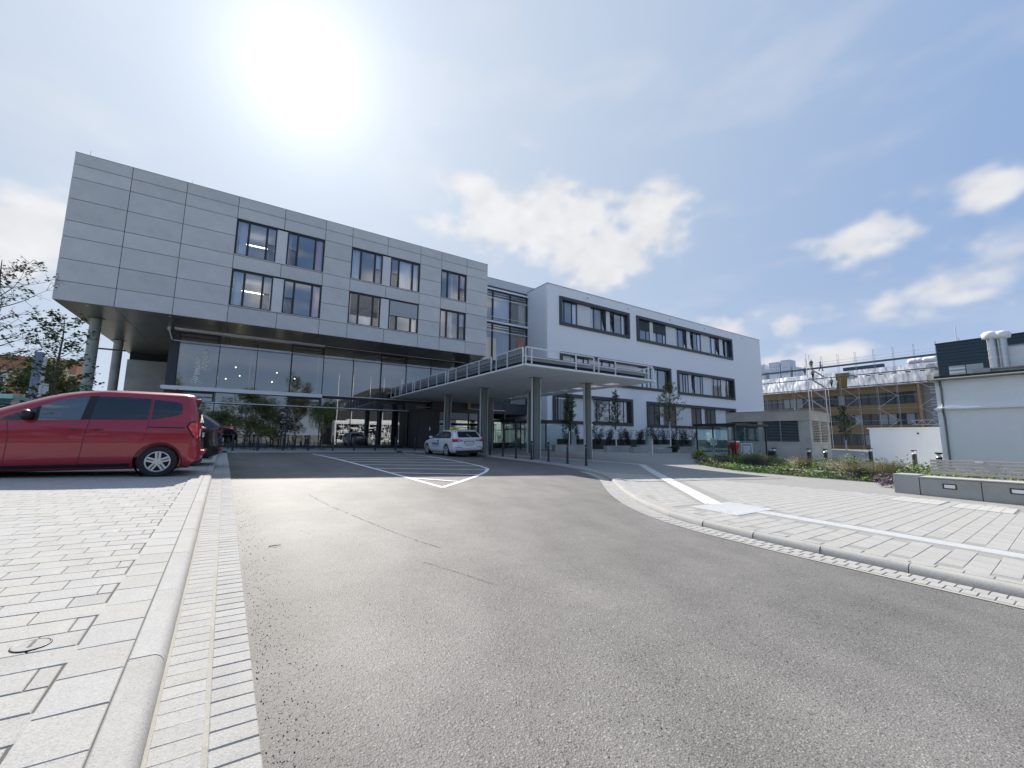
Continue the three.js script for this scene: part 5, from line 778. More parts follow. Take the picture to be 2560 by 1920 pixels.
// ---------------------------------------------------------------- right hand side: plant building, scaffolded building, rendered building
{ // concrete plant building with louvres; a is along its long shaded face, towards the far left
  const b = thing('plant_building', 'low concrete plant building with dark louvred walls and cream roof edge', 'building', [36.98, 0, -14.04], 0);
  // local axes: -x along the long face to the far left, +z to the viewer's side
  b.rotation.y = Math.PI / 2 + .118;
  const H0 = 1.12, H1 = 2.78, H2 = 3.58, Lg = 6.2, Wd = 5.7, gb = -.9;
  // local x from 0 (near corner) to Lg; local z from 0 (visible long face) to +Wd? the face looks along local -z
  mesh('plinth', B(0, Lg, gb, H0, 0, Wd, .01), M.concrete, b); mesh('core', B(.4, Lg - .3, H0, H1, .4, Wd - .4), M.backing, b);
  mesh('roof_edge', new MB().box(-.05, Lg + .05, H1, H2, -.1, Wd + .05, .01).geo(), std(C(.50, .48, .43), .7, { map: TX.concrete }), b); mesh('roof_coping', B(-.08, Lg + .08, H2, H2 + .05, -.13, Wd + .08), M.greyMetal, b);
  for (const [x, w] of [[0, .75], [3.36, .3], [5.8, .4]]) mesh(uname('pier'), B(x, x + w, H0, H1, -.02, .4), M.concrete, b);
  mesh(uname('pier'), B(0, .4, H0, H1, .4, .55), M.concrete, b); mesh(uname('pier'), B(0, .4, H0, H1, Wd - .5, Wd), M.concrete, b);
  const slatM = phys(C(.22, .27, .31), .5, { metalness: .2 }), slatE = phys(C(.60, .57, .51), .5);
  const bays = [[.8, 2.02], [2.08, 3.31], [3.71, 4.74], [4.8, 5.76]];
  bays.forEach(([x0, x1]) => { const l = new THREE.Group(); l.name = uname('louvre'); b.add(l); mesh('frame', new MB().box(x0 - .04, x0, H0, H1, -.01, .1).box(x1, x1 + .04, H0, H1, -.01, .1).geo(), slatM, l); for (let i = 0; i < 13; i++) { const y = H0 + .05 + i * (H1 - H0 - .06) / 13; const s = mesh('slat', B(x0, x1, -.006, .006, -.05, .05), slatM, l); s.position.set(0, y + .03, .05); s.rotation.x = .55; } });
  for (const [z0, z1] of [[.5, 2.75], [2.85, 5.2]]) { const l = new THREE.Group(); l.name = uname('louvre_door'); b.add(l); mesh('frame', new MB().box(-.01, .08, H0 - .1, H1, z0 - .03, z0 + .03).box(-.01, .08, H0 - .1, H1, z1 - .03, z1 + .03).geo(), slatE, l); for (let i = 0; i < 13; i++) { const y = H0 - .05 + i * (H1 - H0 + .04) / 13; const s = mesh('slat', B(-.05, .05, -.006, .006, z0 + .03, z1 - .03), slatE, l); s.position.set(.04, y + .03, 0); s.rotation.z = -.55; } mesh('handle', B(-.04, -.01, 1.9, 2.05, z1 - .1, z1 - .06), M.steel, l); }
  mesh('lightning_rod', new MB().bar([1.2, H2, 1], [1.2, H2 + .3, 1], .015).bar([0.6, H2, 3], [.6, H2 + .3, 3], .015).geo(), M.galv, b);
}
let deckY = [];
{ // ochre building under repair
  const b = thing('scaffolded_building', 'ochre office building with window ribbons and silver foil on its upper storey', 'building'), X = 92.6, z0 = -47, z1 = -8, k = v => (v - 1.226) * 91 / 75 + 1.226;
  const ochre = std(C(.27, .195, .115), .9, { map: TX.plaster }), wd = phys(C(.02, .03, .04), .08, { ior: 1.8 });
  const bands = [[k(9.3), k(8.1)], [k(6.45), k(5.1)], [k(3.55), k(2.2)], [k(.6), -3]]; for (const [a, c] of bands) mesh(uname('wall_band'), B(X, X + .4, c, a, z0, -19.5), ochre, b);
  mesh('core', B(X + .4, X + 16, -3, k(9.0), z0, z1 + 20), std(C(.25, .25, .25), .9), b); mesh('end_wall', B(X + .02, X + .4, -3, k(9.3), -19.48, -18.9), std(C(.30, .17, .08), .9), b);
  const rows = [[k(6.45), k(8.1)], [k(3.55), k(5.1)], [k(.6), k(2.2)]];
  rows.forEach(([a, c], ri) => { let z = z0 + .6; const r = rng(60 + ri); while (z < -20.5) { const w = 1.15, g = new THREE.Group(); g.name = uname('window'); b.add(g); mesh('pane', B(X + .16, X + .19, a + .06, c - .06, z, z + w - .08), r() > .8 ? phys(C(.25, .28, .33), .1) : wd, g); mesh('frame', new MB().box(X + .1, X + .2, a, a + .06, z - .04, z + w - .04).box(X + .1, X + .2, c - .06, c, z - .04, z + w - .04).box(X + .1, X + .2, a, c, z + w - .08, z + w - .02).geo(), M.frameDark, g); z += w; } });
  // foil-wrapped attic
  const foil = phys(C(.56, .58, .62), .42, { metalness: .3 }), wav = (z, y) => .03 * Math.sin(z * 1.3 + Math.sin(y * 1.7) * 1.5) + .18 * (fbm(z * .9, y * .5, 1, 4, 7) - .5) + .12 * (fbm(z * 3.1 + y * 1.4, y * 1.2, 4, 3, 27) - .5);
  const fg = (za, zb, ya, yb, tilt) => { const N = Math.round((zb - za) * 8), K = 16, p = [], idx = []; for (let j = 0; j <= K; j++) for (let i = 0; i <= N; i++) { const z = lerp(za, zb, i / N), y = lerp(ya, yb, j / K); p.push(X - .45 + tilt * (j / K) + wav(z, y), y - (j === 0 ? .25 * fbm(z * .7, 1, 1, 2, 9) : 0), z); if (i && j) { const a = (j - 1) * (N + 1) + i - 1; idx.push(a, a + 1, a + N + 1, a + 1, a + N + 2, a + N + 1); } } const g = new THREE.BufferGeometry(); g.setAttribute('position', new THREE.Float32BufferAttribute(p, 3)); g.setIndex(idx); g.computeVertexNormals(); return tri(g); };
  const fm = Object.assign(foil.clone(), { side: THREE.DoubleSide }); mesh('foil_sheet', fg(z0, -30.2, k(9.1), k(11.9), 1.5), fm, b); mesh('foil_sheet', fg(-28.6, -18, k(9.25), k(11.9), 1.3), fm, b); mesh('foil_sheet', fg(-18, z1, k(9.6), k(11.6), .2), std(C(.62, .62, .60), .8, { side: THREE.DoubleSide }), b);
  mesh('attic_core', B(X + 2.4, X + 12, k(9.3), k(11.8), z0, z1), std(C(.40, .40, .40), .9), b); mesh('bare_attic', B(X + .3, X + 1.3, k(9.2), k(11.6), -30.4, -28.4), std(C(.28, .19, .07), .9), b); mesh('gutter_board', B(X - .5, X - .1, k(9.0), k(9.15), z0, z1), std(C(.32, .22, .20), .8), b);
  for (let i = 0; i < 11; i++) { const z = -27.4 + i * 1.75; mesh(uname('bracket'), new MB().beam([X - .6, k(10.75), z], [X - .6, k(10.75), z + .6], .25, .16).geo(), M.frameDark, b); }
  mesh('roof_pipe', new MB().box(X + 1.4, X + 2, k(12), k(12.5), -29.5, -23.6).geo(), std(C(.06, .10, .16), .6), b); for (const [a, c] of [[-20.5, -18.8], [-18.7, -17]]) mesh(uname('wrapped_bale'), tri(new THREE.CapsuleGeometry(.5, 1, 4, 12).rotateX(Math.PI / 2).translate(X + 2, k(12.4), (a + c) / 2)), M.white, b);
  // glazed stair part to the right
  mesh('stair_glazing', B(X + .5, X + .7, -3, k(9.3), -18.9, z1), phys(C(.03, .06, .08), .1, { ior: 1.8 }), b); for (let r = 0; r < 4; r++) for (let c = 0; c < 4; c++) for (let s = 0; s < 3; s++) mesh(uname('glazing_bar'), B(X + .38, X + .5, k(2.6 + r * 1.7) + s * .45, k(2.6 + r * 1.7) + s * .45 + .2, -18 + c * 2.4, -16.4 + c * 2.4), std(C(.40, .48, .55), .5), b);
  for (const [za, zb, h0, h1] of [[-47.5, -45.5, 15.6, 18.4], [-44.5, -42.3, 15.6, 18.6], [-42.1, -40.3, 15.4, 18.8], [-39.8, -39, 15, 17]]) { mesh(uname('roof_plant'), B(X + 6, X + 9, h0 - 1.5, h1, za, zb, .03), std(C(.55, .60, .68), .6), b); for (let i = 0; i < 3; i++) mesh(uname('plant_grille'), B(X + 5.96, X + 6, h0 + .2 + i * .7, h0 + .5 + i * .7, za + .2, zb - .2), std(C(.42, .47, .55), .6), b); }
  // scaffold
  const s = thing('scaffold', 'tubular steel scaffold with plank decks standing before the ochre building', 'scaffold'), XS = 91, XO = 90.3, step = 2.56, zs = []; for (let z = -47; z < -12; z += step) zs.push(z);
  const lv = [14.86, 12.9, 10.9, 8.8, 6.75, 4.7, 2.6]; deckY = lv;
  for (const z of zs) { const f = new THREE.Group(); f.name = uname('standard_frame'); s.add(f); mesh('tube', new MB().bar([XS, -1, z], [XS, 17.0, z], .026, 6).geo(), M.scaf, f); mesh('tube', new MB().bar([XO, -1, z], [XO, 17.0, z], .026, 6).geo(), M.scaf, f); const m = new MB(); for (const y of [17, ...lv]) m.bar([XO, y, z], [XS, y, z], .024, 5); m.build('transom', M.scaf, f); }
  const za = zs[0], zb = zs[zs.length - 1];
  lv.forEach((y, i) => { if (i < 3) for (let q = 0; q < zs.length - 1; q++) { mesh(uname('deck_plank'), B(XO + .02, XS - .02, y - .06, y + .02, zs[q] + .03, zs[q + 1] - .03), M.deck, s); if (i < 1) mesh(uname('toe_board'), B(XO - .03, XO, y, y + .18, zs[q] + .03, zs[q + 1] - .03), M.deck, s); } mesh(uname('ledger'), new MB().bar([XO, y, za], [XO, y, zb], .026, 6).geo(), M.scaf, s); if (i < 1) { mesh(uname('guard_rail'), new MB().bar([XO, y + 1.05, za], [XO, y + 1.05, zb], .026, 6).geo(), M.galv, s); mesh(uname('guard_rail'), new MB().bar([XO, y + .55, za], [XO, y + .55, zb], .024, 6).geo(), M.galv, s); } });
  for (const q of [4, 7, 9, 11]) for (let i = 2; i < 6; i++) if (zs[q + 1] !== undefined) mesh(uname('brace'), new MB().bar([XO - .04, lv[i], zs[q + (i % 2)]], [XO - .04, lv[i + 1], zs[q + 1 - (i % 2)]], .024, 5).geo(), M.galv, s);
  // stair tower
  const tz0 = -33.4, tz1 = -30.7; for (const z of [tz0, tz1]) for (const x of [88.6, 89.9]) mesh(uname('stair_post'), new MB().bar([x, -1, z], [x, z === tz0 ? 17.6 : 13.2, z], .05, 6).geo(), M.galv, s);
  for (let i = 0; i < 6; i++) { const a = lv[i], c = lv[i + 1], f = new THREE.Group(); f.name = uname('stair_flight'); s.add(f); const m = new MB(); m.beam([88.8, a, tz0 + .2], [88.8, c, tz1 - .2], .06, .14).beam([89.7, a, tz0 + .2], [89.7, c, tz1 - .2], .06, .14); m.build('stringer', M.scaf, f); const t = new MB(); for (let q = 0; q < 8; q++) t.box(88.85, 89.65, lerp(a, c, (q + .5) / 8) - .02, lerp(a, c, (q + .5) / 8) + .02, lerp(tz0 + .2, tz1 - .2, (q + .5) / 8) - .12, lerp(tz0 + .2, tz1 - .2, (q + .5) / 8) + .12); t.build('treads', M.scaf, f).userData.kind = 'stuff'; }
  const lt = new MB(); lt.bar([XO - .1, 4.6, -20], [XO - .1, 4.6, -12.8], .04, 6).bar([XO - .1, 3.9, -20], [XO - .1, 3.9, -12.8], .04, 6); for (let i = 0; i < 12; i++) lt.bar([XO - .1, i % 2 ? 3.9 : 4.6, -20 + i * .6], [XO - .1, i % 2 ? 4.6 : 3.9, -20 + (i + 1) * .6], .03, 5); mesh('lattice_girder', lt.geo(), M.galv, s);
}
{ // white rendered building on the right edge, dark clad hall behind it
  const b = thing('rendered_building', 'white rendered flat building with a dark downpipe at the right edge', 'building'), X = 30, zf = -5.62, zn = 3;
  mesh('wall', new MB().box(X, X + 9, -1, 2.86, zf, zn).box(X + .02, X + 9, 2.98, 4.36, zf + .02, zn).geo(), M.plasterBlue, b); mesh('cornice', new MB().box(X - .12, X + 9, 2.86, 2.94, zf - .1, zn).box(X - .04, X + 9, 2.94, 2.98, zf - .03, zn).geo(), M.plasterBlue, b);
  mesh('eaves', new MB().box(X - .16, X + 9, 4.36, 4.42, zf - .14, zn).geo(), std(C(.18, .14, .10), .6), b); mesh('roof_gutter', new MB().bar([X - .2, 4.40, zf - .15], [X - .2, 4.46, zn], .06, 10).geo(), M.greyMetal, b); mesh('roof', B(X + .1, X + 9, 4.42, 4.62, zf, zn), std(C(.16, .17, .12), .9, { map: TX.soil }), b); mesh('roof_kerb', new MB().box(X + 1.2, X + 1.6, 4.62, 4.95, -4.4, -3.8).box(X + 1.4, X + 1.5, 4.9, 4.96, -3.8, zn).box(X + 1.5, X + 1.6, 4.62, 4.9, -3.8, zn).geo(), std(C(.60, .62, .60), .8, { map: TX.concrete }), b);
  const pz = zf + .24, dp = new THREE.CatmullRomCurve3([[X - .2, 4.38, pz], [X - .09, 4.1, pz], [X - .09, 3.4, pz], [X - .09, 3.12, pz], [X - .2, 2.95, pz], [X - .2, 2.8, pz], [X - .09, 2.55, pz], [X - .09, 1, pz], [X - .09, -.6, pz]].map(p => new THREE.Vector3(...p))); mesh('downpipe', tri(new THREE.TubeGeometry(dp, 60, .05, 10)), phys(C(.13, .15, .19), .4, { metalness: .4 }), b); mesh('pipe_collar', new MB().bar([X - .2, 2.92, pz], [X - .2, 3.0, pz], .062, 10).bar([X - .09, .2, pz], [X - .09, .27, pz], .06, 10).geo(), M.alu, b);
  mesh('raised_roof_house', B(X + 3, X + 9, 4.6, 6.2, -3.5, 1), M.plasterBlue, b); mesh('house_coping', B(X + 2.95, X + 9, 6.2, 6.25, -3.55, 1), M.greyMetal, b);
  for (const [z, h] of [[-3.78, 6.98], [-3.42, 6.93]]) { const f = new THREE.Group(); f.name = uname('flue'); b.add(f); const x = X + 2.6; mesh('pipe', new MB().bar([x, 4.6, z], [x, h - .35, z], .17, 18).geo(), M.steel, f); mesh('band', new MB().bar([x, 5.6, z], [x, 5.64, z], .185, 18).bar([x, 6.1, z], [x, 6.13, z], .185, 18).geo(), M.galv, f); mesh('cowl', tri(new THREE.LatheGeometry([[.17, 0], [.32, .04], [.34, .28], [.24, .38], [.08, .42], [0, .42]].map(p => new THREE.Vector2(...p)), 20).translate(x, h - .36, z)), M.alu, f); mesh('stay', new MB().bar([x - .24, 4.6, z - .12], [x - .24, h - .4, z - .12], .02, 5).geo(), M.galv, f); }
  const h = thing('dark_hall', 'hall clad in dark blue ribbed sheet standing behind the white rendered building', 'building'), HX = 40; mesh('core', B(HX + .05, HX + 12, -1, 7.9, -7.14, 6), M.backing, h);
  const cl = phys(C(.028, .055, .075), .45, { metalness: .3 }); for (let i = 0; i < 30; i++) { const y = 1.2 + i * .225; mesh(uname('cladding_board'), B(HX, HX + .05, y, y + .205, -7.14, 6), cl, h); } for (let i = 0; i < 30; i++) { const y = 1.2 + i * .225; mesh(uname('cladding_board'), B(HX, HX + 12, y, y + .205, -7.19, -7.14), cl, h); }
  mesh('roof_edge', B(HX - .04, HX + 12, 7.94, 8.02, -7.22, 6), M.frameDark, h); for (const z of [-6.3, -5.5]) { const w = new THREE.Group(); w.name = uname('window'); h.add(w); mesh('pane', B(HX - .03, HX - .01, 5.0, 6.35, z - .38, z + .38), phys(C(.30, .36, .38), .15), w); if (z < -6) for (let i = 0; i < 5; i++) mesh('louvre_slat', B(HX - .06, HX - .035, 5.1 + i * .25, 5.2 + i * .25, z - .36, z + .36), M.galv, w); }
  mesh('lightning_rod', new MB().bar([HX + .3, 8, -6.2], [HX + .3, 9.1, -6.2], .025, 6).geo(), M.galv, h);
  const w = thing('garden_wall', 'low white rendered wall with coping between the scaffold and the rendered building', 'wall'); mesh('wall', B(40, 40.4, -1, 2.14, -11.3, -6.2), M.plasterBlue, w); mesh('wall', B(40.4, 47, -1, 2.14, -11.3, -11), M.plasterBlue, w); mesh('coping', new MB().box(39.9, 40.5, 2.14, 2.23, -11.4, -6.2).box(40.5, 47, 2.14, 2.23, -11.4, -10.9).geo(), M.alu, w); mesh('wall_vent', tri(new THREE.CylinderGeometry(.06, .06, .06, 10).rotateZ(Math.PI / 2).translate(39.98, 1.8, -8.6)), M.black, w);
}
// ---------------------------------------------------------------- shelters and small furniture of the forecourt
function shelter(name, label, x0, x1, z0, z1, yb, yt, extra) {
  const s = thing(name, label, 'shelter'); mesh('roof', B(x0 - .15, x1 + .15, yt, yt + .12, z0 - .15, z1 + .15, .01), M.black, s); mesh('roof_trim', new MB().box(x0 - .17, x1 + .17, yt + .12, yt + .15, z0 - .17, z1 + .17).geo(), M.frameDark, s);
  const xs = [x0, (x0 + x1) / 2, x1]; for (const x of xs) for (const z of [z0, z1]) { if (z === z1 && x === xs[1]) continue; mesh(uname('post'), B(x - .04, x + .04, yb, yt, z - .04, z + .04), M.black, s); }
  for (let i = 0; i < 2; i++) mesh(uname('pane'), B(xs[i] + .05, xs[i + 1] - .05, yb + .15, yt - .15, z0 - .008, z0 + .002), M.glassClear, s); for (const x of [x0, x1]) mesh(uname('pane'), B(x - .006, x + .002, yb + .15, yt - .15, z0 + .06, z1 - .06), M.glassClear, s);
  return s;
}
{
  shelter('smoking_shelter', 'black framed glass shelter behind the canopy posts beside the entrance', 17.6, 23.2, -29.8, -26.4, gh(20, -28) + .09, 2.52);
  const s2 = shelter('bicycle_shelter', 'black framed glass shelter before the louvred plant building', 28.0, 32.2, -17.9, -15.1, -.1, 2.2); mesh('bench_slab', B(28.2, 31, .35, .42, -17.7, -17.2), M.frameDark, s2);
  const gy = (x, z) => gh(x, z) + .09;
  // no-smoking sign on a post
  const sg = thing('no_smoking_sign', 'small white no smoking sign on a thin post at the plant bed', 'sign', [28.6, gy(28.6, -17) - .1, -17.0], -.9); mesh('post', tri(new THREE.CylinderGeometry(.03, .03, 1.25, 10).translate(0, .62, -.02)), M.galv, sg); mesh('board', B(-.21, .21, 1.0, 1.5, -.01, .01, .004), M.white, sg); const ring = new THREE.TorusGeometry(.13, .018, 6, 24); mesh('symbol', new MB().add(ring, new THREE.Matrix4().makeTranslation(0, 1.25, .014)).beam([-.09, 1.34, .014], [.09, 1.16, .014], .03, .008).beam([-.08, 1.25, .012], [.08, 1.25, .012], .03, .008).geo(), M.black, sg);
  const hy = thing('red_collection_bin', 'red funnel shaped bin with white lid before the shelter', 'bin', [29.5, gy(29.5, -16) - .1, -16.0]); mesh('body', tri(new THREE.LatheGeometry([[0, 0], [.17, 0], [.17, .62], [.22, .78], [.34, 1.02], [.345, 1.3], [.32, 1.32], [0, 1.32]].map(p => new THREE.Vector2(...p)), 28)), M.red, hy); mesh('lid', tri(new THREE.LatheGeometry([[.35, 1.30], [.36, 1.36], [.28, 1.41], [0, 1.43]].map(p => new THREE.Vector2(...p)), 28)), M.white, hy); mesh('knob', tri(new THREE.SphereGeometry(.07, 12, 8).translate(-.14, .25, .12)), M.white, hy);
  const ab = thing('a_frame_board', 'pale blue bordered display board leaning beside the red bin', 'board', [30.6, gy(30.6, -15.8) - .1, -15.7], -.95); const fr = new MB().box(-.36, -.31, .05, 1.25, -.02, .02).box(.31, .36, .05, 1.25, -.02, .02).box(-.31, .31, 1.2, 1.25, -.02, .02).box(-.31, .31, .05, .10, -.02, .02).build('frame', M.alu, ab); mesh('panel', B(-.31, .31, .10, 1.2, -.01, .01), std(C(.22, .40, .55), .6), ab); mesh('poster', B(-.22, .22, .22, 1.08, .0105, .014), std(C(.62, .66, .74), .6), ab); mesh('leg', new MB().beam([-.33, 1.2, -.03], [-.33, 0, -.4], .03, .03).beam([.33, 1.2, -.03], [.33, 0, -.4], .03, .03).geo(), M.alu, ab);
  const bb = thing('recycling_bin', 'small dark bin with blue lid beside the shelter end', 'bin', [31.9, gy(31.9, -14.6) - .1, -14.6]); mesh('body', B(-.22, .22, 0, .72, -.2, .2, .03), M.frameDark, bb); mesh('lid', B(-.24, .24, .72, .84, -.22, .22, .03), std(C(.03, .16, .30), .5), bb);
  // bollard lights along the beds
  const P = [[31.1, -14.1, 'dark bollard light with silver head left of the plant building corner'], [31.4, -12.1, 'dark bollard light before the cream end of the plant building, left one'], [31.7, -11.3, 'dark bollard light before the cream end of the plant building, right one'], [38.4, -10.9, 'dark bollard light at the left end of the low white garden wall'], [34.5, -7.7, 'dark bollard light before the middle of the low white garden wall'], [28.6, -5.5, 'dark bollard light at the far corner of the rendered building']];
  let first; P.forEach(([x, z, l], i) => { const y = -.42; if (!first) { first = thing('bollard_light', l, 'bollard light', [x, y, z], 0, 'bollard lights along the plant beds'); mesh('post', tri(new THREE.CylinderGeometry(.115, .115, .9, 18).translate(0, .45, 0)), phys(C(.02, .022, .03), .5), first); mesh('reflector', tri(new THREE.LatheGeometry([[.11, .9], [.05, .98], [.11, 1.06]].map(p => new THREE.Vector2(...p)), 18)), M.steel, first); mesh('cap', tri(new THREE.CylinderGeometry(.155, .13, .06, 18).translate(0, 1.09, 0)), M.black, first); } else copyOf(first, 'bollard_light', l, [x, y, z]); });
  // bench wall with recessed lamps and slatted backrest
  const bw = thing('bench_wall', 'grey concrete bench wall with recessed lamps and slatted wooden backrest', 'bench'), bx = 16.95, y0 = -.6, yt = .20; 
  mesh('end_block', B(bx - .02, bx + .75, y0, yt + .035, -4.32, -3.75, .008), M.concrete, bw); for (const [a, c] of [[-3.735, -2.52], [-2.505, -1.29], [-1.275, -.06], [-.045, 1.2], [1.215, 2.4]]) mesh(uname('concrete_panel'), B(bx, bx + .5, y0, yt - .045, a, c, .006), M.concrete, bw); mesh('seat_slab', B(bx - .03, bx + .72, yt - .035, yt, -3.74, 2.4, .008), std(C(.62, .62, .60), .8, { map: TX.concrete }), bw);
  for (const z of [-3.12, -1.88, -.66]) { const l = new THREE.Group(); l.name = uname('recessed_lamp'); bw.add(l); mesh('frame', new MB().box(bx - .012, bx + .01, -.11, -.085, z - .14, z + .14).box(bx - .012, bx + .01, .01, .035, z - .14, z + .14).box(bx - .012, bx + .01, -.085, .01, z - .14, z - .11).box(bx - .012, bx + .01, -.085, .01, z + .11, z + .14).geo(), M.black, l); mesh('diffuser', B(bx - .006, bx + .01, -.085, .01, z - .11, z + .11), M.lampWhite, l); }
  for (let i = 0; i < 5; i++) { const y = .27 + i * .088, lean = i * .012; mesh(uname('back_slat'), B(bx + .52 + lean, bx + .555 + lean, y, y + .07, -3.58, 2.4, .006), M.wood, bw); } for (const z of [-3.3, -2.2, -1.1, 0, 1.1]) mesh(uname('slat_bracket'), new MB().beam([bx + .57, .16, z], [bx + .64, .66, z], .05, .02).geo(), M.steel, bw); mesh('brass_plate', B(bx + .548, bx + .567, .635, .68, -2.65, -2.5), std(C(.70, .62, .64), .4), bw);
}

// ---------------------------------------------------------------- plants
// leaves: small folded blades gathered into one mesh, tinted one by one
function leafCloud(pts, size, seed, cols, flat = .5) { // pts: [x, y, z, scale?]
  const r = rng(seed), n = pts.length, pos = new Float32Array(n * 12), nor = new Float32Array(n * 12), col = new Float32Array(n * 12), uv = new Float32Array(n * 8), idx = new Uint32Array(n * 6), q = new THREE.Quaternion(), e = new THREE.Euler(), v = new THREE.Vector3(), nn = new THREE.Vector3();
  for (let i = 0; i < n; i++) {
    const [x, y, z, sc = 1] = pts[i], s = size * sc * (.6 + .8 * r()); e.set((r() - .5) * 3.1 * flat + 1.2 * (r() - .5), r() * 6.283, (r() - .5) * 3.1 * flat); q.setFromEuler(e); nn.set(0, 1, 0).applyQuaternion(q);
    const c = cols[Math.floor(r() * cols.length)], k = .65 + .7 * r();
    [[0, 0, 0], [.5, .08, .5], [0, .02, 1], [-.5, .08, .5]].forEach(([a, b, d], j) => { v.set(a * s * .62, b * s, d * s).applyQuaternion(q); const o = i * 12 + j * 3; pos[o] = x + v.x; pos[o + 1] = y + v.y; pos[o + 2] = z + v.z; nor[o] = nn.x; nor[o + 1] = nn.y; nor[o + 2] = nn.z; col[o] = c[0] * k; col[o + 1] = c[1] * k; col[o + 2] = c[2] * k; });
    idx.set([i * 4, i * 4 + 2, i * 4 + 1, i * 4, i * 4 + 3, i * 4 + 2], i * 6);
  }
  const g = new THREE.BufferGeometry(); g.setAttribute('position', new THREE.BufferAttribute(pos, 3)); g.setAttribute('normal', new THREE.BufferAttribute(nor, 3)); g.setAttribute('color', new THREE.BufferAttribute(col, 3)); g.setAttribute('uv', new THREE.BufferAttribute(uv, 2)); g.setIndex(new THREE.BufferAttribute(idx, 1)); return g;
}
const leafM = phys(C(1, 1, 1), .8, { transmission: .35, thickness: 0, side: THREE.DoubleSide, vertexColors: true });
const GREEN = [[.05, .10, .022], [.07, .13, .03], [.045, .085, .02], [.085, .15, .035]], DARK = [[.022, .045, .016], [.03, .06, .02], [.04, .07, .025]], AUTUMN = [[.09, .14, .03], [.15, .17, .03], [.19, .16, .03], [.08, .13, .03], [.22, .14, .02]], LIME = [[.22, .32, .04], [.17, .27, .04], [.26, .34, .06]];
function branchTree(name, label, pos, o) { // trunk, limbs and leaves along the twigs
  const t = thing(name, label, 'tree', pos, o.turn || 0, o.group), r = rng(o.seed), limbs = new MB(), leaves = [], H = o.h;
  const tr = []; let px = 0, pz = 0; for (let i = 0; i <= 8; i++) { tr.push(new THREE.Vector3(px, H * i / 8, pz)); px += (r() - .5) * H * .018; pz += (r() - .5) * H * .018; }
  const tc = new THREE.CatmullRomCurve3(tr), rad = u => o.r * Math.pow(1 - u, .8) + .008;
  const tg = new MB(); for (let i = 0; i < 14; i++) { const a = tc.getPoint(i / 14), b = tc.getPoint((i + 1) / 14); tg.bar(a.toArray(), b.toArray(), rad(i / 14), 9, rad((i + 1) / 14)); }
  if (o.white) { const k = Math.max(2, Math.round(14 * o.white)); const w = new MB(); w.g = tg.g.splice(0, k); mesh('trunk', w.geo(), M.trunkWhite, t); mesh('upper_trunk', tg.geo(), M.bark, t); } else mesh('trunk', tg.geo(), M.bark, t);
  const n = o.limbs; for (let i = 0; i < n; i++) {
    const u = lerp(o.from, .97, (i + r() * .6) / n), s = tc.getPoint(u), az = i * 2.4 + r() * .8, len = o.spread(u) * (.65 + .6 * r()), up = o.up * (.6 + .8 * r()), dir = new THREE.Vector3(Math.cos(az), up, Math.sin(az)).normalize();
    let p = s.clone(), d = dir.clone(), seg = 5; for (let k = 0; k < seg; k++) { const q2 = p.clone().addScaledVector(d, len / seg); limbs.bar(p.toArray(), q2.toArray(), Math.max(.006, rad(u) * .45 * (1 - k / seg)), 5, Math.max(.005, rad(u) * .45 * (1 - (k + 1) / seg)));
      if (k > 0) for (let w = 0; w < o.twigs; w++) { const td = new THREE.Vector3(r() - .5, (r() - .35) * .9, r() - .5).normalize(), tl = len * (.14 + .22 * r()), e2 = q2.clone().addScaledVector(td, tl); limbs.bar(q2.toArray(), e2.toArray(), .006, 4, .003); const m = Math.round(o.leaves * (.4 + 1.1 * r())); for (let f = 0; f < m; f++) { const tt = Math.pow(r(), .7); leaves.push([lerp(q2.x, e2.x, tt) + (r() - .5) * o.fuzz, lerp(q2.y, e2.y, tt) + (r() - .5) * o.fuzz, lerp(q2.z, e2.z, tt) + (r() - .5) * o.fuzz]); } }
      p = q2; d.add(new THREE.Vector3((r() - .5) * .5, (r() - .3) * .35, (r() - .5) * .5)).normalize(); }
  }
  mesh('branches', limbs.geo(), M.bark, t); mesh('crown', leafCloud(leaves, o.leaf, o.seed + 1, o.cols), leafM, t); return t;
}
const gy9 = (x, z) => gh(x, z) + .09;
// young columnar trees before the white wing
branchTree('young_tree', 'slim young tree with white painted trunk, half hidden by the right front canopy post', [22.6, gy9(22.6, -25.9), -25.9], { h: 4.6, r: .055, white: .36, from: .34, limbs: 34, spread: u => 1.0 * (1 - .6 * u), up: 1.1, twigs: 2, leaves: 13, fuzz: .12, leaf: .10, seed: 11, cols: DARK.concat(GREEN), group: 'young trees before the white wing' });
branchTree('young_tree', 'slim young green tree before the lower white window, second from the left', [27.6, gy9(27.6, -25.3), -25.3], { h: 5.2, r: .055, white: .36, from: .32, limbs: 34, spread: u => 1.3 * (1 - .75 * u), up: .9, twigs: 2, leaves: 11, fuzz: .12, leaf: .10, seed: 23, cols: DARK.concat(GREEN), group: 'young trees before the white wing' });
branchTree('young_tree', 'young tree with yellowing leaves before the white wing, rightmost of the row', [36.6, gy9(36, -26.4), -26.4], { h: 6.9, r: .07, white: .40, from: .36, limbs: 40, spread: u => 2.5 * (1 - .75 * u), up: .55, twigs: 2, leaves: 9, fuzz: .17, leaf: .13, seed: 37, cols: AUTUMN, group: 'young trees before the white wing' });
branchTree('young_tree', 'thin sapling with white trunk beside the ochre scaffolded building', [58, -.3, -18.6], { h: 5.6, r: .06, white: .3, from: .3, limbs: 24, spread: u => 1.5 * (1 - .6 * u), up: .9, twigs: 2, leaves: 10, fuzz: .2, leaf: .16, seed: 41, cols: GREEN.concat(AUTUMN) });
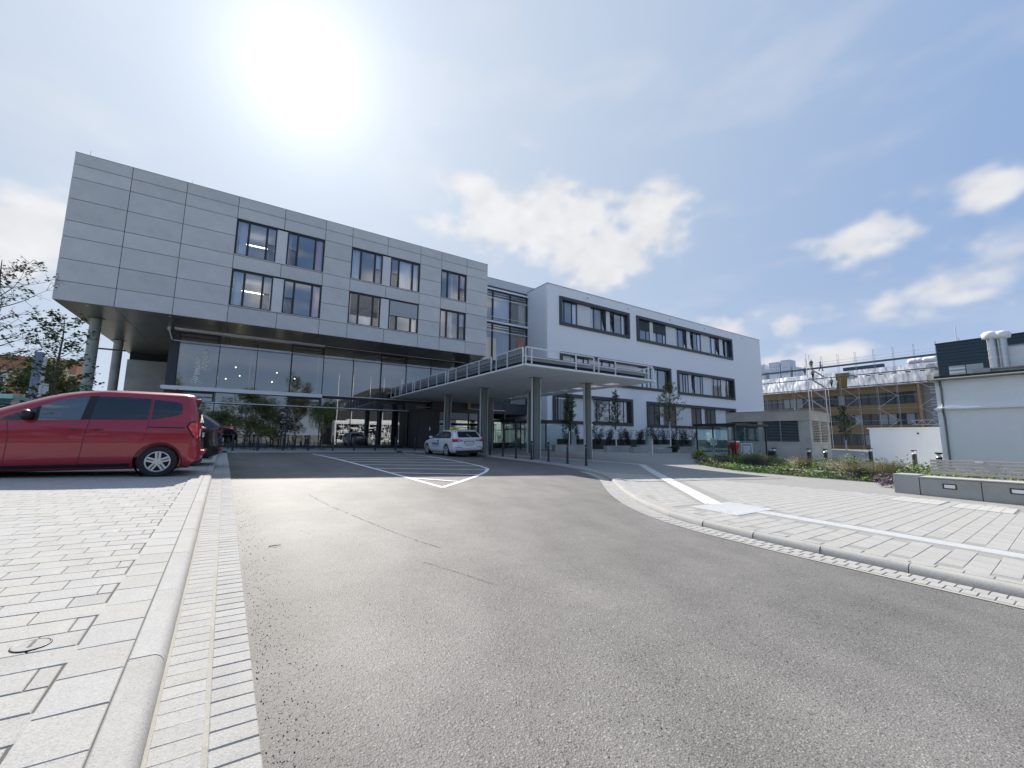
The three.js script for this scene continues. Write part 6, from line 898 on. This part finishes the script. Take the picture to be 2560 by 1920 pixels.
for (const [x, z, l] of [[24.3, -19.0, 'bare white painted sapling stem between the low planter walls']]) { const s = thing('sapling', l, 'tree', [x, gy9(x, z), z]); mesh('trunk', new MB().bar([0, 0, 0], [0, 1.15, .02], .05, 10, .045).geo(), M.trunkWhite, s); const p = []; const r = rng(5); for (let i = 0; i < 160; i++) p.push([(r() - .5) * .9, 1.1 + r() * .8, (r() - .5) * .9]); mesh('crown', leafCloud(p, .09, 6, DARK), leafM, s); }
// trees on the left, in front of the brick house
branchTree('tree', 'loose leafed dark tree rising at the left picture edge behind the red van', [-7.1, gh(-7, -20.2), -20.2], { h: 6.6, r: .10, from: .36, limbs: 30, spread: u => 2.5 * (1 - .6 * u), up: .5, twigs: 2, leaves: 5, fuzz: .16, leaf: .12, seed: 51, cols: DARK.concat(GREEN), turn: 2.1 });
branchTree('tree', 'sparse dark tree behind the red van between sign post and round column', [-5.7, gh(-5.7, -20.6), -20.6], { h: 5.0, r: .07, from: .3, limbs: 26, spread: u => 1.55 * (1 - .55 * u), up: .55, twigs: 2, leaves: 7, fuzz: .18, leaf: .12, seed: 67, cols: GREEN.concat([[.03, .06, .02]]), turn: .7 });
function crownBlob(name, label, pos, rx, ry, rz, n, leaf, seed, cols, trunkH) {
  const t = thing(name, label, 'tree', pos), r = rng(seed), pts = [], cl = []; for (let i = 0; i < 26; i++) { const a = r() * 6.283, u = r() * 2 - 1, k = .35 + .6 * r(); cl.push([Math.cos(a) * Math.sqrt(1 - u * u) * rx * k, trunkH + ry + u * ry * k, Math.sin(a) * Math.sqrt(1 - u * u) * rz * k, .22 + .2 * r()]); }
  for (let i = 0; i < n; i++) { const c = cl[Math.floor(r() * cl.length)], a = r() * 6.283, u = r() * 2 - 1, k = Math.cbrt(r()) * c[3]; pts.push([c[0] + Math.cos(a) * Math.sqrt(1 - u * u) * rx * k, c[1] + u * ry * k, c[2] + Math.sin(a) * Math.sqrt(1 - u * u) * rz * k]); }
  const b = new MB().bar([0, 0, 0], [0, trunkH + ry * .6, 0], .16 * rx / 2.5, 9, .07); for (const c of cl.slice(0, 12)) b.bar([0, trunkH * .9, 0], [c[0], c[1], c[2]], .05 * rx / 2.5, 5, .015); b.build('trunk', M.bark, t); mesh('crown', leafCloud(pts, leaf, seed + 1, cols), leafM, t); return t;
}
crownBlob('tree', 'dense green and orange tree before the brick house at the far left', [-14.6, .3, -52], 3.0, 2.6, 2.5, 9000, .26, 91, AUTUMN.concat(GREEN), 2.0); crownBlob('tree', 'dense dark green tree before the brick house, left of the sign post', [-18.6, .3, -50], 2.8, 2.5, 2.5, 8000, .26, 93, DARK.concat(GREEN), 1.6);
// climbing shrubs along the foot of the white wing, each its own plant
{
  const r = rng(300), xs = []; for (let x = 25.3; x < 47; x += 1.45) xs.push(x);
  const ORD = 'first second third fourth fifth sixth seventh eighth ninth tenth eleventh twelfth thirteenth fourteenth fifteenth sixteenth'.split(' '), where = ['under the left window band', 'under the gap between bands', 'under the right window band']; let proto;
  xs.forEach((x, i) => { const z = -29.4 + (r() - .5) * .5, k = x < 36.5 ? 0 : x < 39 ? 1 : 2, l = `dark climbing shrub ${where[k]}, ${ORD[i]} from the left`, g = 'climbing shrubs along the white wing';
    if (i % 4 === 0 || !proto) { const pts = [], s = thing('climbing_shrub', l, 'shrub', [x, gy9(x, z) + .3, z], 0, g), st = new MB(); for (let q = 0; q < 7; q++) { const a = r() * 6.28, dx = Math.cos(a) * .5, dz = Math.sin(a) * .35, h = 1.35 + 1.0 * r(); st.bar([dx * .3, 0, dz * .3], [dx, h, dz], .014, 5, .006); for (let f = 0; f < 125; f++) { const u = .1 + .9 * r(); pts.push([dx * u + (r() - .5) * .42, h * u + (r() - .5) * .1, dz * u + (r() - .5) * .36, u > .85 ? .9 : 1.15]); } } st.build('stems', M.bark, s); mesh('foliage', leafCloud(pts, .12, 310 + i, DARK.concat([[.03, .035, .03]])), leafM, s); proto = s; }
    else copyOf(proto, 'climbing_shrub', l, [x, gy9(x, z) + .3, z], r() * 6.28); });
  // planter walls of concrete before the shrubs
  const W = [[[20.2, 23.6], [-25.2, -24.8], .55, 'low concrete planter wall under the canopy edge behind the front posts'], [[24.2, 26.9], [-23.6, -23.2], .5, 'low concrete planter wall between the two green young trees'], [[25.2, 26.9], [-21.9, -21.4], .42, 'short concrete seat block before the planter wall, left of the steps'], [[27.2, 28.9], [-21.2, -20.7], .36, 'lower concrete seat block nearest the open forecourt'], [[30.5, 35], [-25.6, -25.2], .55, 'concrete planter wall under the yellowing young tree'], [[29.8, 32.4], [-20.6, -20.1], .5, 'concrete seat block left of the bicycle shelter']];
  for (const [[x0, x1], [z0, z1], h, l] of W) { const y = gy9((x0 + x1) / 2, z0), t = thing('planter_wall', l, 'planter'); mesh('wall', B(x0, x1, y - .2, y + h - .05, z0, z1, .01), M.concrete, t); mesh('coping', B(x0 - .02, x1 + .02, y + h - .047, y + h, z0 - .02, z1 + .02, .008), std(C(.52, .53, .52), .85, { map: TX.concrete }), t); }
  for (const [x, z, h, l] of [[25.0, -28.2, 1.35, 'pale concrete pillar among the shrubs behind the front canopy post'], [35.8, -28.4, 1.35, 'pale concrete pillar among the climbing shrubs under the gap of the window bands'], [44, -28.4, 1.2, 'pale concrete pillar among the climbing shrubs near the shelter']]) { const y = gy9(x, z), t = thing('garden_pillar', l, 'pillar'); mesh('shaft', B(x - .3, x + .3, y - .2, y + h, z - .2, z + .2, .015), M.concrete, t); mesh('cap', B(x - .33, x + .33, y + h, y + h + .06, z - .23, z + .23, .01), M.concrete, t); }
  for (const [x, z, l] of [[25.6, -23.9, 'round tuft of dark grass at the end of the planter wall'], [30.2, -21.6, 'rounded grey green tuft of grass beside the seat blocks']]) tuft('grass_tuft', l, x, z, .75, .5, 900, [[.04, .09, .02], [.06, .12, .03]]);
}
function bladeCloud(n, R, h, seed, cols, droop = .5) { // grass blades from one crown
  const r = rng(seed), pos = [], nor = [], col = [], uv = [], idx = []; let k = 0;
  for (let i = 0; i < n; i++) { const a = r() * 6.283, rr = Math.sqrt(r()) * R * .55, x = Math.cos(a) * rr, z = Math.sin(a) * rr, L = h * (.55 + .6 * r()), b = a + (r() - .5) * 1.2, dx = Math.cos(b), dz = Math.sin(b), w = .006 + .006 * r(), d = droop * (.3 + r()), c = cols[Math.floor(r() * cols.length)], q = .7 + .6 * r();
    for (let s = 0; s <= 2; s++) { const t = s / 2, o = R * d * t * t, y = L * (t - .25 * d * t * t), ww = w * (1 - t * .85); pos.push(x + dx * o - dz * ww, y, z + dz * o + dx * ww, x + dx * o + dz * ww, y, z + dz * o - dx * ww); nor.push(-dx * .3, .9, -dz * .3, -dx * .3, .9, -dz * .3); col.push(...c.map(v => v * q), ...c.map(v => v * q)); uv.push(0, 0, 1, 1); if (s) idx.push(k - 2, k - 1, k, k - 1, k + 1, k); k += 2; } }
  const g = new THREE.BufferGeometry(); g.setAttribute('position', new THREE.Float32BufferAttribute(pos, 3)); g.setAttribute('normal', new THREE.Float32BufferAttribute(nor, 3)); g.setAttribute('color', new THREE.Float32BufferAttribute(col, 3)); g.setAttribute('uv', new THREE.Float32BufferAttribute(uv, 2)); g.setIndex(idx); return g;
}
function tuft(name, label, x, z, R, h, n, cols, droop = .6, dy = .02) { const t = thing(name, label, 'plant', [x, gy9(x, z) + dy, z]); mesh('blades', bladeCloud(n, R, h, Math.round(x * 97 + z * 31), cols, droop), leafM, t); return t; }
// the flower bed
{
  const bed = struct('planting_bed'); const cols = []; for (let i = 0; i <= 20; i++) { const t = i / 20; cols.push(z => lerp(bedX(z), Math.max(bedX(z) + 6, 30 - .02), t)); }
  mesh('soil', sheet(cols, range(-16.6, 3, 50), (x, z) => gh(x, z) + .10 + .05 * fbm(x * 2, z * 2, 1, 3, 17)), M.soil, bed);
  const edge = []; for (let z = -15.4; z < 2; z += .5) edge.push(new THREE.Vector3(bedX(z), gh(bedX(z), z) + .10, z)); const ec = new THREE.CatmullRomCurve3(edge); mesh('steel_edging', tri(new THREE.TubeGeometry(ec, 120, .02, 6)), M.greyMetal, bed);
  // low ground cover: too many to count
  const r = rng(900), N = 42000, im = [], pts = [], lime = [], rust = []; 
  for (let i = 0; i < N; i++) { const z = -15.8 + 17.5 * r(), d = Math.pow(r(), .8) * 8, x = bedX(z) + .1 + d; if (x > 29.7) continue; if (x > 16.5 && x < 18.2 && z > -4.4) continue; const p = fbm(x * .55, z * .55, 3, 3, 19), hgt = .12 + (.9 + 1.5 * smooth(21.5, 23.5, x) * smooth(-10.5, -8.5, z) * (1 - smooth(-6.6, -5.6, z))) * Math.max(0, p - .30) * (d < .6 ? .35 : 1.2) * (.3 + r()); const e = [x, gh(x, z) + .12 + hgt * r(), z]; const k = fbm(x * .9 + 4, z * .9, 7, 2, 23); (k > .60 ? rust : k > .42 ? lime : pts).push(e); }
  const gc = thing('ground_cover', 'low mixed green and yellow ground cover filling the flower bed', 'plants'); gc.userData.kind = 'stuff'; mesh('leaves', leafCloud(pts, .12, 901, [[.09, .16, .03], [.12, .20, .04], [.07, .13, .03]], .8), leafM, gc); mesh('lime_leaves', leafCloud(lime, .11, 902, LIME, .8), leafM, gc); mesh('rusty_leaves', leafCloud(rust, .10, 903, [[.12, .07, .03], [.10, .09, .03], [.16, .08, .05], [.09, .12, .03]], .8), leafM, gc);
  // lawn-like fringe along the edging
  const fr = []; for (let i = 0; i < 5200; i++) { const z = -14.6 + 10 * r(), x = bedX(z) + .05 + Math.abs(r() + r() - 1) * .8; fr.push([x, gh(x, z) + .11 + .05 * r(), z]); } const lawn = thing('grass_fringe', 'bright green grass fringe along the bed edge', 'grass'); lawn.userData.kind = 'stuff'; mesh('blades', leafCloud(fr, .09, 905, [[.10, .19, .02], [.13, .23, .03], [.08, .15, .02]], .9), leafM, lawn);
  // single plants one can tell apart
  const TAN = [[.26, .18, .09], [.30, .22, .12], [.20, .16, .07]];
  [[24.6, -12.2, 'feathery tan grass clump before the louvred plant building'], [25.8, -10.4, 'feathery tan grass clump right of the plant building corner'], [23.6, -8.0, 'tall pinkish grass clump in the middle of the bed before the low wall'], [23.2, -6.4, 'green and tan grass clump left of the bench backrest'], [26.6, -7.0, 'tan grass clump in front of the white rendered corner'], [22.6, -7.2, 'soft green grass clump in the bed near the bench']].forEach(([x, z, l], i) => { tuft('grass_clump', l, x, z, .7, .8, 900, i % 2 ? TAN.concat([[.10, .14, .04], [.12, .15, .05]]) : TAN.concat([[.14, .13, .06]]), .7); });
  [[22.6, -14.2, .38, 'rounded lavender dark bush at the pointed tip of the bed'], [23.8, -13.5, .36, 'dark lavender bush second from the tip of the bed'], [25.0, -13.0, .34, 'dark lavender bush third from the tip of the bed'], [21.7, -5.9, .3, 'purple flowering bush at the bed edge nearest the bench wall'], [21.9, -6.9, .26, 'small purple flowering bush along the bed edge'], [19.2, -5.0, .28, 'purple flowering bush right behind the end of the bench wall']].forEach(([x, z, R, l], i) => { const t = thing('flowering_bush', l, 'plant', [x, gy9(x, z), z]), p = [], f = [], q = rng(700 + i); for (let k = 0; k < 620; k++) { const a = q() * 6.283, u = q(), rr = R * (.5 + .55 * q()), e = [Math.cos(a) * Math.sqrt(1 - u * u) * rr * 1.2, .05 + u * rr * 1.1, Math.sin(a) * Math.sqrt(1 - u * u) * rr * 1.2]; (q() > (i < 3 ? .8 : .55) ? f : p).push(e); } mesh('foliage', leafCloud(p, .075, 710 + i, i < 3 ? [[.05, .06, .06], [.04, .05, .035]] : GREEN), leafM, t); mesh('flowers', leafCloud(f, .055, 720 + i, i < 3 ? [[.10, .08, .20], [.12, .10, .24]] : [[.34, .12, .38], [.42, .18, .46], [.30, .10, .30]], .8), leafM, t); });
  const yb = thing('yellow_bush', 'bright yellow green bush beside the no smoking sign', 'plant', [25.9, gy9(25.9, -16.5), -16.4]), p = [], q = rng(750); for (let k = 0; k < 1300; k++) { const a = q() * 6.283, u = q(), rr = .55 * (.4 + .65 * q()); p.push([Math.cos(a) * Math.sqrt(1 - u * u) * rr, .05 + u * rr * 1.1, Math.sin(a) * Math.sqrt(1 - u * u) * rr]); } mesh('foliage', leafCloud(p, .10, 751, [[.26, .34, .03], [.20, .28, .03], [.32, .36, .05]]), leafM, yb);
  const st = thing('stone_edging', 'flat pale stone strip lying in the flower bed', 'stone strip'); mesh('slab', B(22.4, 22.9, -.38, -.18, -10.4, -7.3, .01), std(C(.62, .62, .60), .8, { map: TX.concrete }), st); mesh('slab', B(27, 33, -.40, -.28, -12.6, -12.3, .01), std(C(.62, .62, .60), .8, { map: TX.concrete }), st);
}
// ---------------------------------------------------------------- left background
{
  const b = thing('brick_building', 'orange brick building with pale framed windows behind the trees at the far left', 'building'), z = -62, x0 = -46, x1 = -15.6, top = 8.7; const brick = std(C(.95, .85, .8), .9, { map: TX.brick });
  const holes = []; for (let i = 0; i < 9; i++) for (const y of [1.2, 4.6]) holes.push([x1 - 3.2 - i * 3.1, x1 - 1.9 - i * 3.1, y, y + 2.3]); const w = wallWithHoles(x0, x1, -1, top, holes, .35); w.translate(0, 0, z); mesh('wall', w, brick, b); mesh('side_wall', B(x1 - .4, x1, -1, top, z - 3, z - .35), brick, b); mesh('core', B(x0, x1 - .4, -1, top - .3, z - 3, z - .8), M.backing, b); mesh('roof_edge', B(x0, x1 + .15, top, top + .3, z - 3, z + .25), std(C(.45, .22, .13), .8), b); mesh('cornice', B(x0, x1 + .08, 7.3, 7.45, z, z + .14), std(C(.70, .66, .58), .8), b);
  for (const [a, c, d, e] of holes) { const g = new THREE.Group(); g.name = uname('window'); b.add(g); mesh('pane', B(a + .1, c - .1, d + .1, e - .1, z - .24, z - .22), carGlass, g); mesh('frame', new MB().box(a, a + .1, d, e, z - .28, z - .15).box(c - .1, c, d, e, z - .28, z - .15).box(a + .1, c - .1, e - .1, e, z - .28, z - .15).box(a + .1, c - .1, d, d + .1, z - .28, z - .15).box((a + c) / 2 - .04, (a + c) / 2 + .04, d + .1, e - .1, z - .28, z - .16).geo(), M.white, g); mesh('surround', new MB().box(a - .25, a, d - .2, e + .25, z, z + .1).box(c, c + .25, d - .2, e + .25, z, z + .1).box(a, c, e, e + .25, z, z + .1).geo(), std(C(.70, .67, .60), .8), g); }
  const p = thing('sign_post', 'tall pale blue grey sign post behind the red van', 'post', [-6.55, gh(-6.5, -22), -22]); mesh('post', tri(new RoundedBoxGeometry(.24, 3.9, .12, 2, .02).translate(0, 1.95, 0)), std(C(.34, .38, .50), .45), p); mesh('white_edge', B(.1205, .20, .4, 3.75, -.05, .05), M.white, p); mesh('label_plate', B(.21, .36, 2.35, 2.75, -.03, .03), M.white, p);
  const l = thing('street_lamp', 'street lamp with flat horizontal head behind the round column', 'street lamp', [-9.0, .3, -38]); mesh('mast', new MB().bar([0, 0, 0], [0, 6.7, 0], .07, 10, .05).geo(), M.greyMetal, l); mesh('lamp_head', new MB().box(0, 1.7, 6.6, 6.68, -.14, .14, .02).box(-.1, .3, 6.5, 6.62, -.08, .08).geo(), M.frameDark, l);
  const s = thing('green_kiosk', 'pale green roofed kiosk behind the red van at the left edge', 'kiosk', [-12.2, .3, -30]); mesh('roof', B(-3, 3, 2.5, 2.72, -1.2, 1.2, .03), std(C(.45, .72, .62), .4), s); mesh('fascia', B(-3, 3, 2.25, 2.5, -1.1, 1.1), std(C(.03, .12, .10), .4), s); for (const [x, z] of [[-2.8, -1], [2.8, -1], [-2.8, 1], [2.8, 1]]) mesh('post', B(x - .05, x + .05, 0, 2.25, z - .05, z + .05), M.frameDark, s); mesh('side_panel', B(-2.7, 2.7, .2, 2.1, -1.02, -.98), std(C(.10, .30, .24), .3), s);
}

// ---------------------------------------------------------------- people
function fieldMesh(caps, lo, hi, cell, k = .03) { // smooth union of tapered capsules, meshed
  const size = Math.max(hi[0] - lo[0], hi[1] - lo[1], hi[2] - lo[2]), res = Math.ceil(size / cell) + 4, mc = new MarchingCubes(res, new THREE.MeshBasicMaterial(), false, false, 120000), S = size + 4 * cell, c = [0, 1, 2].map(i => (lo[i] + hi[i]) / 2), h = S / 2;
  const f = mc.field, P = new THREE.Vector3(), n = res;
  for (let z = 0; z < n; z++) for (let y = 0; y < n; y++) for (let x = 0; x < n; x++) {
    const px = c[0] + (x - n / 2) / (n / 2) * h, py = c[1] + (y - n / 2) / (n / 2) * h, pz = c[2] + (z - n / 2) / (n / 2) * h; let d = 1;
    if (px > lo[0] - .1 && px < hi[0] + .1 && pz > lo[2] - .1 && pz < hi[2] + .1) for (const [a, b, r1, r2] of caps) { const bx = b[0] - a[0], by = b[1] - a[1], bz = b[2] - a[2], ax = px - a[0], ay = py - a[1], az = pz - a[2], L = bx * bx + by * by + bz * bz || 1e-9, t = clamp((ax * bx + ay * by + az * bz) / L, 0, 1), e = Math.hypot(ax - bx * t, ay - by * t, az - bz * t) - lerp(r1, r2, t); const hh = clamp(.5 + .5 * (d - e) / k, 0, 1); d = lerp(d, e, hh) - k * hh * (1 - hh); }
    f[x + y * n + z * n * n] = -d;
  }
  mc.isolation = 0; mc.update(); const cnt = mc.count, g = new THREE.BufferGeometry(); const pa = mc.positionArray.slice(0, cnt * 3), na = mc.normalArray.slice(0, cnt * 3);
  for (let i = 0; i < cnt; i++) for (let q = 0; q < 3; q++) pa[i * 3 + q] = c[q] + pa[i * 3 + q] * h;
  g.setAttribute('position', new THREE.BufferAttribute(pa, 3)); g.setAttribute('normal', new THREE.BufferAttribute(na, 3)); return tri(g);
}
function makePerson(label, pos, turn, o, geos) {
  const t = thing('person', label, 'person', pos, turn, o.group);
  mesh('body', geos.body, std(C(.48, .29, .20), .6), t); mesh('jacket', geos.top, std(C(...o.top), .9), t); mesh('trousers', geos.legs, std(C(...o.legs), .9), t); mesh('shoes', geos.shoes, M.black, t); mesh(o.helmet ? 'helmet' : 'hair', o.helmet ? geos.helmet : geos.hair, std(C(...o.hair), .6), t); return t;
}
function personGeos(step, armF) { // 1.76 m tall, facing +z
  const hip = [.095, .93, 0], kneeL = [.10, .50, .04 + step], ankL = [.10, .09, step * 1.3 - .03], kneeR = [-.10, .50, .05 - step * .3], ankR = [-.10, .09 + Math.abs(step) * .15, -step * 1.2 - .03], hipR = [-.095, .93, 0];
  const shL = [.19, 1.43, -.01], shR = [-.19, 1.43, -.01], elL = [.26, 1.15, -.02 + armF * .3], elR = [-.26, 1.15, -.02 + armF * .1], wrL = [.25, .92 + armF * .25, .08 + armF], wrR = [-.26, .90, .06 + armF * .5];
  const legs = [[hip, kneeL, .088, .062], [kneeL, ankL, .062, .042], [hipR, kneeR, .088, .062], [kneeR, ankR, .062, .042]], arms = [[shL, elL, .055, .045], [elL, wrL, .044, .031], [shR, elR, .055, .045], [elR, wrR, .044, .031]];
  const torso = [[[.06, 1.40, -.01], [-.06, 1.40, -.01], .10, .10], [[.05, 1.25, 0], [-.05, 1.25, 0], .125, .125], [[.04, 1.08, 0], [-.04, 1.08, 0], .115, .115], [[.07, .96, 0], [-.07, .96, 0], .115, .115], [shL, [.08, 1.42, -.01], .06, .085], [shR, [-.08, 1.42, -.01], .06, .085]];
  const head = [[[0, 1.44, -.01], [0, 1.56, .01], .058, .054], [[0, 1.66, .005], [0, 1.655, -.02], .088, .088], [[0, 1.60, .035], [0, 1.575, .05], .06, .045], [[0, 1.65, .09], [0, 1.625, .108], .012, .016], [[.088, 1.66, -.005], [.09, 1.62, -.005], .014, .01], [[-.088, 1.66, -.005], [-.09, 1.62, -.005], .014, .01], [[.03, 1.665, .08], [.035, 1.665, .082], .012, .012], [[-.03, 1.665, .08], [-.035, 1.665, .082], .012, .012], [[-.02, 1.592, .085], [.02, 1.592, .085], .01, .01]];
  const hand = (w, s) => { const a = [[w, [w[0], w[1] - .07, w[2] + .02], .028, .034]]; for (let i = 0; i < 4; i++) a.push([[w[0] + s * .0 , w[1] - .08, w[2] + .045 - i * .02], [w[0] - s * .012, w[1] - .14 + Math.abs(i - 1.2) * .008, w[2] + .05 - i * .02], .0105, .009], [[w[0] - s * .012, w[1] - .14 + Math.abs(i - 1.2) * .008, w[2] + .05 - i * .02], [w[0] - s * .03, w[1] - .17 + Math.abs(i - 1.2) * .01, w[2] + .052 - i * .02], .009, .008]); a.push([[w[0], w[1] - .04, w[2] + .05], [w[0] - s * .015, w[1] - .10, w[2] + .08], .013, .01]); return a; };
  const grow = (l, q) => l.map(([a, b, r, s]) => [a, b, r + q, s + q]), lo = [-.42, 0, -.5], hi = [.42, 1.8, .5];
  const all = [...torso, ...legs, ...arms, ...head, ...hand(wrL, 1), ...hand(wrR, -1)];
  const body = fieldMesh(all, lo, hi, .02, .02), top = fieldMesh([...grow(torso, .018), ...grow(arms, .014)], lo, hi, .025), leg = fieldMesh([...grow(legs, .016), ...grow(torso.slice(3, 4), .02), [hip, hipR, .11, .11]], lo, hi, .025);
  const shoe = (a, s) => [[[a[0], .05, a[2] - .03], [a[0] + s * .02, .042, a[2] + .16], .05, .042]].map(([p, q, r1, r2]) => [[p[0], p[1] + a[1] - .09, p[2]], [q[0], q[1] + a[1] - .09, q[2]], r1, r2]); const shoes = fieldMesh([...shoe(ankL, 1), ...shoe(ankR, -1)], [-.3, 0, -.5], [.3, .2, .5], .02, .01);
  const hair = fieldMesh([[[0, 1.70, -.025], [0, 1.66, -.045], .094, .088]], [-.15, 1.5, -.2], [.15, 1.85, .15], .015), helmet = fieldMesh([[[0, 1.71, 0], [0, 1.70, -.01], .112, .112], [[0, 1.69, .03], [0, 1.685, .12], .07, .03]], [-.2, 1.5, -.2], [.2, 1.9, .2], .02);
  return { body, top, legs: leg, shoes, hair, helmet };
}
{
  const stand = personGeos(0, .02), walk = personGeos(.22, .18);
  makePerson('grey haired man standing behind the red van, only his head in view', [-5.67, .41, -18.0], .6, { top: [.08, .10, .14], legs: [.05, .05, .07], hair: [.22, .20, .19] }, stand);
  const g = 'scaffold workers';
  makePerson('worker in dark clothes standing highest on the scaffold deck', [90.6, 14.9, -33.3], -1.57, { top: [.02, .025, .04], legs: [.015, .017, .03], hair: [.02, .02, .03], helmet: 1, group: g }, stand);
  makePerson('worker in pale pinkish top stepping down from the upper scaffold deck', [89.3, 14.1, -31.4], 0, { top: [.45, .30, .36], legs: [.03, .06, .10], hair: [.03, .03, .03], helmet: 1, group: g }, walk);
  makePerson('worker in grey top on the roof left of the stair tower', [94, 14.2, -35.8], -1.2, { top: [.22, .18, .20], legs: [.05, .05, .08], hair: [.20, .14, .12], group: g }, walk);
  makePerson('worker in reddish brown top standing on the middle scaffold deck', [90.6, 12.93, -33.2], -1.57, { top: [.34, .20, .17], legs: [.02, .02, .03], hair: [.55, .50, .45], helmet: 1, group: g }, stand);
  makePerson('worker in dark trousers on the lower scaffold ledge, beside the bare yellow wall', [90.5, 10.93, -30.3], -1.57, { top: [.20, .24, .26], legs: [.03, .04, .05], hair: [.05, .05, .06], group: g }, walk);
}
// ---------------------------------------------------------------- what the glass front mirrors: the other side of the street, behind the viewer
{
  const bus = thing('bus', 'tall white coach with patterned side, seen mirrored in the glass front', 'bus', [18.2, -.36, 4.6]);
  mesh('body', new RoundedBoxGeometry(11.2, 3.75, 2.5, 3, .3).translate(0, 2.3, 0), std(C(.80, .80, .82), .35), bus); mesh('window_band', B(-5.3, 5.3, .9, 3.6, -1.262, -1.25), carGlass, bus); const r = rng(800), m = new MB(); for (let i = 0; i < 190; i++) { const x = -5.3 + r() * 10, y = .7 + r() * 2.6; if (r() < .5) m.box(x, x + .05 + r() * .06, y, y + .3 + r() * .7, -1.278 - r() * .008, -1.264); else m.box(x, x + .3 + r() * .8, y, y + .06 + r() * .05, -1.278 - r() * .008, -1.264); } m.build('line_pattern', M.white, bus).userData.kind = 'stuff';
  for (const x of [-3.6, 3.2]) wheel(bus, x, .5, -1.12, -1, .5, .3, .3, 6, alloy);
  mesh('roof_unit', new RoundedBoxGeometry(3, .3, 1.8, 2, .1).translate(-2, 4.3, 0), M.white, bus); mesh('roof_unit', new RoundedBoxGeometry(2.2, .3, 1.8, 2, .1).translate(3, 4.3, 0), M.white, bus);
  const hall = thing('dark_hall', 'dark hall with pitched roof across the street, seen mirrored in the glass front', 'building', [17, -.8, 31]); const sh = new THREE.Shape([[0, 0], [34, 0], [34, 13.8], [12, 14], [8, 13.4], [0, 9.6]].map(p => new THREE.Vector2(...p))); mesh('walls', tri(new THREE.ExtrudeGeometry(sh, { depth: 14, bevelEnabled: false })), std(C(.045, .05, .05), .8), hall); mesh('eaves', B(12, 34.2, 13.5, 14, -.3, -.01), std(C(.10, .11, .11), .7), hall);
  crownBlob('tree', 'autumn tree across the street, mirrored in the middle of the glass front', [9.0, -.5, 26], 2.8, 5.2, 2.6, 7000, .26, 201, AUTUMN.concat(DARK), 4.6); crownBlob('tree', 'broad dark tree across the street, mirrored low in the left panes', [0.5, -.4, 21], 4.6, 4.2, 3.6, 11000, .26, 203, DARK.concat(GREEN), 1.2); crownBlob('tree', 'bushy tree across the street, mirrored at the left end of the glass front', [-10.8, -.4, 26], 3.2, 4.6, 2.8, 6500, .26, 205, AUTUMN.concat(GREEN), 3.2); crownBlob('tree', 'green tree across the street, mirrored right of the middle panes', [14.5, -.5, 29], 3.4, 4.0, 3.2, 7000, .26, 207, GREEN, 2.0);
  crownBlob('tree', 'low spreading dark tree across the street, mirrored behind the café terrace', [-5.5, -.5, 31], 5.5, 3.9, 3, 9000, .3, 211, DARK.concat(GREEN), .3); crownBlob('tree', 'wide dark hedge tree across the street, mirrored in the lower middle panes', [6.0, -.5, 33], 6, 4.0, 3, 9000, .3, 213, DARK, .2); crownBlob('tree', 'wide green tree across the street, mirrored at the far left lower pane', [-17, -.5, 33], 6, 4.2, 3, 8000, .3, 215, DARK.concat(GREEN), .3);
  const fl = ['leftmost', 'second', 'third', 'fourth', 'rightmost']; let p0; [[14.9, 15], [17.6, 15], [21, 15], [24, 16], [27.5, 15]].forEach(([x, z], i) => { const l = `white flagpole across the street, ${fl[i]} of those mirrored in the glass front`; if (!p0) { p0 = thing('flagpole', l, 'flagpole', [x, -.4, z], 0, 'flagpoles across the street'); mesh('pole', new MB().bar([0, 0, 0], [0, 13.6, 0], .09, 10, .05).geo(), M.white, p0); mesh('finial', tri(new THREE.SphereGeometry(.1, 12, 8).translate(0, 13.65, 0)), M.steel, p0); } else copyOf(p0, 'flagpole', l, [x, -.4, z]); });
}
scene.traverse(o => { if (o.isMesh) { o.castShadow = true; o.receiveShadow = true; } });
renderer.render(scene, camera);
